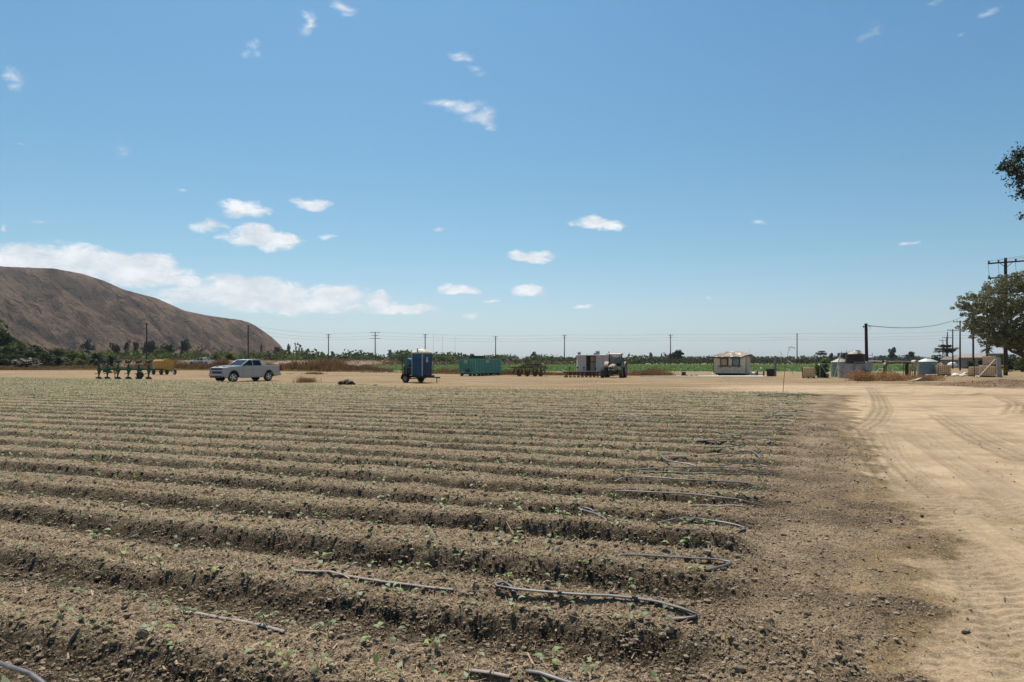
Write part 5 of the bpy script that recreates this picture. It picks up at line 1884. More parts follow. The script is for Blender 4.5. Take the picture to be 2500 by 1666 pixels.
q = onT(.93, -.02)
tt_ = thing('portable_toilet', 'blue portable toilet with a beige domed roof riding on a trailer', 'portable toilet', (q[0], q[1], zT + .575), sT)
w_ = .56
b = MB().box((0, 0, .95), (2 * w_, 2 * w_, 1.90))
b.build('wall', BLUE, tt_, bevel=.02)
for s in (-1, 1):                       # fluted panels on every wall
    for k in range(7):
        p = -.42 + .14 * k
        MB().box((p, s * (w_ + .008), .86), (.055, .02, 1.25)).build('rib', BLUE, tt_)
        MB().box((s * (w_ + .008), p, .86), (.02, .055, 1.25)).build('rib', BLUE, tt_)
for (x, y) in ((-1, -1), (1, -1), (1, 1), (-1, 1)):
    MB().box((x * w_, y * w_, .95), (.07, .07, 1.92)).build('corner_post', GREYP if (x, y) != (1, 1) else BLUE, tt_, bevel=.01)
v_ = MB()
for s in (-1, 1):
    for k in range(8):
        v_.box((-.46 + .13 * k, s * (w_ + .014), 1.84), (.075, .02, .07))
        v_.box((s * (w_ + .014), -.46 + .13 * k, 1.84), (.02, .075, .07))
v_.build('vent', mat('beige_plastic', (.55, .49, .36), .6, dirt=(.35, .28, .18), dirtamt=.4), tt_)
d = MB()
n_ = 9
vs, fs = [], []
for i in range(n_):
    for j in range(n_):
        x = -1 + 2 * i / (n_ - 1)
        y = -1 + 2 * j / (n_ - 1)
        z = 1.91 + .30 * (1 - abs(x) ** 2.2) ** .75 * (1 - abs(y) ** 2.2) ** .75
        vs.append((x * (w_ + .05), y * (w_ + .05), z))
for i in range(n_ - 1):
    for j in range(n_ - 1):
        a = i * n_ + j
        fs.append((a, a + n_, a + n_ + 1, a + 1))
d.add(vs, fs)
d.box((0, 0, 1.90), (2 * w_ + .08, 2 * w_ + .08, .05))
for k in range(4):
    d.box((.18 + .09 * k, -.2, 2.07 - .015 * k), (.03, .62, .03), rot=(0, .18, 0))
d.build('roof', mat('beige_plastic', (.55, .49, .36), .6), tt_, smooth=True, angle=50)
MB().cyl((-.02, -.5, 1.85), (-.02, -.5, 2.20), .045, .045, 10).cyl((-.02, -.5, 2.18), (-.02, -.5, 2.22), .065, .065, 10).build('vent_pipe', BLACKP, tt_, smooth=True)
# pale sign with a small standing figure on the side facing the hitch
sg = MB().prism([(-.13, 1.12), (.13, 1.12), (.10, 1.46), (.05, 1.54), (-.05, 1.54), (-.10, 1.46)], w_ + .012, w_ + .022, plane='YZ')
sgo = sg.build('sign', mat('sign_white', (.62, .62, .58), .5), tt_)
fg = MB().lathe([(.035, 0), (.035, .01)], c=(0, 0, 0), axis='X', n=10).box((.005, 0, -.11), (.008, .09, .12)).box((.005, -.02, -.21), (.008, .025, .12)).box((.005, .02, -.21), (.008, .025, .12))
fgo = fg.build('figure_symbol', mat('sign_figure', (.35, .12, .10), .6), sgo)
fgo.location = (w_ + .023, 0, 1.44)
# wash tank
q = onT(-.20, -.25)
wt_ = thing('wash_tank', 'round teal water tank lying in the rack beside the blue toilet', 'tank', (q[0], q[1], zT + 1.33), sT)
TEAL = mat('teal_plastic', (.045, .15, .17), .45, var=.1)
MB().lathe([(.05, -.42), (.30, -.40), (.35, -.36), (.35, .38), (.30, .42), (.05, .44)], c=(0, 0, .36), axis='Y', n=24).build('drum', TEAL, wt_, smooth=True)
MB().lathe([(.30, -.415), (.30, -.43), (.05, -.435)], c=(0, 0, .36), axis='Y', n=24).build('end_cap', mat('teal_face', (.04, .12, .15), .5), wt_, smooth=True)
MB().box((-.2, 0, .05), (.08, .7, .14)).box((.2, 0, .05), (.08, .7, .14)).build('cradle', STEELD, wt_)
MB().tube([(0, -.3, .02), (0, -.42, -.1), (0, -.42, -.7)], .018, n=6).build('drain_pipe', GREYP, wt_)


# ---- green dumpster
DG = mat('dumpster_green', (0.120, 0.365, 0.285), .5, var=.14, vscale=2.2, dirt=(.10, .22, .18), dirtamt=.5, streak=True)
DGD = mat('dumpster_dark_green', (0.012, 0.075, 0.060), .55)
cD = math.radians(63)
uD = (math.cos(cD), math.sin(cD))
vD = (-math.sin(cD), math.cos(cD))
kx, ky = X_at(1161, 80), 80.0
Ld, Wd_ = 6.3, 2.2
t = thing('dumpster', 'long green ribbed steel dumpster with oval plates on its sides', 'dumpster', (kx, ky, G0(kx, ky)), cD)
H_ = 1.98
z0 = .30
b = MB()
b.box((Ld / 2, Wd_ / 2, z0 + .03), (Ld, Wd_, .06))
th_ = .04
b.box((Ld / 2, th_ / 2, (z0 + H_) / 2), (Ld - .1, th_, H_ - z0)).box((Ld / 2, Wd_ - th_ / 2, (z0 + H_) / 2), (Ld - .1, th_, H_ - z0)).box((Ld - th_ / 2, Wd_ / 2, (z0 + H_) / 2), (th_, Wd_ - .1, H_ - z0)).box((.03, Wd_ / 2, (z0 + H_) / 2), (th_, Wd_ - .1, H_ - z0))
b.build('hull', DG, t)
for z in (z0 + .05, H_):
    m = MB()
    m.bar((0, -.02, z), (Ld, -.02, z), .10).bar((0, Wd_ + .02, z), (Ld, Wd_ + .02, z), .10).bar((-.02, 0, z), (-.02, Wd_, z), .10).bar((Ld + .02, 0, z), (Ld + .02, Wd_, z), .10)
    m.build('rim', DG, t)
for i in range(17):
    x = .30 + i * (Ld - .5) / 16
    for y in (-.035, Wd_ + .035):
        MB().box((x, y, (z0 + H_) / 2), (.17, .09, H_ - z0 - .16), rot=None).build('rib', DG, t)
for (x, y) in ((0, 0), (Ld, 0), (0, Wd_), (Ld, Wd_)):
    MB().box((x, y, (z0 + H_) / 2 + .02), (.14, .14, H_ - z0 + .10)).build('corner_post', DG, t)
for y in (.28, .62, 1.0, 1.38, 1.74, 1.98):
    MB().box((-.045, y, (z0 + H_) / 2 + .15), (.07, .08, H_ - z0 - .5)).build('rib', DG, t)
for z in (.62, .92, 1.22, 1.52):
    m = MB()
    m.bar((-.06, .1, z), (-.06, Wd_ - .1, z), .04).bar((.1, -.05, z), (Ld - .1, -.05, z), .025)
    m.build('cross_bar', DGD, t)
MB().box((-.085, 1.05, .62), (.05, .62, .36)).build('hatch', DGD, t)
for (cx_, cy_, nrm) in ((-.12, 1.25, 'x'), (2.6, -.10, 'y'), ):
    PL = mat('pale_sign_plate', (.16, .27, .24), .6)
    OV = mat('sign_oval', (.52, .54, .52), .6)
    TX = mat('sign_script', (.13, .15, .15), .6)
    wid = .62 if nrm == 'x' else .95
    oval = [(wid * .40 * math.cos(a), .15 * math.sin(a)) for a in np.linspace(0, 6.283, 19)[:-1]]
    if nrm == 'x':
        pl = MB().box((cx_, cy_, 1.70), (.03, wid, .40)).build('plate', PL, t)
        ov = MB().prism([(cy_ + a, 1.70 + c) for a, c in oval], cx_ - .03, cx_ - .018, plane='YZ').build('oval', OV, pl)
        s_ = MB()
        for k, (dy, w2, hh_) in enumerate([(.14, .05, .13), (.07, .06, .07), (0, .07, .09), (-.07, .06, .06), (-.14, .05, .07)]):
            s_.box((cx_ - .036, cy_ + dy, 1.70), (.008, w2, hh_))
        s_.build('lettering', TX, pl)
    else:
        pl = MB().box((cx_, cy_, 1.70), (wid, .03, .40)).build('plate', PL, t)
        ov = MB().prism([(cx_ + a, 1.70 + c) for a, c in oval], cy_ - .03, cy_ - .018).build('oval', OV, pl)
        s_ = MB()
        for k, (dy, w2, hh_) in enumerate([(-.2, .08, .13), (-.1, .08, .07), (0, .09, .09), (.1, .08, .06), (.2, .07, .07)]):
            s_.box((cx_ + dy, cy_ - .036, 1.70), (w2, .008, hh_))
        s_.build('lettering', TX, pl)
for x in (.15, 2.1, 4.2, 6.1):
    for y in (.25, Wd_ - .25):
        MB().box((x, y, z0 / 2), (.32, .22, z0)).build('skid', STEELD, t)
MB().box((Ld / 2, .45, .22), (Ld - .3, .1, .12)).box((Ld / 2, Wd_ - .45, .22), (Ld - .3, .1, .12)).build('rail', STEELD, t)
MB().box((4.35, Wd_ + .06, H_ + .20), (3.9, .10, .46)).box((4.35, Wd_ - .3, H_ + .40), (3.9, .8, .05)).build('tarp_board', DGD, t)


# ---- disc harrow beside the dumpster
def disc(mb, c, r, ax):
    a = Vector(ax).normalized()
    mb.cyl(Vector(c) - a * .012, Vector(c) + a * .012, r, r * .97, 14)


def harrow(loc, rz):
    t = thing('disc_harrow', 'rusty disc harrow with raised frame standing near the dumpster', 'harrow', loc, rz)
    f = MB()
    for y in (-.75, -.15, .55, 1.1):
        f.bar((-1.9 if y < .3 else -1.5, y, .98), (2.2, y, .98), .10, .10)
    for x in (-1.4, -.5, .4, 1.3, 2.0):
        f.bar((x, -.9, 1.02), (x, 1.2, 1.02), .09, .09)
    f.bar((-1.0, -.3, 1.06), (-.4, -.3, 1.40), .06).bar((-.4, -.3, 1.40), (1.3, -.3, 1.36), .14, .14).bar((.2, .4, 1.04), (1.5, .4, 1.36), .08)
    f.bar((-2.4, -.2, 1.03), (-1.3, -.2, 1.03), .06)
    f.build('frame', RUST, t)
    hl = MB()
    for x in (-1.1, -.6, .1, .7, 1.2):
        hl.box((x, -.98, .90 + .04 * math.sin(x * 5)), (.34, .10, .07))
    hl.build('bearing_bracket', RUSTL, t)
    st = MB()
    for i in range(9):
        x = -1.0 + i * .36
        st.bar((x, -.35, 1.1), (x + .12, -.35, 1.52 - .02 * i), .025)
    for x in (1.55, 2.0):
        st.bar((x, .2, 1.0), (x, .2, 1.55), .05)
    st.build('tine', RUST, t)
    for row, (y, n, x0) in enumerate(((-.95, 8, -1.55), (.95, 8, -1.3))):
        for i in range(n):
            m = MB()
            disc(m, (0, 0, 0), .25, (1, .3 if row else -.3, 0))
            m.cyl((-.10, 0, 0), (.10, 0, 0), .03)
            o = m.build('disc', RUST, t, smooth=True)
            o.location = (x0 + i * .44, y, .62)
    s = MB()
    for i in range(9):
        s.bar((-1.5 + i * .42, -.95, .62), (-1.5 + i * .42, -.80, .98), .05)
    s.build('hanger', RUST, t)
    for (x, y) in ((-.95, -1.1), (-.05, -.9), (.85, -.9), (1.5, -1.0)):
        wheel('wheel', t, (x, y, .29), .29, .24, .15, RUBD, RUST, hub_side=-1, spokes=4)
    m = MB()
    for (x, y) in ((-.95, -1.1), (-.05, -.9), (.85, -.9), (1.5, -1.0)):
        m.bar((x, y + .16, .33), (x, y + .3, .98), .09)
    m.build('wheel_arm', RUST, t)
    jk = MB()
    rj = random.Random(8)
    for i in range(60):
        x = rj.uniform(-1.7, 2.1)
        y = rj.uniform(-.95, 1.0)
        z = rj.uniform(.55, 1.0)
        dx_, dy_, dz_ = rj.uniform(-.25, .25), rj.uniform(-.2, .2), rj.uniform(-.25, .15)
        w_ = rj.uniform(.03, .08)
        jk.bar((x, y, z), (x + dx_, y + dy_, z + dz_), w_, w_)
    jk.build('spring_linkage', RUST, t)
    for (x0, x1, z, h2) in ((-.7, 1.3, 1.22, .10), (-1.2, .4, 1.10, .08), (.3, 2.1, 1.16, .12)):
        MB().bar((x0, -.5, z), (x1, -.5, z), h2, h2).build('tool_bar', RUST, t)
    d = MB().bar((-1.3, -1.3, .75), (-.8, -1.2, .80), .05).bar((-1.3, -1.3, .75), (-1.45, -1.35, .55), .05)
    d.build('draw_hook', RUSTL, t)
    return t


yh = 79.5
xh = X_at(1290, yh)
harrow((xh, yh, G0(xh, yh)), math.radians(-6))


def cultivator(loc, rz):
    t = thing('cultivator', 'low wide rusty cultivator lying in front of the white shed', 'cultivator', loc, rz)
    f = MB()
    for y in (-.5, .1, .7):
        f.bar((-1.98, y, .56), (1.98, y, .56), .11, .11)
    for x in (-1.9, -.95, 0, .95, 1.9):
        f.bar((x, -.55, .60), (x, .75, .60), .08, .08)
    f.build('frame', RUST, t)
    hl = MB()
    r_ = random.Random(4)
    x = -1.95
    while x < 1.9:
        w = r_.uniform(.10, .26)
        hl.box((x + w / 2, -.52, .635), (w, .13, .05))
        x += w + r_.uniform(.05, .14)
    hl.build('clamp', mat('bare_worn_metal', (.52, .40, .32), .6, var=.3), t)
    for i in range(26):
        m = MB().box((.0, -.05, .38), (.14, .10, .26)).tube([(0, 0, .56), (0, -.10, .40), (0, -.02, .22), (0, -.16, .04)], [.035, .035, .03, .03], n=5).prism([(-.07, .0), (.07, .0), (.04, .12), (-.04, .12)], -.20, -.17)
        o = m.build('shank', RUST, t)
        o.location = (-1.8 + i * .145, -.45 + .35 * (i % 3), 0)
    for (x, h_) in ((-1.30, 1.05), (-.42, 1.10), (.28, 1.08), (1.55, .95)):
        m = MB().bar((x, -.1, .6), (x, -.1, h_), .05).box((x, -.1, h_ - .02), (.15, .06, .18))
        m.build('upright', BLACKP, t)
    MB().bar((-.36, -.2, .78), (-.12, -.55, .60), .03).tube([(0.0, -.1, .92), (.6, -.1, .78), (1.2, -.1, .72)], .018, n=5).build('lever', RUSTL, t)
    MB().box((-1.82, -.5, .06), (.34, .3, .12)).box((-1.72, -.55, .30), (.20, .08, .45)).build('gauge_shoe', RUSTL, t)
    return t


yc = 75.0
xc = X_at(1419, yc)
cultivator((xc, yc, G0(xc, yc)), math.radians(2))


# ---- tractor
def tractor(loc, rz):
    t = thing('tractor', 'dusty beige tractor with cab parked at the corner of the white shed', 'tractor', loc, rz)
    BE = mat('dusty_tractor_paint', (.36, .275, .185), .7, var=.12, dirt=(.25, .17, .11), dirtamt=.5)
    DK = mat('tractor_dark', (.03, .028, .027), .7, dirt=(.12, .09, .06), dirtamt=.4)
    # local x forward, rear axle at x=0
    b = MB()
    b.prism([(.85, .75), (2.72, .72), (2.76, 1.12), (2.66, 1.30), (.85, 1.50)], -.30, .30)
    b.prism([(.95, 1.30), (2.60, 1.22), (2.58, 1.36), (.95, 1.56)], -.25, .25)
    b.build('hood', BE, t, bevel=.05, smooth=True, angle=40)
    MB().box((2.775, 0, 1.02), (.03, .46, .22)).box((2.775, 0, .82), (.03, .50, .12)).build('grille', DK, t)
    for s in (-1, 1):
        MB().box((2.80, s * .17, .90), (.03, .15, .07)).build('headlight', mat('head_lamp_pale', (.75, .75, .72), .3), t)
    e = MB().box((1.5, 0, .65), (2.6, .40, .42)).box((2.55, 0, .45), (.55, .34, .34)).box((.3, 0, .62), (1.2, .5, .5))
    e.bar((2.35, -.82, .52), (2.35, .82, .52), .16).bar((0, -.8, .72), (0, .8, .72), .22)
    e.build('chassis', DK, t)
    for s in (-1, 1):
        wheel('wheel', t, (2.35, s * .98, .52), .52, .34, .27, RUBD, BE, hub_side=s, lugs=16, spokes=6, rz=.06)
        wheel('wheel', t, (0, s * .92, .80), .80, .46, .42, RUBD, BE, hub_side=s, lugs=20, spokes=6)
        pts = [(.92 * math.cos(a), s * .92, .80 + .92 * math.sin(a)) for a in np.linspace(.35, 2.6, 10)]
        fm = MB()
        for p, q in zip(pts[:-1], pts[1:]):
            fm.add([(p[0], p[1] - .22, p[2]), (q[0], q[1] - .22, q[2]), (q[0], q[1] + .22, q[2]), (p[0], p[1] + .22, p[2]),
                    (p[0], p[1] - .22, p[2] + .03), (q[0], q[1] - .22, q[2] + .03), (q[0], q[1] + .22, q[2] + .03), (p[0], p[1] + .22, p[2] + .03)],
                   [(0, 1, 2, 3), (7, 6, 5, 4), (0, 4, 5, 1), (2, 6, 7, 3)])
        fm.build('mudguard', BE, t)
    c = MB()
    for (x, y) in ((.80, -.58), (.80, .58), (-.55, -.62), (-.55, .62), (.15, -.64), (.15, .64)):
        c.bar((x, y, 1.30), (x - .03, y * .96, 2.50), .07)
    c.box((.80, 0, 1.50), (.06, 1.1, .10)).box((-.55, 0, 1.40), (.06, 1.2, .30)).box((.1, -.6, 1.30), (1.3, .06, .25)).box((.1, .6, 1.30), (1.3, .06, .25))
    c.build('cab_frame', DK, t)
    MB().prism([(1.02, 2.47), (1.0, 2.56), (.8, 2.63), (-.5, 2.66), (-.75, 2.58), (-.75, 2.49)], -.72, .72).build('cab_roof', mat('faded_roof', (.50, .38, .30), .6, dirt=(.35, .25, .18), dirtamt=.4), t, bevel=.02)
    G_ = bpy.data.materials.new('dusty_window')
    G_.use_nodes = True
    pb = G_.node_tree.nodes['Principled BSDF']
    pb.inputs['Base Color'].default_value = (.30, .31, .30, 1)
    pb.inputs['Roughness'].default_value = .25
    pb.inputs['Alpha'].default_value = .35
    for (n_, p, s_) in (('windshield', (.81, 0, 2.0), (.012, 1.08, .92)), ('rear_window', (-.57, 0, 2.02), (.012, 1.14, .85)), ('side_window', (.12, -.62, 2.0), (1.22, .012, .95)), ('side_window', (.12, .62, 2.0), (1.22, .012, .95))):
        MB().box(p, s_).build(n_, G_, t)
    MB().box((-.1, 0, 1.55), (.45, .5, .12)).box((-.33, 0, 1.85), (.10, .46, .55)).build('seat', BLACKP, t, bevel=.03)
    MB().tube([(1.62, -.34, 1.10), (1.62, -.40, 1.5), (1.62, -.40, 2.55), (1.70, -.42, 2.72), (1.80, -.44, 2.80)], [.055, .05, .04, .04, .04], n=8).build('exhaust_pipe', DK, t, smooth=True)
    MB().tube([(1.62, -.40, 1.75), (1.62, -.40, 2.10)], .085, n=10).build('muffler', STEELD, t, smooth=True)
    MB().box((-.55, .78, 2.05), (.05, .16, .20)).build('tail_light', mat('red_lens', (.35, .012, .012), .2), t)
    MB().box((.9, -.45, .62), (.4, .3, .05)).box((.9, -.45, .95), (.35, .3, .05)).box((.45, -.5, .75), (.5, .35, .45)).build('step', DK, t)
    return t


aT = math.atan2(-.95, -.32)
xr, yr = X_at(1503, 74.3), 74.3
tractor((xr, yr, G0(xr, yr) - .02), aT)

# ---- white shed behind the tractor
CORR = mat('pale_painted_metal', (.56, .53, .52), .65, var=.05, vscale=1.5, dirt=(.40, .34, .33), dirtamt=.5, streak=True)
TAN = mat('tan_wood', (.40, .31, .22), .8, var=.15, dirt=(.25, .18, .12), dirtamt=.4, streak=True)
ys = 82.0
xl, xrr = X_at(1410, ys), X_at(1489, ys)
Ws = xrr - xl
t = thing('shed', 'pale corrugated metal shed with an open tan doorway behind the tractor', 'shed', (xl, ys, G0(xl, ys)), math.radians(-3))
Hs = 2.42
Ds = 2.6
b = MB()
door0, door1 = Ws * .275, Ws * .545
ribw = .19


def corr_panel(x0, x1, y, n_name, parent, depth=.03):
    k = max(1, int(round((x1 - x0) / 1.0)))
    for j in range(k):
        a0 = x0 + (x1 - x0) * j / k
        a1 = x0 + (x1 - x0) * (j + 1) / k - .012
        n = max(3, int((a1 - a0) / .11))
        vs, fs = [], []
        for i in range(n + 1):
            x = a0 + (a1 - a0) * i / n
            yy = y - (depth if i % 2 else 0)
            vs += [(x, yy, 0.02), (x, yy, Hs), (x, yy + .02, 0.02), (x, yy + .02, Hs)]
        for i in range(n):
            p = i * 4
            fs += [(p, p + 4, p + 5, p + 1), (p + 2, p + 3, p + 7, p + 6), (p + 1, p + 5, p + 7, p + 3), (p, p + 2, p + 6, p + 4)]
        MB().add(vs, fs).build(n_name, CORR, parent)


corr_panel(0.02, door0, 0, 'wall_panel', t)
corr_panel(door1, Ws - .02, 0, 'wall_panel', t)
MB().box((0.02, Ds / 2, Hs / 2), (.04, Ds, Hs)).box((Ws - .02, Ds / 2, Hs / 2), (.04, Ds, Hs)).box((Ws / 2, Ds, Hs / 2), (Ws, .04, Hs)).build('wall', CORR, t)
MB().box((Ws / 2, Ds / 2 - .05, Hs + .05), (Ws + .2, Ds + .4, .06), rot=(.02, 0, 0)).build('roof', mat('roof_edge', (.42, .38, .36), .7), t)
MB().box(((door0 + door1) / 2, .9, Hs / 2), (door1 - door0 + .5, .04, Hs - .1)).build('inner_partition', mat('dark_tan_board', (.17, .13, .09), .9), t)
dw = (door1 - door0)
MB().box((door1 - dw * .27, .25, .82), (dw * .52, .05, 1.55)).build('lower_door_board', TAN, t)
MB().box((door1 - dw * .27, .25, 2.02), (dw * .50, .05, .62)).build('upper_door_board', TAN, t)
MB().box((door1 + .01, -.04, Hs / 2), (.05, .06, Hs)).box((door0 - .01, -.04, Hs / 2), (.05, .06, Hs)).build('door_frame', mat('weathered_post', (.13, .10, .08), .9), t)

# ---- kiosk
KW = mat('weathered_white_siding', (.68, .59, .45), .75, var=.08, vscale=2, dirt=(.34, .31, .29), dirtamt=.5, streak=True)
KT = mat('dark_blue_grey_trim', (.055, .07, .078), .7)
SHG = mat('weathered_shingle', (.27, .215, .175), .95, var=.35, vscale=4, dirt=(.55, .47, .38), dirtamt=.6, bump=.01)
SHP = mat('bare_roof_patch', (.56, .48, .38), .9, var=.25, vscale=3)
kx, ky = X_at(1821, 80.5), 80.5
aK = math.radians(-30)
W_, D_ = 3.75, 2.7
kz = G0(kx, ky) + .05
t = thing('kiosk', 'small weathered white kiosk with two windows and a peeling roof', 'kiosk', (kx, ky, kz), aK)
# local: front along -x from the corner at 0, side going back along +y ; front faces -y
He = 2.22
MB().box((-W_ / 2, D_ / 2, .12), (W_ - .05, D_ - .05, .26)).build('skid_base', BLACKP, t)
wl = MB()
wins = [(-2.92, -2.12), (-1.52, -.76)]
zs0, zs1 = 1.12, 1.98
wl.box((-W_ / 2, D_ - .03, (He + .25) / 2 + .12), (W_, .05, He - .2)).box((-W_ + .03, D_ / 2, (He + .25) / 2 + .1), (.05, D_, He - .2))
wl.build('wall', KW, t)
# vertical boards, front
x = -W_
i = 0
while x < -.02:
    x2 = min(x + .135, -.0)
    segs = [(.24, He)]
    for (a, c_) in wins:
        if x2 > a and x < c_:
            segs = [(.24, zs0), (zs1, He)]
    for (za, zb) in segs:
        MB().box(((x + x2) / 2, .0 + .004 * (i % 2), (za + zb) / 2), (x2 - x - .012, .03, zb - za)).build('board', KW, t)
    x = x2
    i += 1
y = .02
while y < D_:
    y2 = min(y + .22, D_)
    zt_ = He + .42 * (1 - abs((y + y2) / 2 - D_ / 2) / (D_ / 2)) + .0
    MB().box((-.012 + .004 * (i % 2), (y + y2) / 2, (.24 + zt_) / 2), (.03, y2 - y - .012, zt_ - .24)).build('board', KW, t)
    y = y2
    i += 1
MB().box((.01, 0.0, 1.25), (.07, .07, 2.05)).build('corner_trim', KT, t)
MB().box((-W_, 0.0, 1.25), (.07, .07, 2.05)).build('corner_trim', KT, t)
BR = mat('brown_window_frame', (.10, .055, .025), .7)
for k, (a, c_) in enumerate(wins):
    fr = MB()
    m_ = BR if k == 0 else KT
    for (p, s_) in (((a, -.03, (zs0 + zs1) / 2), (.09, .06, zs1 - zs0 + .1)), ((c_, -.03, (zs0 + zs1) / 2), (.09, .06, zs1 - zs0 + .1)), (((a + c_) / 2, -.03, zs1), (c_ - a + .3, .06, .10)), (((a + c_) / 2, -.03, zs0), (c_ - a + .09, .06, .07))):
        fr.box(p, s_)
    w = fr.build('window', m_, t)
    if k == 0:
        MB().box(((a + c_) / 2, .03, (zs0 + zs1) / 2), (c_ - a - .06, .02, zs1 - zs0 - .04)).build('shutter_board', mat('yellowed_board', (.42, .36, .24), .8, var=.15), w)
    else:
        MB().box(((a + c_) / 2, .03, (zs0 + zs1) / 2), (c_ - a - .06, .02, zs1 - zs0 - .04)).build('pane', mat('green_window_glass', (.13, .22, .20), .2, var=.25, vscale=4, spec=.7), w)
MB().box((-1.85, -.16, 1.06), (2.75, .34, .035)).build('counter_shelf', BR, t)
for x in (-2.9, -1.85, -.8):
    MB().bar((x, -.02, .88), (x, -.30, 1.04), .04).build('shelf_bracket', BR, t)
# roof: hipped at the front, gable towards the side
ov = .50
Zr = He + .62
e_ = He - .02
A_ = [(-W_ - ov, -ov, e_), (-.35, -ov, e_), (.0, -.15, e_ + .16), (.42, D_ * .38, e_ + .30), (.5, D_ + ov, e_ - .05), (-W_ - ov, D_ + ov, e_)]
R1 = (-W_ * .66, D_ / 2, Zr)
R2 = (-W_ * .24, D_ / 2, Zr)
rf = MB()
P = [Vector(p) for p in A_] + [Vector(R1), Vector(R2)]
fs = [(0, 1, 7, 6), (1, 2, 7), (2, 3, 7), (3, 4, 7), (4, 5, 6, 7), (5, 0, 6)]
n_ = len(P)
rf.add(P + [p - Vector((0, 0, .07)) for p in P], fs + [tuple(n_ + q for q in reversed(f_)) for f_ in fs] + [(i, (i + 1) % 6, n_ + (i + 1) % 6, n_ + i) for i in range(6)])
rf.build('roof', SHG, t)
fa = MB()
for i in range(5):
    a, c_ = Vector(A_[i]), Vector(A_[i + 1])
    fa.bar(a - Vector((0, 0, .06)), c_ - Vector((0, 0, .06)), .05, .15)
fa.bar(Vector(A_[5]) - Vector((0, 0, .06)), Vector(A_[0]) - Vector((0, 0, .06)), .05, .15)
fa.build('fascia', KT, t)
# courses of shingles on the front slope, some torn away
r2 = random.Random(9)
v0, v1, v2_, v3_ = P[0], P[1], P[7], P[6]
nrm = (v1 - v0).cross(v3_ - v0).normalized()
for row in range(7):
    q0, q1 = row / 7, (row + 1) / 7
    a0, b0 = v0.lerp(v3_, q0), v1.lerp(v2_, q0)
    a1, b1 = v0.lerp(v3_, q1), v1.lerp(v2_, q1)
    nsh = int((b0 - a0).length / .34)
    for k in range(nsh):
        torn = (r2.random() < (.60 if 2 <= row <= 4 and k > nsh * .3 else .15))
        p = [a0.lerp(b0, k / nsh), a0.lerp(b0, (k + .96) / nsh), a1.lerp(b1, (k + .96) / nsh), a1.lerp(b1, k / nsh)]
        up = nrm * (.022 if not torn else .006)
        lo = nrm * .001
        if not torn:
            p = [p[0] + nrm * .02, p[1] + nrm * .02, p[2], p[3]]
        vs = [w + up for w in p] + [w + lo for w in p]
        MB().add(vs, [(0, 1, 2, 3), (7, 6, 5, 4), (0, 4, 5, 1), (1, 5, 6, 2), (2, 6, 7, 3), (3, 7, 4, 0)]).build('shingle', SHP if torn else SHG, t)
MB().bar((.25, D_ * .35, e_ + .22), (.25, D_ * .35, e_ + .36), .07).bar((.25, D_ * .35, e_ + .3), (.25, D_ * .35, e_ + .95), .018).build('mast', GREYP, t)
# slab in front
px0, px1 = X_at(1560, 77), X_at(1866, 77)
MB().prism([(px0, 76.4), (px1, 75.6), (px1 + .2, 79.0), (X_at(1742, 78.4), 78.6), (X_at(1690, 77.8), 77.5), (px0, 76.9)], 0.0, .075, plane='XY').build('concrete_slab', mat('old_concrete', (.74, .70, .60), .85, var=.12, vscale=1.2, dirt=(.42, .35, .26), dirtamt=.5), None)
tag(bpy.data.objects['concrete_slab'], 'long pale concrete slab strip running up to the kiosk', 'slab')

# small things beside the kiosk
def simple(name, lab, cat, mb, m, loc, rz=0, smooth=False, group=None, bevel=0.0):
    o = mb.build(name, m, None, smooth=smooth, bevel=bevel)
    o.location = loc
    o.rotation_euler = (0, 0, rz)
    return tag(o, lab, cat, group)


WOODG = mat('grey_weathered_wood', (.22, .19, .165), .9, var=.3, vscale=5, streak=True)
WOODP = mat('pale_plank', (.50, .42, .33), .85, var=.2, vscale=4)
x, y = X_at(1669, 78.5), 78.5
simple('crate', 'small black crate on the slab by the wooden pallet', 'crate', MB().box((0, 0, .22), (.40, .4, .36)).box((0, 0, .42), (.44, .44, .04)).box((0, 0, .03), (.5, .5, .06)), BLACKP, (x, y, .075), bevel=.01)
t = thing('pallet', 'low wooden pallet lying on the slab beside the black crate', 'pallet', (X_at(1688, 78.2), 78.2, .075), .05)
for k in range(5):
    MB().box((0, -.4 + .2 * k, .13), (1.25, .13, .022)).build('plank', WOODP, t)
for s in (-.55, 0, .55):
    MB().box((s, 0, .06), (.09, .95, .11)).build('bearer', WOODG, t)
t = thing('bench', 'rough wooden bench with a white bucket next to the kiosk', 'bench', (X_at(1857, 79), 79, .0), -.1)
MB().box((0, 0, .58), (.85, .4, .05)).build('seat', WOODG, t)
for (sx, sy) in ((-.35, -.15), (.35, -.15), (.35, .15), (-.35, .15)):
    MB().box((sx, sy, .28), (.08, .08, .56)).build('leg', mat('brown_post', (.14, .08, .05), .9), t)
MB().box((0, 0, .2), (.8, .05, .06)).build('stretcher', WOODG, t)
t = thing('bucket', 'white-topped bucket standing on the rough bench', 'bucket', (X_at(1858, 79), 79, .61))
MB().lathe([(.10, 0), (.13, .30)], n=14).build('pail', mat('grey_plastic', (.30, .33, .32), .5), t, smooth=True)
MB().lathe([(.145, .30), (.145, .36), (.05, .38)], n=14).build('lid', WHITEP, t, smooth=True)
simple('bin', 'square black bin standing by the grey wooden post', 'bin', MB().box((0, 0, .40), (.62, .6, .80), taper=(1.06, 1.06)).box((0, 0, .82), (.70, .68, .05)), BLACKP, (X_at(1881, 78.5), 78.5, .02), .1, bevel=.015)
simple('post', 'thick grey wooden post with a black cap beside the bin', 'post', MB().box((0, 0, 1.15), (.17, .17, 2.30)).box((0, 0, 2.33), (.19, .19, .16)), WOODG, (X_at(1893, 79), 79, -.05), .2)
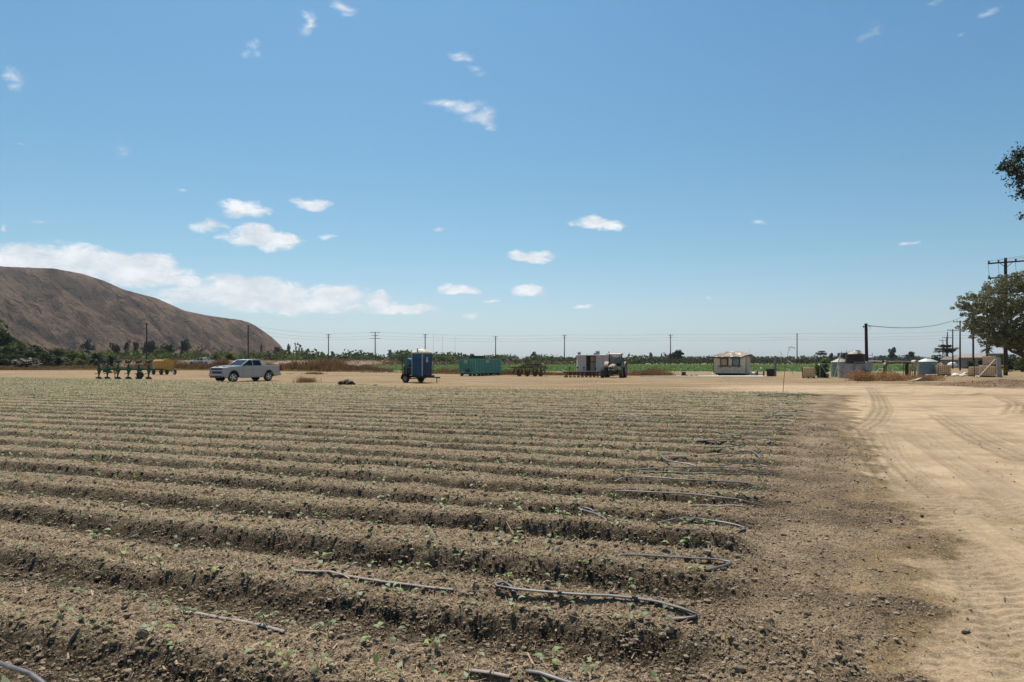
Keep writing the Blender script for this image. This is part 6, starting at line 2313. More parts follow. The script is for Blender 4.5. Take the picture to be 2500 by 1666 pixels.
simple('roller', 'grey plastic drum lying at the back corner of the kiosk', 'drum', MB().lathe([(.2, -.3), (.24, -.28), (.24, .28), (.2, .3)], c=(0, 0, .24), axis='Y', n=16), mat('grey_plastic', (.30, .33, .32), .5), (X_at(1840, 79.3), 79.3, .02), .6, smooth=True)
simple('pipe', 'bent white pipe end sticking out by the kiosk wall', 'pipe', MB().tube([(-.5, 0, .28), (-.25, 0, .26), (-.1, 0, .10), (.2, 0, .05)], .05, n=8), WHITEP, (X_at(1749, 77.6), 77.6, .08), 0, smooth=True)

# planks and lumps at the yard's far edge
simple('plank', 'upper one of two pale planks lying before the weeds', 'plank', MB().box((0, 0, .16), (1.4, .28, .07)).box((.4, .0, .06), (.1, .2, .12)).box((-.5, 0, .06), (.1, .2, .12)), WOODP, (X_at(900, 108), 108, 0), .05)
simple('plank', 'lower one of two pale planks lying before the weeds', 'plank', MB().box((0, 0, .10), (1.5, .24, .06)).box((.5, .0, .03), (.1, .2, .08)).box((-.5, 0, .03), (.1, .2, .08)), WOODP, (X_at(894, 100), 100, 0), -.04)
simple('rock', 'whitish rock lying on the yard past the two planks', 'rock', MB().lathe([(.05, 0), (.22, .03), (.18, .12), (.05, .16)], n=8), mat('old_concrete', (.74, .70, .60), .85), (X_at(943, 97), 97, 0))
simple('stump', 'small black stump beside the end of the dumpster', 'stump', MB().lathe([(.12, 0), (.13, .2), (.09, .26)], n=9), BLACKP, (X_at(1232, 86), 86, 0))
r3 = random.Random(3)
for i, (px, row, wd, hh_, nm, lab) in enumerate([(794, 934.5, 1.15, .36, 'tuft', 'brown tumbled weed lying on the yard beyond the pickup'), (747, 933.5, 1.35, .34, 'tuft', ''), ]):
    pass
pw = gpt(748, 934.0)
w_o = weeds('dry_tuft', 'dry brown tuft of dead weeds lying past the tail of the pickup', lambda r2, n: (r2.normal(pw[0], .36, n), r2.normal(pw[1], .5, n)), 700, .08, .34, .014, WEED, 61, 'tuft')
del w_o['kind']
for (px, row, sx__, n, lab, sd__) in [(763, 913.5, .9, 420, 'low brown tuft on the yard behind the pickup bed', 62), (780, 914.5, .4, 200, 'smaller low tuft beside the one behind the pickup bed', 63), (709, 912.5, .5, 200, 'tiny brown tuft just past the tail light of the pickup', 64)]:
    pw = gpt(px, row)
    w_o = weeds('dry_tuft', lab, lambda r2, n, pw=pw, sx__=sx__: (r2.normal(pw[0], sx__ * .5, n), r2.normal(pw[1], .8, n)), n, .06, .28, .025, WEED, sd__, 'tuft')
    del w_o['kind']
# rubble heap at the field edge
hx, hy = gpt(842, 939.5)
t = thing('rubbish_heap', 'small heap of dark sacks and broken boards at the field edge', 'heap', (hx, hy, G0(hx, hy)), .0)
v, f = lumps(np.array([[-.25, 0, .05], [.1, .1, .08], [.4, .05, .05], [.7, 0, .02]]), np.array([.24, .30, .24, .15]), 71, IV2, IF2)
link('sack', mesh_np('sack', v, f, mat('dark_sacking', (.035, .028, .022), .9), smooth=True), t)
MB().box((-.42, 0, .16), (.03, .3, .30), rot=(0, .35, 0)).build('white_board', WHITEP, t)
MB().box((.10, -.1, .26), (.62, .05, .07), rot=(0, -.55, 0)).box((.32, -.12, .20), (.5, .05, .06), rot=(0, -.45, .1)).build('board', WOODP, t)
MB().box((1.35, 0, .02), (.75, .06, .03)).build('stick', WOODP, t)
hx, hy = gpt(917, 942)
simple('clod', 'dark flat lump of earth by itself at the field edge', 'clod', MB().lathe([(.05, 0), (.18, .03), (.12, .09), (.03, .1)], n=8), STEELD, (hx, hy, G0(hx, hy)))
# ------------------------------------------------------------------ tanks, pipes and totes, east side
PGREEN = mat('pale_green_plastic', (.27, .42, .34), .5, var=.06, vscale=1.5, dirt=(.30, .36, .28), dirtamt=.3)
PBLUE = mat('pale_blue_plastic', (.16, .235, .255), .5, var=.06, vscale=1.5, dirt=(.25, .28, .27), dirtamt=.3)
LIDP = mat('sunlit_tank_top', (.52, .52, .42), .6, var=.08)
CONC = mat('grey_concrete', (.38, .355, .34), .85, var=.15, vscale=1.5, dirt=(.17, .15, .14), dirtamt=.5)
TOTE = mat('tote_plastic', (.78, .64, .46), .5, var=.1, vscale=2, dirt=(.36, .30, .23), dirtamt=.5)
def translucent(m, f):
    t = m.node_tree
    b = t.nodes['Principled BSDF']
    tr = N(t, 'ShaderNodeBsdfTranslucent')
    t.links.new(b.inputs['Base Color'].links[0].from_socket, tr.inputs[0])
    mx = N(t, 'ShaderNodeMixShader')
    mx.inputs[0].default_value = f
    t.links.new(b.outputs[0], mx.inputs[1])
    t.links.new(tr.outputs[0], mx.inputs[2])
    t.links.new(mx.outputs[0], t.nodes['Material Output'].inputs[0])


translucent(TOTE, .6)
translucent(PGREEN, .35)
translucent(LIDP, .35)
CAGE = mat('tote_cage', (.16, .10, .08), .6, .3, var=.3)
CAGEG = mat('tote_cage_grey', (.20, .20, .20), .5, .5, var=.2)


def ribbed_tank(name, lab, X, Y, r, hw, htop, m, mtop, ribs=6, loft=0.0):
    t = thing(name, lab, 'tank', (X, Y, G0(X, Y) - .03))
    prof = [(r * .99, 0.0)]
    for i in range(ribs):
        z0 = hw * i / ribs
        z1 = hw * (i + 1) / ribs
        prof += [(r, z0 + .05), (r, z1 - .06), (r * .975, z1 - .03), (r * .975, z1 - .015)]
    prof += [(r, hw)]
    MB().lathe(prof, n=36).build('shell', m, t, smooth=True, angle=30)
    MB().lathe([(r * 1.01, hw), (r * .96, hw + .05), (r * .30, htop - .02), (r * .28, htop)], n=36).build('top_cone', mtop, t, smooth=True, angle=40)
    MB().lathe([(r * .27, htop - .08), (r * .27, htop + .05), (r * .22, htop + .08)], n=18).build('lid', m, t, smooth=True)
    return t


ribbed_tank('water_tank', 'pale green round water tank half hidden by the grey open tank', X_at(2052, 76.5), 76.5, 1.0, 1.68, 2.08, PGREEN, LIDP)
bt = ribbed_tank('water_tank', 'pale blue-grey ribbed water tank with a shallow cone top by the pipes', X_at(2264, 80), 80, 1.06, 1.72, 2.08, PBLUE, mat('pale_top', (.50, .55, .50), .6))
mk = MB().box((.18, -1.055, 1.45), (.26, .02, .06)).box((-.06, -1.062, 1.43), (.08, .02, .08))
mk.build('marking', mat('pale_marking', (.50, .45, .46), .6), bt)
# black tank behind the grey one, sunlight on its dome painted as beige
t = thing('water_tank', 'black ribbed water tank with a sunlit beige dome standing behind the grey tank', 'tank', (X_at(2088, 74.5), 74.5, 0))
prof = []
for i in range(8):
    prof += [(1.0, .32 * i + .03), (1.0, .32 * i + .25), (.975, .32 * i + .29)]
MB().lathe([(.8, 0)] + prof, n=30).build('shell', BLACKP, t, smooth=True, angle=30)
MB().lathe([(.80, 2.52), (.68, 2.66), (.36, 2.80), (.1, 2.83)], n=30).build('dome', mat('sunlit_beige_top', (.36, .31, .22), .7), t, smooth=True)
MB().bar((-.05, -.6, 2.80), (.22, -.80, 2.52), .09).build('strap', LIDP, t)
t = thing('water_tank', 'taller black box-like tank at the back of the tank group', 'tank', (X_at(2073, 77.5), 77.5, 0))
MB().box((0, 0, 1.35), (2.0, 1.6, 2.7)).box((-.98, 0, 1.2), (.5, 1.2, 2.35)).build('shell', BLACKP, t, bevel=.08)
MB().lathe([(.5, 2.7), (.55, 2.78), (.45, 2.90), (.3, 3.0)], c=(.8, 0, 0), n=18).build('lid', mat('dark_green_lid', (.03, .07, .06), .5), t, smooth=True)
MB().bar((-.6, -.6, 2.6), (-.6, -.6, 2.95), .06).bar((-.3, -.6, 2.6), (-.3, -.6, 2.9), .05).build('vent', GREYP, t)
# grey open tank
xg, yg = X_at(2080, 71.5), 71.5
t = thing('open_tank', 'low wide grey tank with a painted dark triangle and a side ladder', 'tank', (xg, yg, G0(xg, yg) - .02))
rg = 1.36
MB().lathe([(rg, 0), (rg, 1.42), (rg + .03, 1.44), (rg + .03, 1.50), (rg - .06, 1.50), (rg - .06, .2)], n=40, cap=False).build('shell', CONC, t, smooth=True, angle=30)
a = math.radians(-122)
tr_ = MB()
for k in range(1):
    P3 = [(rg + .006) * np.array([math.cos(a + d), math.sin(a + d)]) for d in (-.11, .11, .0)]
    tr_.add([(P3[0][0], P3[0][1], .66), (P3[1][0], P3[1][1], .66), (P3[2][0], P3[2][1], .50)], [(0, 1, 2)])
tr_.build('painted_triangle', BLACKP, t)
ld = MB()
for z in (.45, .62, .79, .96, 1.13, 1.30):
    ld.box((-.42, -rg + .02, z), (.34, .06, .035))
ld.build('ladder_rung', mat('pale_metal', (.42, .42, .42), .5), t)
MB().bar((-.42, -rg - .03, .05), (-.42, -rg - .03, 1.75), .06).bar((1.05, -rg + .28, .0), (1.05, -rg + .28, 1.75), .07).bar((-.42, -rg - .03, 1.66), (.75, -rg - .0, 1.66), .10).build('guard_frame', mat('grey_metal', (.22, .21, .21), .6, .3), t)
MB().bar((-.9, -rg - .45, .02), (-2.1, -rg + .3, .95), .035).bar((-.1, -rg - .45, .02), (1.05, -rg + .2, 1.0), .035).build('guy_rod', STEELD, t)
simple('prop_pole', 'long pale pole leaning against the black box-like tank', 'pole', MB().cyl((-1.25, -.3, 0.0), (-.55, .3, 1.55), .035, .03, 8).cyl((-.55, .3, 1.55), (.05, .8, 2.75), .055, .05, 8), mat('pinkish_pvc', (.42, .31, .25), .6), (X_at(2062, 72.5), 72.5, 0), 0, smooth=True)

# vine covered small tank with posts
xv, yv = X_at(2006, 72.5), 72.5
t = thing('water_tank', 'small dark blue tank smothered in a green vine beside a tote', 'tank', (xv, yv, 0))
MB().lathe([(.44, 0), (.46, .05), (.46, 1.35), (.3, 1.5), (.1, 1.55)], n=20).build('shell', mat('navy_plastic', (.012, .035, .055), .5), t, smooth=True)
cl = []
r_ = random.Random(12)
for i in range(26):
    a = r_.uniform(0, 6.28)
    z = r_.uniform(.1, 1.9)
    q = .50 if z < 1.4 else r_.uniform(0, .42)
    cl.append((q * math.cos(a) + .05, q * math.sin(a) * .9, z, .2, .2, .22, 44))
v, f = leaves(cl, .12, 51, .6, .3, droop=.3)
o = link('vine', mesh_np('vine', v, f, leafmat('vine_leaf', (.13, .22, .035), var=.5, trans=.4)))
o.location = (xv, yv, 0)
tag(o, 'bright green climbing vine heaped over the small dark tank', 'vine')
t = thing('pipe_stand', 'thin metal post and braces standing in front of the vine', 'pipe stand', (X_at(2002, 71.0), 71.0, 0))
MB().bar((0, 0, -.1), (0, 0, 1.55), .07).build('post', mat('grey_metal', (.22, .21, .21), .6, .3), t)
MB().bar((0, 0, 1.5), (1.1, .1, 1.48), .05).bar((.1, 0, 1.45), (.85, -.1, 0), .045).build('brace', GREYP, t)


# ---- totes (plastic box in a wire cage on a pallet)
def tote(lab, X, Y, rz, tilt=None, cage=CAGE, base='wood', z=0.0, s=1.0, group='caged liquid totes'):
    t = thing('tote', lab, 'tote', (X, Y, z), rz, group)
    if tilt:
        t.rotation_euler = (tilt[0], tilt[1], rz)
    t.scale = (s,) * 3
    MB().box((0, 0, .64), (1.14, .94, .98)).cyl((0, 0, 1.12), (0, 0, 1.18), .11, .11, 12).build('bottle', TOTE, t, bevel=.05, smooth=True, angle=50)
    c = MB()
    for k in range(7):
        x = -.585 + .195 * k
        for y in (-.485, .485):
            c.bar((x, y, .14), (x, y, 1.15), .022)
    for k in range(5):
        y = -.485 + .2425 * k
        for x in (-.585, .585):
            c.bar((x, y, .14), (x, y, 1.15), .022)
    for z_ in (.15, .34, .54, .74, .94, 1.15):
        c.bar((-.585, -.485, z_), (.585, -.485, z_), .024).bar((-.585, .485, z_), (.585, .485, z_), .024).bar((-.585, -.485, z_), (-.585, .485, z_), .024).bar((.585, -.485, z_), (.585, .485, z_), .024)
    c.build('cage', cage, t)
    p = MB()
    for y in (-.42, 0, .42):
        p.box((0, y, .02), (1.18, .12, .03)).box((-.5, y, .07), (.14, .12, .08)).box((.5, y, .07), (.14, .12, .08)).box((0, y, .07), (.14, .12, .08))
    p.box((0, 0, .125), (1.2, 1.0, .03))
    p.build('pallet_base', mat('dark_pallet', (.05, .032, .025), .9), t)
    return t


def gz(x, y):
    return G0(x, y)


for (lab, px, Y, rz, kw) in [('tan caged tote standing alone between kiosk and vine', 1974, 71.0, -.32, {}),
                             ('tan caged tote beside the pale blue tank', 2302, 78.0, -.25, {'s': 1.08, 'z': .1}),
                             ('caged tote standing upright behind the fence post', 2383, 78.5, -.15, {}),
                             ('dented grey-brown tote slumped forward under the leaning plank', 2408, 75.5, -.2, {'cage': CAGEG, 's': 1.12, 'tilt': (.06, .05)}),
                             ('lower tote of the tall stack by the yellow pipe', 2421, 80.0, -.5, {'cage': CAGEG}),
                             ('upper tote of the tall stack by the yellow pipe', 2415, 80.5, -.4, {'cage': CAGEG, 'z': 1.2})]:
    X = X_at(px, Y)
    kw = dict(kw)
    kw['z'] = kw.get('z', 0) + G0(X, Y) - .02
    tote(lab, X, Y, rz, **kw)

# ---- raised irrigation pipes
PIPE = mat('weathered_pipe', (.23, .19, .16), .6, .2, var=.25, vscale=3, dirt=(.10, .065, .045), dirtamt=.6)
PIPEL = mat('pale_pipe', (.42, .37, .32), .6, .1, var=.15, dirt=(.2, .14, .1), dirtamt=.4)
BARP = mat('dark_pipe_leg', (.05, .035, .028), .7, .2, var=.3)
YB = mat('ochre_bollard', (.42, .26, .055), .7, var=.2, dirt=(.2, .12, .05), dirtamt=.4)
yP = 77.0
zP = Z_at(886, yP)
t = thing('pipework', 'raised rusty irrigation pipes on legs ending in a round filter', 'pipes', (X_at(2163, yP), yP, 0))
L0 = X_at(2163, yP)
w = X_at(2232, yP) - L0
MB().tube([(0, 0, zP + .0), (w * .5, 0, zP + .05), (w * .84, 0, zP + .02)], .16, n=14).build('main_pipe', PIPE, t, smooth=True)
MB().tube([(-.1, 0, zP + .05), (-1.0, -1.6, zP - .12), (-2.1, -3.6, zP - .30)], .13, n=12).build('branch_pipe', PIPE, t, smooth=True)
MB().tube([(-2.6, 1.0, zP + .12), (-.9, .8, zP + .14), (-.35, .2, zP + .1)], .10, n=12).build('branch_pipe', PIPEL, t, smooth=True)
for x in (-.02, .0):
    pass
MB().tube([(0, 0, zP + .05), (-.05, 0, zP - .2), (-.08, 0, zP - .5), (-.08, 0, -.1)], [.2, .17, .15, .15], n=14).build('riser', BARP, t, smooth=True)
MB().lathe([(.20, -.2), (.24, -.1), (.24, .12), (.18, .2)], c=(0, 0, zP + .05), n=14).build('valve_body', PIPE, t, smooth=True)
MB().tube([(w * .84, 0, zP + .02), (w * .76, -.1, zP - .05), (w * .72, -.1, zP - .3), (w * .71, -.1, -.1)], [.14, .17, .19, .19], n=14).build('riser', BARP, t, smooth=True)
MB().lathe([(.10, -.5), (.26, -.45), (.28, -.2), (.28, .25), (.22, .35)], c=(w, 0, zP + .02), axis='Y', n=18).tube([(w * .84, 0, zP + .05), (w, 0, zP + .02)], .12, n=10).build('filter', PIPEL, t, smooth=True)
for x in (w * .12, w * .3, w * .5, w * .64):
    MB().lathe([(.19, -.03), (.19, .03)], c=(x, 0, zP + .03), axis='X', n=14).build('flange', PIPEL if x < w * .3 else PIPE, t, smooth=True)
MB().box((-.75, -.9, zP + .12), (.25, .2, .16)).build('valve_handle', RUST, t)
lg = MB()
for (x, y) in ((-1.9, -3.2), (-1.35, -2.0), (-1.2, -1.9), (w * .62, .0), (w, 0), (w * .95, .1)):
    lg.bar((x, y, -.1), (x, y, zP - .1), .05)
lg.build('leg', BARP, t)
for (px, Y, h_, m_, lab) in [(2161, 76.3, 1.22, YB, 'ochre bollard against the thick dark riser pipe'), (2222, 76, 1.20, YB, 'first ochre bollard under the round filter'), (2234, 76.2, 1.2, mat('tan_bollard', (.36, .22, .12), .8), 'brownish bollard under the far side of the filter'), (2217, 77, 1.3, GREYP, 'pale grey bollard beside the second riser')]:
    X = X_at(px, Y)
    simple('bollard', lab, 'bollard', MB().cyl((0, 0, -.1), (0, 0, h_), .085, .085, 14).lathe([(.085, h_), (.06, h_ + .05), (.02, h_ + .07)], n=14), m_, (X, Y, G0(X, Y)), smooth=True)
simple('ladder', 'small grey metal ladder rising behind the pipes', 'ladder', MB().bar((-.22, 0, 0), (-.22, 0, 2.45), .05).bar((.36, 0, 0), (.36, 0, 2.7), .05).box((.07, 0, 1.9), (.56, .04, .05)).box((.07, 0, 2.15), (.56, .04, .05)).box((.07, 0, 2.4), (.56, .04, .05)).box((.07, 0, 1.65), (.56, .04, .05)), GREYP, (X_at(2122, 79), 79, 0))
simple('pipe', 'white plastic pipe lying at the foot of the pale blue tank', 'pipe', MB().cyl((-.65, 0, 0), (.65, 0, .02), .075, .075, 12), WHITEP, (X_at(2274, 77), 77, .19), 0, smooth=True)
simple('pipe', 'thin grey pipe slanting up from the dead weeds below the pipes', 'pipe', MB().cyl((-.7, 0, .0), (.55, .1, .42), .035, .035, 8), GREYP, (X_at(2195, 75), 75, .1), 0, smooth=True)
simple('pipe', 'white pipe stub meeting the thick dark riser', 'pipe', MB().cyl((-.1, 0, .9), (.45, 0, .88), .05, .05, 8).cyl((-.1, 0, .9), (-.75, -.2, .35), .03, .03, 8), WHITEP, (X_at(2149, 76), 76, 0), 0, smooth=True)
simple('rock', 'round cream boulder lying under the raised pipes', 'rock', MB().lathe([(.08, 0), (.27, .06), (.30, .2), (.2, .36), (.06, .42)], n=12), LIDP, (X_at(2185, 78), 78, .05), .3, smooth=True)
simple('board', 'white bent board propped on junk under the pipes', 'board', MB().box((0, 0, .62), (.55, .3, .05), rot=(0, .25, 0)).box((.1, 0, .3), (.08, .1, .6)), WHITEP, (X_at(2182, 79.5), 79.5, 0), .2)
simple('meter_box', 'grey electric meter box with a round dial on the short pole', 'meter box', MB().box((0, 0, .45), (.62, .26, .95)).lathe([(.13, -.16), (.11, -.22)], c=(0, 0, .72), axis='Y', n=14), mat('grey_plastic', (.30, .33, .32), .5), (X_at(2121, 70.0), 70.0, .82), 0, bevel=.02)
simple('steel_cabinet', 'dark metal cabinet standing under the meter box', 'cabinet', MB().box((0, 0, .42), (.42, .26, .9)), STEELD, (X_at(2120, 70.1), 70.1, -.05), 0)

# dead brush heaps and rubble
def heap(name, lab, pts, n, size, m, seed, cat):
    v, f = leaves([(p[0], p[1], p[2], p[3], p[4], p[5], n) for p in pts], size, seed, .12, .2)
    o = link(name, mesh_np(name, v, f, m))
    return tag(o, lab, cat)


BRM = leafmat('dead_brush', (.38, .215, .085), var=.5, trans=.15)
gp = gpt
def hp_(px, row, w, h_, n=7, seed=1):
    X, Y = gp(px, row)
    rr_ = random.Random(seed)
    return [(X + rr_.uniform(-w, w) * .5, Y + rr_.uniform(.2, 1.4), h_ * .35, w * .28, .6, h_ * rr_.uniform(.45, .75)) for _ in range(n)]


heap('brush_heap', 'large heap of rust-brown dead brush in front of the short pole', hp_(2148, 931, 3.8, 1.0, 14, 1), 420, .11, BRM, 81, 'brush heap')
heap('brush_heap', 'smaller dead brush heap below the pale blue tank', hp_(2262, 931, 3.4, .62, 10, 2), 360, .10, BRM, 82, 'brush heap')
heap('brush_heap', 'thin low dead brush between the two larger heaps', hp_(2215, 930, 1.6, .5, 6, 3), 220, .10, BRM, 83, 'brush heap')
simple('cardboard', 'folded tan sheet lying tent-like in the dead brush', 'sheet', MB().add([(-1.1, 0, .02), (-.5, 0, .12), (.2, .1, .42), (.9, 0, .08), (.9, 1, .05), (.2, 1.1, .35), (-.5, 1, .1), (-1.1, 1, .02)], [(0, 1, 6, 7), (1, 2, 5, 6), (2, 3, 4, 5)]).add([(-1.1, 0, -.02), (-.5, 0, .06), (.2, .1, .36), (.9, 0, .02)], [(0, 1, 2, 3)]), mat('tan_sheet', (.36, .27, .18), .8), (*gpt(2250, 931.5), 0.05))
bpy.data.objects['cardboard'].scale = (.8, .6, .7)
ch = MB()
for i, (px, Y, s, nm, lab) in enumerate([(2334, 79, .42, 'concrete_chunk', 'big pale concrete lump by the gap in the totes'), (2346, 77.5, .30, 'concrete_chunk', 'smaller pale concrete lump in front of the big one'), (2362, 80, .5, 'concrete_chunk', 'flat grey concrete pieces heaped before the upright tote'),
                                         (2429, 75.5, .3, 'concrete_chunk', 'white chunk at the corner of the slumped tote'), (2385, 75.2, .2, 'concrete_chunk', 'little pale chunk in front of the fence post'), (2310, 76.5, .18, 'concrete_chunk', 'small white lump under the tote by the blue tank')]):
    X = X_at(px, Y)
    v, f = lumps(np.array([[0, 0, .05], [s * .5, .1, 0]]), np.array([s, s * .5]), 90 + i, IV2, IF2, .2)
    o = link(nm, mesh_np(nm, v, f, mat('old_concrete', (.60, .57, .50), .85), smooth=False))
    o.location = (X, Y, G0(X, Y))
    o.scale = (1, 1, .65)
    tag(o, lab, 'concrete chunk')
simple('fence_post', 'thin dark steel fence post before the upright tote', 'post', MB().box((0, 0, 1.0), (.06, .06, 2.1)), BARP, (X_at(2379, 74.5), 74.5, -.05))
simple('fence_post', 'crooked dark post in front of the tote by the blue tank', 'post', MB().bar((0, 0, 0), (.08, 0, 1.35), .05).bar((.08, 0, 1.35), (.3, 0, 1.5), .04), BARP, (X_at(2290, 76), 76, 0))
simple('panel', 'narrow grey concrete panel leaning upright by the slumped tote', 'panel', MB().prism([(-.1, 0), (.42, -.05), (.22, 2.15), (-.12, 2.1)], 0, .12), CONC, (X_at(2437, 74), 74, 0), -.2)
simple('plank', 'long pale plank leaning diagonally across the slumped tote', 'plank', MB().bar((-1.15, -.2, 0.05), (1.05, .35, 1.98), .075), WOODP, (X_at(2412, 73.5), 73.5, 0))
t = thing('pipe_rail', 'bright yellow bent pipe rail next to the large pole', 'pipe rail', (X_at(2450, 86), 86, 0))
MB().tube([(-1.0, 0, 1.16), (.15, 0, 1.17), (.27, 0, 1.10), (.30, 0, .95), (.30, 0, 0)], .07, n=10).build('rail', mat('safety_yellow', (.65, .40, .02), .5), t, smooth=True)
MB().tube([(-1.0, 0, .72), (.3, 0, .72)], .07, n=10).build('lower_rail', mat('safety_yellow', (.65, .40, .02), .5), t, smooth=True)

# ------------------------------------------------------------------ flagged stake at the field corner
X, Y = gpt(1911, 962)
t = thing('flag_stake', 'thin bent rusty stake with red and white flagging at the field corner', 'stake', (X, Y, G0(X, Y)))


def sp_(px, row):
    return (X_at(px, Y) - X, 0, Z_at(row, Y))


MB().tube([(0, 0, -.1), sp_(1914, 925), sp_(1917, 900), sp_(1921, 878), sp_(1924, 862), sp_(1926, 852)], [.016, .015, .013, .011, .010, .008], n=6).build('rod', mat('rusty_rod', (.16, .06, .035), .8), t, smooth=True)
def ribbon(pts, wid, m, nm):
    mb = MB()
    for p, q in zip(pts[:-1], pts[1:]):
        a, b = Vector(sp_(*p)), Vector(sp_(*q))
        dn = Vector((0, .01, -wid))
        mb.add([a, b, b + dn, a + dn, a + Vector((0, .004, 0)), b + Vector((0, .004, 0)), b + dn + Vector((0, .004, 0)), a + dn + Vector((0, .004, 0))], [(0, 1, 2, 3), (7, 6, 5, 4), (0, 4, 5, 1), (3, 2, 6, 7)])
    return mb.build(nm, m, t)


RED = mat('red_flagging', (.50, .05, .03), .6)
ribbon([(1925, 848), (1932, 847), (1938, 849), (1941, 851)], .035, mat('pinkish_flagging', (.40, .22, .2), .6), 'ribbon')
ribbon([(1926, 848), (1928, 853), (1930, 856)], .03, RED, 'ribbon')
ribbon([(1922, 879), (1927, 882), (1934, 886)], .05, WHITEP, 'ribbon')
ribbon([(1935, 885), (1938, 889), (1942, 894)], .055, RED, 'ribbon')
ribbon([(1934, 886), (1941, 890), (1944, 891)], .03, WHITEP, 'ribbon')
ribbon([(1918, 883), (1922, 880)], .03, RED, 'ribbon')
ribbon([(1919, 899), (1926, 903), (1933, 907), (1938, 912)], .045, WHITEP, 'ribbon')

# ------------------------------------------------------------------ utility poles and wires
WOODPOLE = mat('dark_pole_wood', (.034, .025, .020), .9, var=.3, vscale=3, streak=True)
INSUL = mat('insulator', (.05, .05, .05), .4)
WIRE = mat('wire', (.05, .05, .055), .5)


def pole(lab, X, Y, h_, r, arms, group=None, lean=0.0, rz=0.0, z0=0.0):
    """arms: list of (height, half width left, half width right, thickness)"""
    t = thing('utility_pole', lab, 'utility pole', (X, Y, z0), rz, group)
    MB().cyl((0, 0, -.3), (lean * h_, 0, h_), r, r * .68, 10).build('post', WOODPOLE, t, smooth=True)
    for (z, wl_, wr_, th_) in arms:
        a = MB().box((lean * z + (wr_ - wl_) / 2, -.12, z), (wl_ + wr_, th_, th_)).build('crossarm', WOODPOLE, t)
        for x in (-wl_ + .1, -wl_ * .45, wr_ * .45, wr_ - .1):
            MB().cyl((x, -.12, z + th_ / 2), (x, -.12, z + th_ / 2 + .16 * (th_ / .1)), .04 * (th_ / .1), .06 * (th_ / .1), 6).build('insulator', INSUL, a)
    return t


LINE = [(358, 790, 203, 'first dark utility pole rising before the hill', 1), (606, 795, 213, 'tall pole standing above the silver pickup', 1), (802, 816, 280, 'double-armed pole past the end of the hill', 2), (916, 811, 266, 'pole with three wide crossarms beyond the dirt mound', 3),
        (1038, 816, 285, 'pole half hidden behind the portable toilet', 2), (1210, 821, 305, 'pole rising behind the green dumpster', 2), (1378, 818, 296, 'pole beside the white shed above the crop', 2), (1637, 817, 291, 'pole next to the great spreading oak', 2),
        (1946, 815, 282, 'pole between the kiosk and the vine', 1), (2313, 811, 266, 'armless pole among the receding ones at the pine', 0)]
LP = []
for (px, top, Y, lab, na) in LINE:
    X = X_at(px, Y)
    h_ = Z_at(top, Y)
    arms = [(h_ - .35, 1.0, 1.0, .12), (h_ - 1.4, .8, .8, .10), (h_ - 2.4, .6, .6, .10)][:na] if na != 3 else [(h_ - .3, 1.9, 1.9, .14), (h_ - 1.5, 1.3, 1.3, .12), (h_ - 2.6, 1.9, 1.9, .12)]
    if na == 1:
        arms = [(h_ - .2, .45, .45, .10)]
    pole(lab, X, Y, h_, .24, arms)
    LP.append((X, Y, h_))
LP = [(X_at(120, 196), 196, 12.8)] + LP + [(X_at(2700, 240), 240, 12.8)]


def span(mb, a, b, sag, r, n=12):
    pts = []
    for i in range(n + 1):
        q = i / n
        p = Vector(a).lerp(Vector(b), q)
        p.z -= sag * 4 * q * (1 - q)
        pts.append(p)
    mb.tube(pts, r, n=4, caps=False)


for k, (dz, lab) in enumerate([(.1, 'uppermost wire of the line strung across the far fields'), (-1.35, 'middle wire of the line strung across the far fields'), (-2.4, 'lowest wire of the line strung across the far fields')]):
    m = MB()
    for a, b in zip(LP[:-1], LP[1:]):
        d = math.hypot(b[0] - a[0], b[1] - a[1])
        span(m, (a[0], a[1] - .1, a[2] + dz), (b[0], b[1] - .1, b[2] + dz), .0004 * d * d * .22 + .15, .022)
    o = m.build('power_line', WIRE)
    tag(o, lab, 'wire')

# big pole with transformers, in front of the green hedge
Yb = 83.0
Xb = X_at(2455, Yb)
hb_ = Z_at(630, Yb)
t = pole('large dark pole with two long crossarms, transformers and yellow bands', Xb, Yb, hb_, .235, [])
for z_ in (hb_ - .55, hb_ - 2.35):
    a_m = MB().bar((-2.25, -.2, z_ - .17), (2.35, -.2, z_ + .17), .17, .17).build('crossarm', WOODPOLE, t)
    for x_ in (-2.15, -1.0, 1.1, 2.2):
        MB().cyl((x_, -.2, z_ + .07 * x_), (x_, -.2, z_ + .07 * x_ + .3), .05, .12, 7).build('insulator', INSUL, a_m)
MB().bar((0, -.1, hb_ - 1.2), (-.95, -.12, hb_ - .55), .05).bar((0, -.1, hb_ - 1.2), (.95, -.12, hb_ - .40), .05).build('arm_brace', WOODPOLE, t)
for x in (-1.15, .55, 1.2):
    tf = MB().lathe([(.26, 0), (.30, .05), (.30, .95), (.24, 1.02)], c=(x, -.35, hb_ - 4.3), n=16)
    o = tf.build('transformer', mat('grey_transformer', (.27, .28, .30), .5, .2), t, smooth=True)
    MB().cyl((x - .1, -.35, hb_ - 3.3), (x - .1, -.35, hb_ - 2.95), .05, .03, 8).cyl((x + .12, -.35, hb_ - 3.3), (x + .12, -.35, hb_ - 3.0), .05, .03, 8).build('bushing', INSUL, o)
MB().box((0, -.35, hb_ - 3.25), (2.6, .12, .12)).build('transformer_bracket', WOODPOLE, t)
jm = MB()
for x in (-2.2, -1.0, 1.1):
    span(jm, (x, -.1, hb_ - .3 + x * .07), (x + .15, -.1, hb_ - 2.2 + x * .07), .0, .02, 2)
    jm.cyl((x + .15, -.15, hb_ - 2.3), (x + .3, -.15, hb_ - 2.75), .07, .05, 6)
jm.build('jumper_wire', INSUL, t)
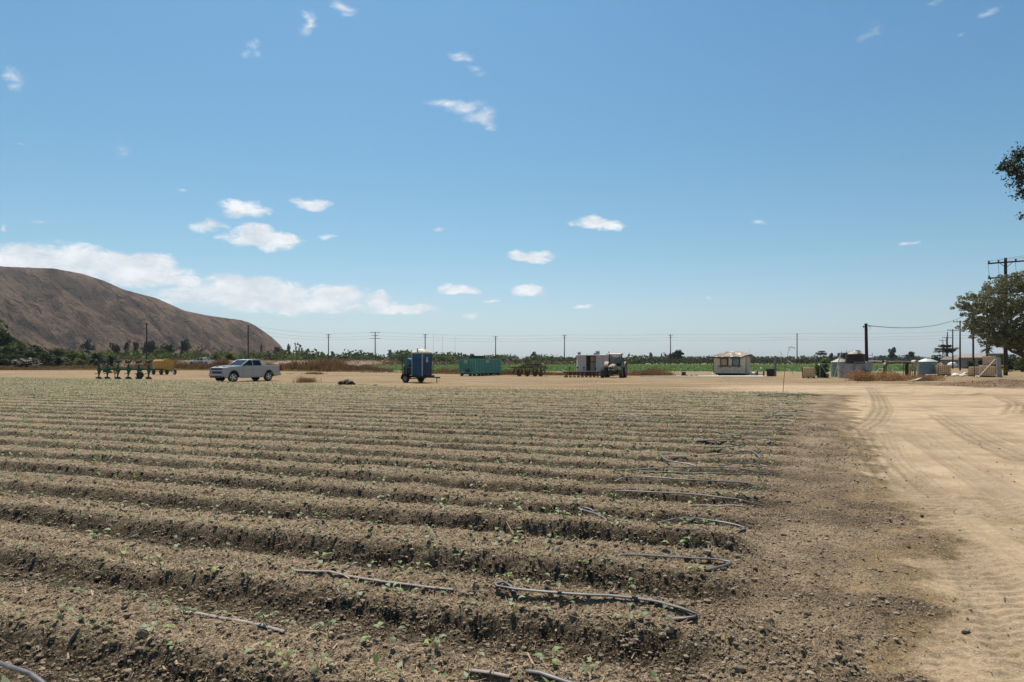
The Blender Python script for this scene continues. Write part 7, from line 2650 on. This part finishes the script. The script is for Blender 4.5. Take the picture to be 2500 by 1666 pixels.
for z in (.82 + .05, 1.02 + .1, .62 + .0, .42):
    MB().cyl((0, 0, z), (0, 0, z + .045), .243, .243, 14).build('yellow_band', mat('dull_yellow', (.36, .24, .03), .6), t)
m = MB()
for (x, q) in ((-2.2, 0), (-1.0, 1)):
    span(m, (Xb + x, Yb, hb_ - .25 + x * .07), (Xb + 30, Yb - 25, hb_ + 4 - q * 2), .2, .018)
tag(m.build('power_line', WIRE), 'pair of faint wires rising away from the large pole top', 'wire')

# receding line
REC = [(2376, 742, 136, 'thick pole rising out of the big tree behind the totes', 0.19, 1.6), (2344, 783, 123, 'slim pole with one crossarm in front of the tan house', .15, 1.35), (2326, 804, 147, 'second slim crossarm pole receding behind the pine', .15, 1.25),
       (2311, 823, 203, 'third crossarm pole receding behind the pine', .15, 1.4), (2302, 830, 235, 'smallest farthest crossarm pole behind the pine'.replace('farthest ', ''), .15, 1.4)]
RC = []
for (px, top, Y, lab, r, aw) in REC:
    X = X_at(px, Y)
    h_ = Z_at(top, Y)
    pole(lab, X, Y, h_, r, [(h_ - .25, aw, aw, .11)], 'poles receding along the farm track')
    RC.append((X, Y, h_))
simple('pole_stub', 'short dark wooden pole with a square head and a loose cable coil', 'utility pole', MB().cyl((0, 0, -.3), (-.12, 0, Z_at(790, 70)), .17, .14, 12).cyl((-.12, 0, Z_at(790, 70)), (-.12, 0, Z_at(790, 70) + .02), .18, .18, 12), WOODPOLE, (X_at(2117, 70.6), 70.6, 0), 0, smooth=True)
tp = Vector((X_at(2115, 70.6) - .02, 70.6, Z_at(795, 70.6)))
t = thing('cable_fitting', 'black insulator and coiled cable at the head of the short pole', 'insulator', tuple(tp))
MB().lathe([(.06, -.1), (.08, 0), (.05, .08)], c=(-.27, 0, -.12), n=8).cyl((-.27, 0, -.12), (-.1, 0, -.16), .02, .02, 6).build('insulator', INSUL, t, smooth=True)
MB().tube([(.12, 0, .0), (.3, 0, -.06), (.48, -.02, -.2), (.42, -.02, -.38), (.2, 0, -.42), (.1, 0, -.3)], .014, n=5).tube([(.1, 0, -.12), (.35, 0, -.16), (.55, 0, -.05), (.62, 0, .02)], .012, n=5).build('cable_coil', WIRE, t, smooth=True)
m = MB()
span(m, tuple(tp + Vector((.15, 0, 0))), (X_at(2372, 136), 136, Z_at(762, 136)), 1.3, .035, 20)
tag(m.build('cable', WIRE), 'thick black cable sagging from the short pole into the big tree', 'cable')

# far lamp post and radio masts
simple('street_lamp', 'thin pale lamp post with one arm beyond the crop', 'lamp post', MB().cyl((0, 0, 0), (0, 0, Z_at(863, 240)), .10, .08, 6).bar((0, 0, Z_at(863, 240)), (-.8, 0, Z_at(858, 240)), .08).bar((0, 0, Z_at(863, 240)), (.4, 0, Z_at(866, 240)), .06), GREYP, (X_at(1907, 240), 240, 0))
for i, (px, top) in enumerate([(1058, 816), (1080, 817), (1111, 820)]):
    Y = 1500
    simple('radio_mast', ['first and tallest thin radio mast', 'middle thin radio mast', 'last thin radio mast'][i] + ' of three on the horizon past the toilet', 'radio mast', MB().cyl((0, 0, 0), (0, 0, Z_at(top, Y)), .30, .22, 5), mat('mast_grey', (.30, .31, .33), .6), (X_at(px, Y), Y, 0), group='radio masts on the horizon')


# ------------------------------------------------------------------ far buildings
def building(name, lab, X, Y, w, d, h_, m, roofm=None, pitch=0.0, wins=0, rz=0.0):
    t = thing(name, lab, 'building', (X, Y, 0), rz)
    MB().box((0, 0, h_ / 2), (w, d, h_)).build('wall', m, t)
    if pitch > 0:
        MB().prism([(-w / 2 - .5, h_ - .05), (w / 2 + .5, h_ - .05), (w / 2 - w * .18, h_ + pitch), (-w / 2 + w * .18, h_ + pitch)], -d / 2 - .5, d / 2 + .5).build('roof', roofm, t)
    else:
        MB().box((0, 0, h_ + .15), (w + .4, d + .4, .3)).build('roof', roofm or m, t)
    for k in range(wins):
        x = -w / 2 + w * (k + .5) / wins
        MB().box((x, -d / 2 - .02, h_ * .55), (w / wins * .45, .06, h_ * .35)).build('window', GLASSD, t)
    return t


FW = mat('far_white_wall', (.55, .55, .53), .8)
FG = mat('far_grey_wall', (.22, .26, .32), .8)
FT = mat('far_tan_roof', (.34, .25, .20), .85)
for (px, w, top, Y, m, lab) in [(1459, 9, 858, 1800, FG, 'grey office tower on the horizon beside the pole by the shed'), (1414, 7, 861, 900, FG, 'grey boxy tower peeping over the white shed roof')]:
    W__ = w / F * Y
    h_ = Z_at(top, Y)
    t = building('tower_block', lab, X_at(px, Y), Y, W__, W__, h_, m, None, 0, 0)
    for k in range(6):
        MB().box((0, -W__ / 2 - .1, h_ * (.45 + .09 * k)), (W__ * .86, .2, h_ * .035)).build('window_band', GLASSD, t)
for i, (px, w, top, Y, lab) in enumerate([(977, 14, 872, 900, 'long low white farm building beyond the toilet'), (1100, 10, 871, 850, 'small white building by the far wood behind the dumpster'), (1128, 8, 872, 850, 'tiny white house at the end of the far wood'), (1185, 14, 874, 800, 'pale flat building behind the dumpster'),
                                          (1205, 9, 873, 820, 'small tan house behind the raised edge of the dumpster'), (1240, 12, 873, 900, 'white shed on the skyline past the dumpster'), (1390, 16, 872, 900, 'long white roof on the skyline by the shed pole'), (1436, 10, 873, 950, 'pale warehouse between tower and white shed'),
                                          (1530, 14, 874, 900, 'white building right above the tractor wheel'.replace('right ', '')), (1545, 10, 878, 600, 'low pale shed above the crop beyond the tractor'), (1950, 7, 881, 420, 'small white roof beside the pole past the kiosk'), (2050, 10, 874, 900, 'pale building behind the water tanks'), (940, 8, 872, 900, 'tiny pale house on the skyline by the far clump')]):
    building('house', lab, X_at(px, Y), Y, w / F * Y, 8, max(2.5, Z_at(top, Y) - 1), FW if i % 3 else mat('far_cream_wall', (.45, .40, .33), .8), FT if i % 2 else FW, 1.0, 0)
# houses behind the totes
th = building('house', 'low grey house with brown tiled roof behind the receding poles', X_at(2346, 170), 170, 3.9, 8, 2.05, mat('house_grey_wall', (.20, .18, .18), .8), mat('brown_roof', (.17, .125, .10), .9), .75, 3)
MB().prism([(-1.0, 2.5), (1.0, 2.5), (0, 3.1)], -2, 3).build('gable', mat('brown_roof', (.17, .125, .10), .9), th)
tb = building('house', 'long house with pale sloping roof and a chimney behind the totes', X_at(2398, 150), 150, 5.2, 8, 2.5, mat('house_grey_wall', (.20, .18, .18), .8), mat('pale_roof', (.24, .205, .18), .9), .8, 0)
MB().box((.4, -1, 3.5), (.5, .5, 1.4)).build('chimney', mat('brown_roof', (.17, .125, .10), .9), tb)
simple('pale_car', 'small white car roof showing beside the slim crossarm pole', 'car', MB().lathe([(.9, .3), (1.1, .7), (.8, 1.2), (.2, 1.45)], n=14), WHITEP, (X_at(2325, 165), 165, 0), 0, smooth=True)
# mound of pale dirt beyond the crop
v, f = lumps(np.array([[0, 0, 0.0], [4, 1, 0], [-4, 1, 0]]), np.array([3.4, 2.6, 2.2]), 95, IV2, IF2, .3)
o = link('dirt_mound', mesh_np('dirt_mound', v, f, mat('pale_dirt', (.42, .32, .23), .95), smooth=True))
o.location = (X_at(937, 275), 275, 0)
o.scale = (1.3, 1, .55)
tag(o, 'pale mound of dirt between the crop and the brush', 'mound')


# ------------------------------------------------------------------ big trees at the east edge
def big_tree(name, lab, loc, limbs, clumps, nleaf, lsize, leafm, seed, twig=True, trunk_r=.3):
    """limbs: list of polylines with start and end radii"""
    t = thing(name, lab, 'tree', loc)
    mb = MB()
    for (P_, r0, r1) in limbs:
        n = len(P_)
        mb.tube(P_, [r0 + (r1 - r0) * i / (n - 1) for i in range(n)], n=9)
    r_ = random.Random(seed)
    ends = [Vector(P_[-1]) for (P_, _, _) in limbs] + [Vector(P_[len(P_) // 2]) for (P_, _, _) in limbs]
    for c in clumps:
        e = min(ends, key=lambda q: (q - Vector(c[:3])).length)
        mid = e.lerp(Vector(c[:3]), .5) + Vector((r_.uniform(-.3, .3), r_.uniform(-.3, .3), r_.uniform(-.1, .3)))
        mb.tube([e, mid, Vector(c[:3])], [r1_ for r1_ in (.05, .035, .012)], n=4)
    mb.build('trunk', BARK, t, smooth=True)
    # break the crown into many small sprays so sky shows between them
    sub = []
    for c in clumps:
        k = int(c[6])
        for _ in range(k):
            d = Vector((r_.gauss(0, 1), r_.gauss(0, 1), r_.gauss(0, 1))).normalized() * (r_.random() ** .45)
            s = r_.uniform(.16, .34)
            sub.append((c[0] + d.x * c[3], c[1] + d.y * c[4], c[2] + d.z * c[5], s * 1.2, s * 1.2, s * .8, nleaf))
    v, f = leaves(sub, lsize, seed, .62, .2, droop=.25)
    link('crown', mesh_np('crown', v, f, leafm), t)
    return t


# spreading tree behind the totes: its trunk leans in from beyond the frame
Yt = 62.0
bx = X_at(2560, Yt)
def T(px, row, dy=0.0):
    return (X_at(px, Yt + dy) - bx, dy, Z_at(row, Yt + dy))


limbs = [([(0, 0, -.2), T(2540, 895), T(2515, 876), T(2497, 868), T(2482, 845), T(2470, 810)], .34, .14), ([T(2497, 868), T(2470, 858), T(2440, 835), T(2410, 820)], .16, .06), ([T(2482, 845), T(2500, 790), T(2520, 740)], .16, .07), ([T(2470, 810), T(2440, 770), T(2400, 755)], .12, .04), ([T(2515, 876), T(2550, 820), T(2590, 760)], .2, .08)]
cl = []
r_ = random.Random(31)
for (px, row, rx, ry, k) in [(2375, 760, 24, 34, 16), (2372, 800, 18, 24, 10), (2400, 740, 34, 36, 20), (2430, 715, 34, 30, 18), (2460, 695, 34, 26, 18), (2495, 690, 34, 26, 16), (2530, 700, 40, 40, 16), (2410, 790, 34, 32, 20), (2440, 760, 36, 36, 24), (2475, 740, 36, 36, 24), (2510, 760, 36, 40, 20),
                         (2440, 815, 34, 24, 18), (2475, 800, 36, 34, 24), (2505, 815, 30, 30, 18), (2400, 822, 22, 14, 8), (2425, 838, 24, 12, 8), (2465, 838, 28, 12, 10), (2550, 780, 40, 50, 12), (2495, 845, 24, 14, 14), (2460, 822, 34, 20, 16), (2510, 835, 30, 24, 16), (2350, 745, 8, 16, 3), (2362, 722, 10, 10, 3)]:
    for dy in (-1.2, 1.2):
        p = T(px, row, dy)
        cl.append((p[0], p[1], p[2], rx / F * Yt, 1.6, ry / F * Yt, k * 1.25))
SYC = leafmat('olive_grey_leaf', (.165, .165, .090), var=.7, trans=.2, rough=.4)
big_tree('tree', 'large spreading olive-grey tree with a leaning trunk behind the large pole', (bx, Yt, G0(bx, Yt)), limbs, cl, 52, .080, SYC, 61)

# taller tree standing outside the frame, one bough reaching in
Yo = 30.0
ox = X_at(2740, Yo)
def T2(px, row, dy=0.0):
    return (X_at(px, Yo + dy) - ox, dy, Z_at(row, Yo + dy))


limbs = [([(0, 0, -.2), (-.1, 0, 2.5), (-.3, 0, 5.0), (-.6, 0, 8.0), (-.9, 0, 11.0)], .36, .12), ([(-.3, 0, 5.6), (-1.6, 0, 7.4), T2(2560, 470), T2(2515, 440), T2(2480, 425)], .16, .02), ([(-.6, 0, 8.0), (-1.8, .2, 9.6), T2(2540, 400), T2(2500, 380)], .13, .02),
         ([(-.5, 0, 7.0), (1.4, .5, 9.0), (2.6, .8, 10.6)], .15, .04), ([(-.4, 0, 6.2), (.6, -1.5, 8.2), (1.2, -2.4, 9.6)], .14, .04)]
cl = []
for (px, row, rx, ry, k) in [(2500, 372, 20, 20, 12), (2478, 390, 20, 16, 12), (2462, 405, 14, 10, 8), (2450, 408, 7, 5, 3), (2490, 412, 22, 13, 11), (2462, 424, 12, 9, 6), (2505, 440, 18, 14, 8), (2482, 444, 12, 7, 5), (2498, 468, 14, 22, 10), (2508, 480, 16, 16, 8), (2530, 400, 30, 50, 26), (2560, 430, 34, 60, 30), (2500, 524, 5, 5, 2), (2600, 420, 40, 70, 30), (2650, 380, 60, 70, 34),
                         (2720, 340, 70, 80, 34), (2790, 400, 70, 90, 34), (2850, 460, 60, 80, 24), (2640, 500, 60, 50, 18)]:
    p = T2(px, row)
    cl.append((p[0], p[1], p[2], rx / F * Yo, min(1.6, .25 + rx / F * Yo), ry / F * Yo, k * 1.1))
big_tree('tree', 'dark broadleaf tree at the edge whose bough reaches in high above the road', (ox, Yo, G0(ox, Yo)), limbs, cl, 22, .055, leafmat('deep_green_leaf', (.030, .042, .016), var=.5, trans=.2), 62)

# brown birds as specks in the sky are left out; fallen leaves under the trees
cx, cy = np.random.default_rng(66).normal(31, 8, 5000), np.random.default_rng(67).normal(50, 7, 5000)
H = ground_fn(cx, cy)
k_ = (H[3] > .35)
cx, cy, hh = cx[k_], cy[k_], H[0][k_]
n = len(cx)
rs = np.random.default_rng(68)
a = rs.uniform(0, 6.28, n)
s = rs.uniform(.04, .10, n)
c0 = np.stack([cx, cy, hh + .02], 1)
dv = np.stack([np.cos(a), np.sin(a), rs.uniform(0, .9, n)], 1) * s[:, None]
ev = np.stack([-np.sin(a), np.cos(a), 0 * a], 1) * s[:, None] * .5
v = np.stack([c0 - dv, c0 - ev, c0 + dv, c0 + ev], 1).reshape(-1, 3)
tag(link('leaf_litter', mesh_np('leaf_litter', v, np.arange(n * 4).reshape(-1, 4), leafmat('dead_leaf', (.22, .115, .05), var=.5, trans=.1))), 'brown fallen leaves on the dark ground under the tree', 'leaves', kind='stuff')

# ------------------------------------------------------------------ levee carrying the farm road
def strip(name, prof, px0, px1, m, n=60):
    """prof: list of (Y, z)"""
    vs = []
    for i in range(n + 1):
        px = px0 + (px1 - px0) * i / n
        e = min(1, i / 4, (n - i) / 4)
        for (Y, z) in prof:
            vs.append((X_at(px, 188), Y + .8 * float(vn(np.array([px * .02]), np.array([Y]), 301)[0]), (z + .12 * float(vn(np.array([px * .1]), np.array([Y]), 300)[0])) * e - .02))
    k = len(prof)
    fq = [(i * k + j, (i + 1) * k + j, (i + 1) * k + j + 1, i * k + j + 1) for i in range(n) for j in range(k - 1)]
    return tag(link(name, mesh_np(name, np.array(vs), np.array(fq), m, smooth=True)), kind='structure')


strip('levee', [(178, 0), (184, 1.0), (188, 1.80), (191, 1.86), (198, 0)], 232, 960, mat('levee_dirt', (.22, .16, .11), .95, var=.2, vscale=.3, dirt=(.16, .11, .06), dirtamt=.5))
weeds('dry_weeds', 'brown weeds clothing the near slope of the levee', lambda r2, n: ((lambda px, q: (X_at(px, 182), q))(r2.uniform(232, 960, n), r2.uniform(176, 190, n))), 20000, .15, .55, .05, WEED, 38, zf=lambda y: np.interp(y, [178, 184, 188, 191], [0, 1, 1.8, 1.84]))

# ------------------------------------------------------------------ haze
hz_o = MB().box((2000, 5500, 174), (14000, 13000, 352)).build('haze', None)
hm = bpy.data.materials.new('haze_air')
hm.use_nodes = True
ht = hm.node_tree
for n in list(ht.nodes):
    ht.nodes.remove(n)
pv = N(ht, 'ShaderNodeVolumePrincipled')
pv.inputs['Color'].default_value = (.88, .94, 1.0, 1)
pv.inputs['Density'].default_value = 0.00006
pv.inputs['Anisotropy'].default_value = 0.25
ho = N(ht, 'ShaderNodeOutputMaterial')
ht.links.new(pv.outputs[0], ho.inputs['Volume'])
hz_o.data.materials.append(hm)
tag(hz_o, 'thin pale haze filling the air over the whole farmland', 'haze', kind='stuff')
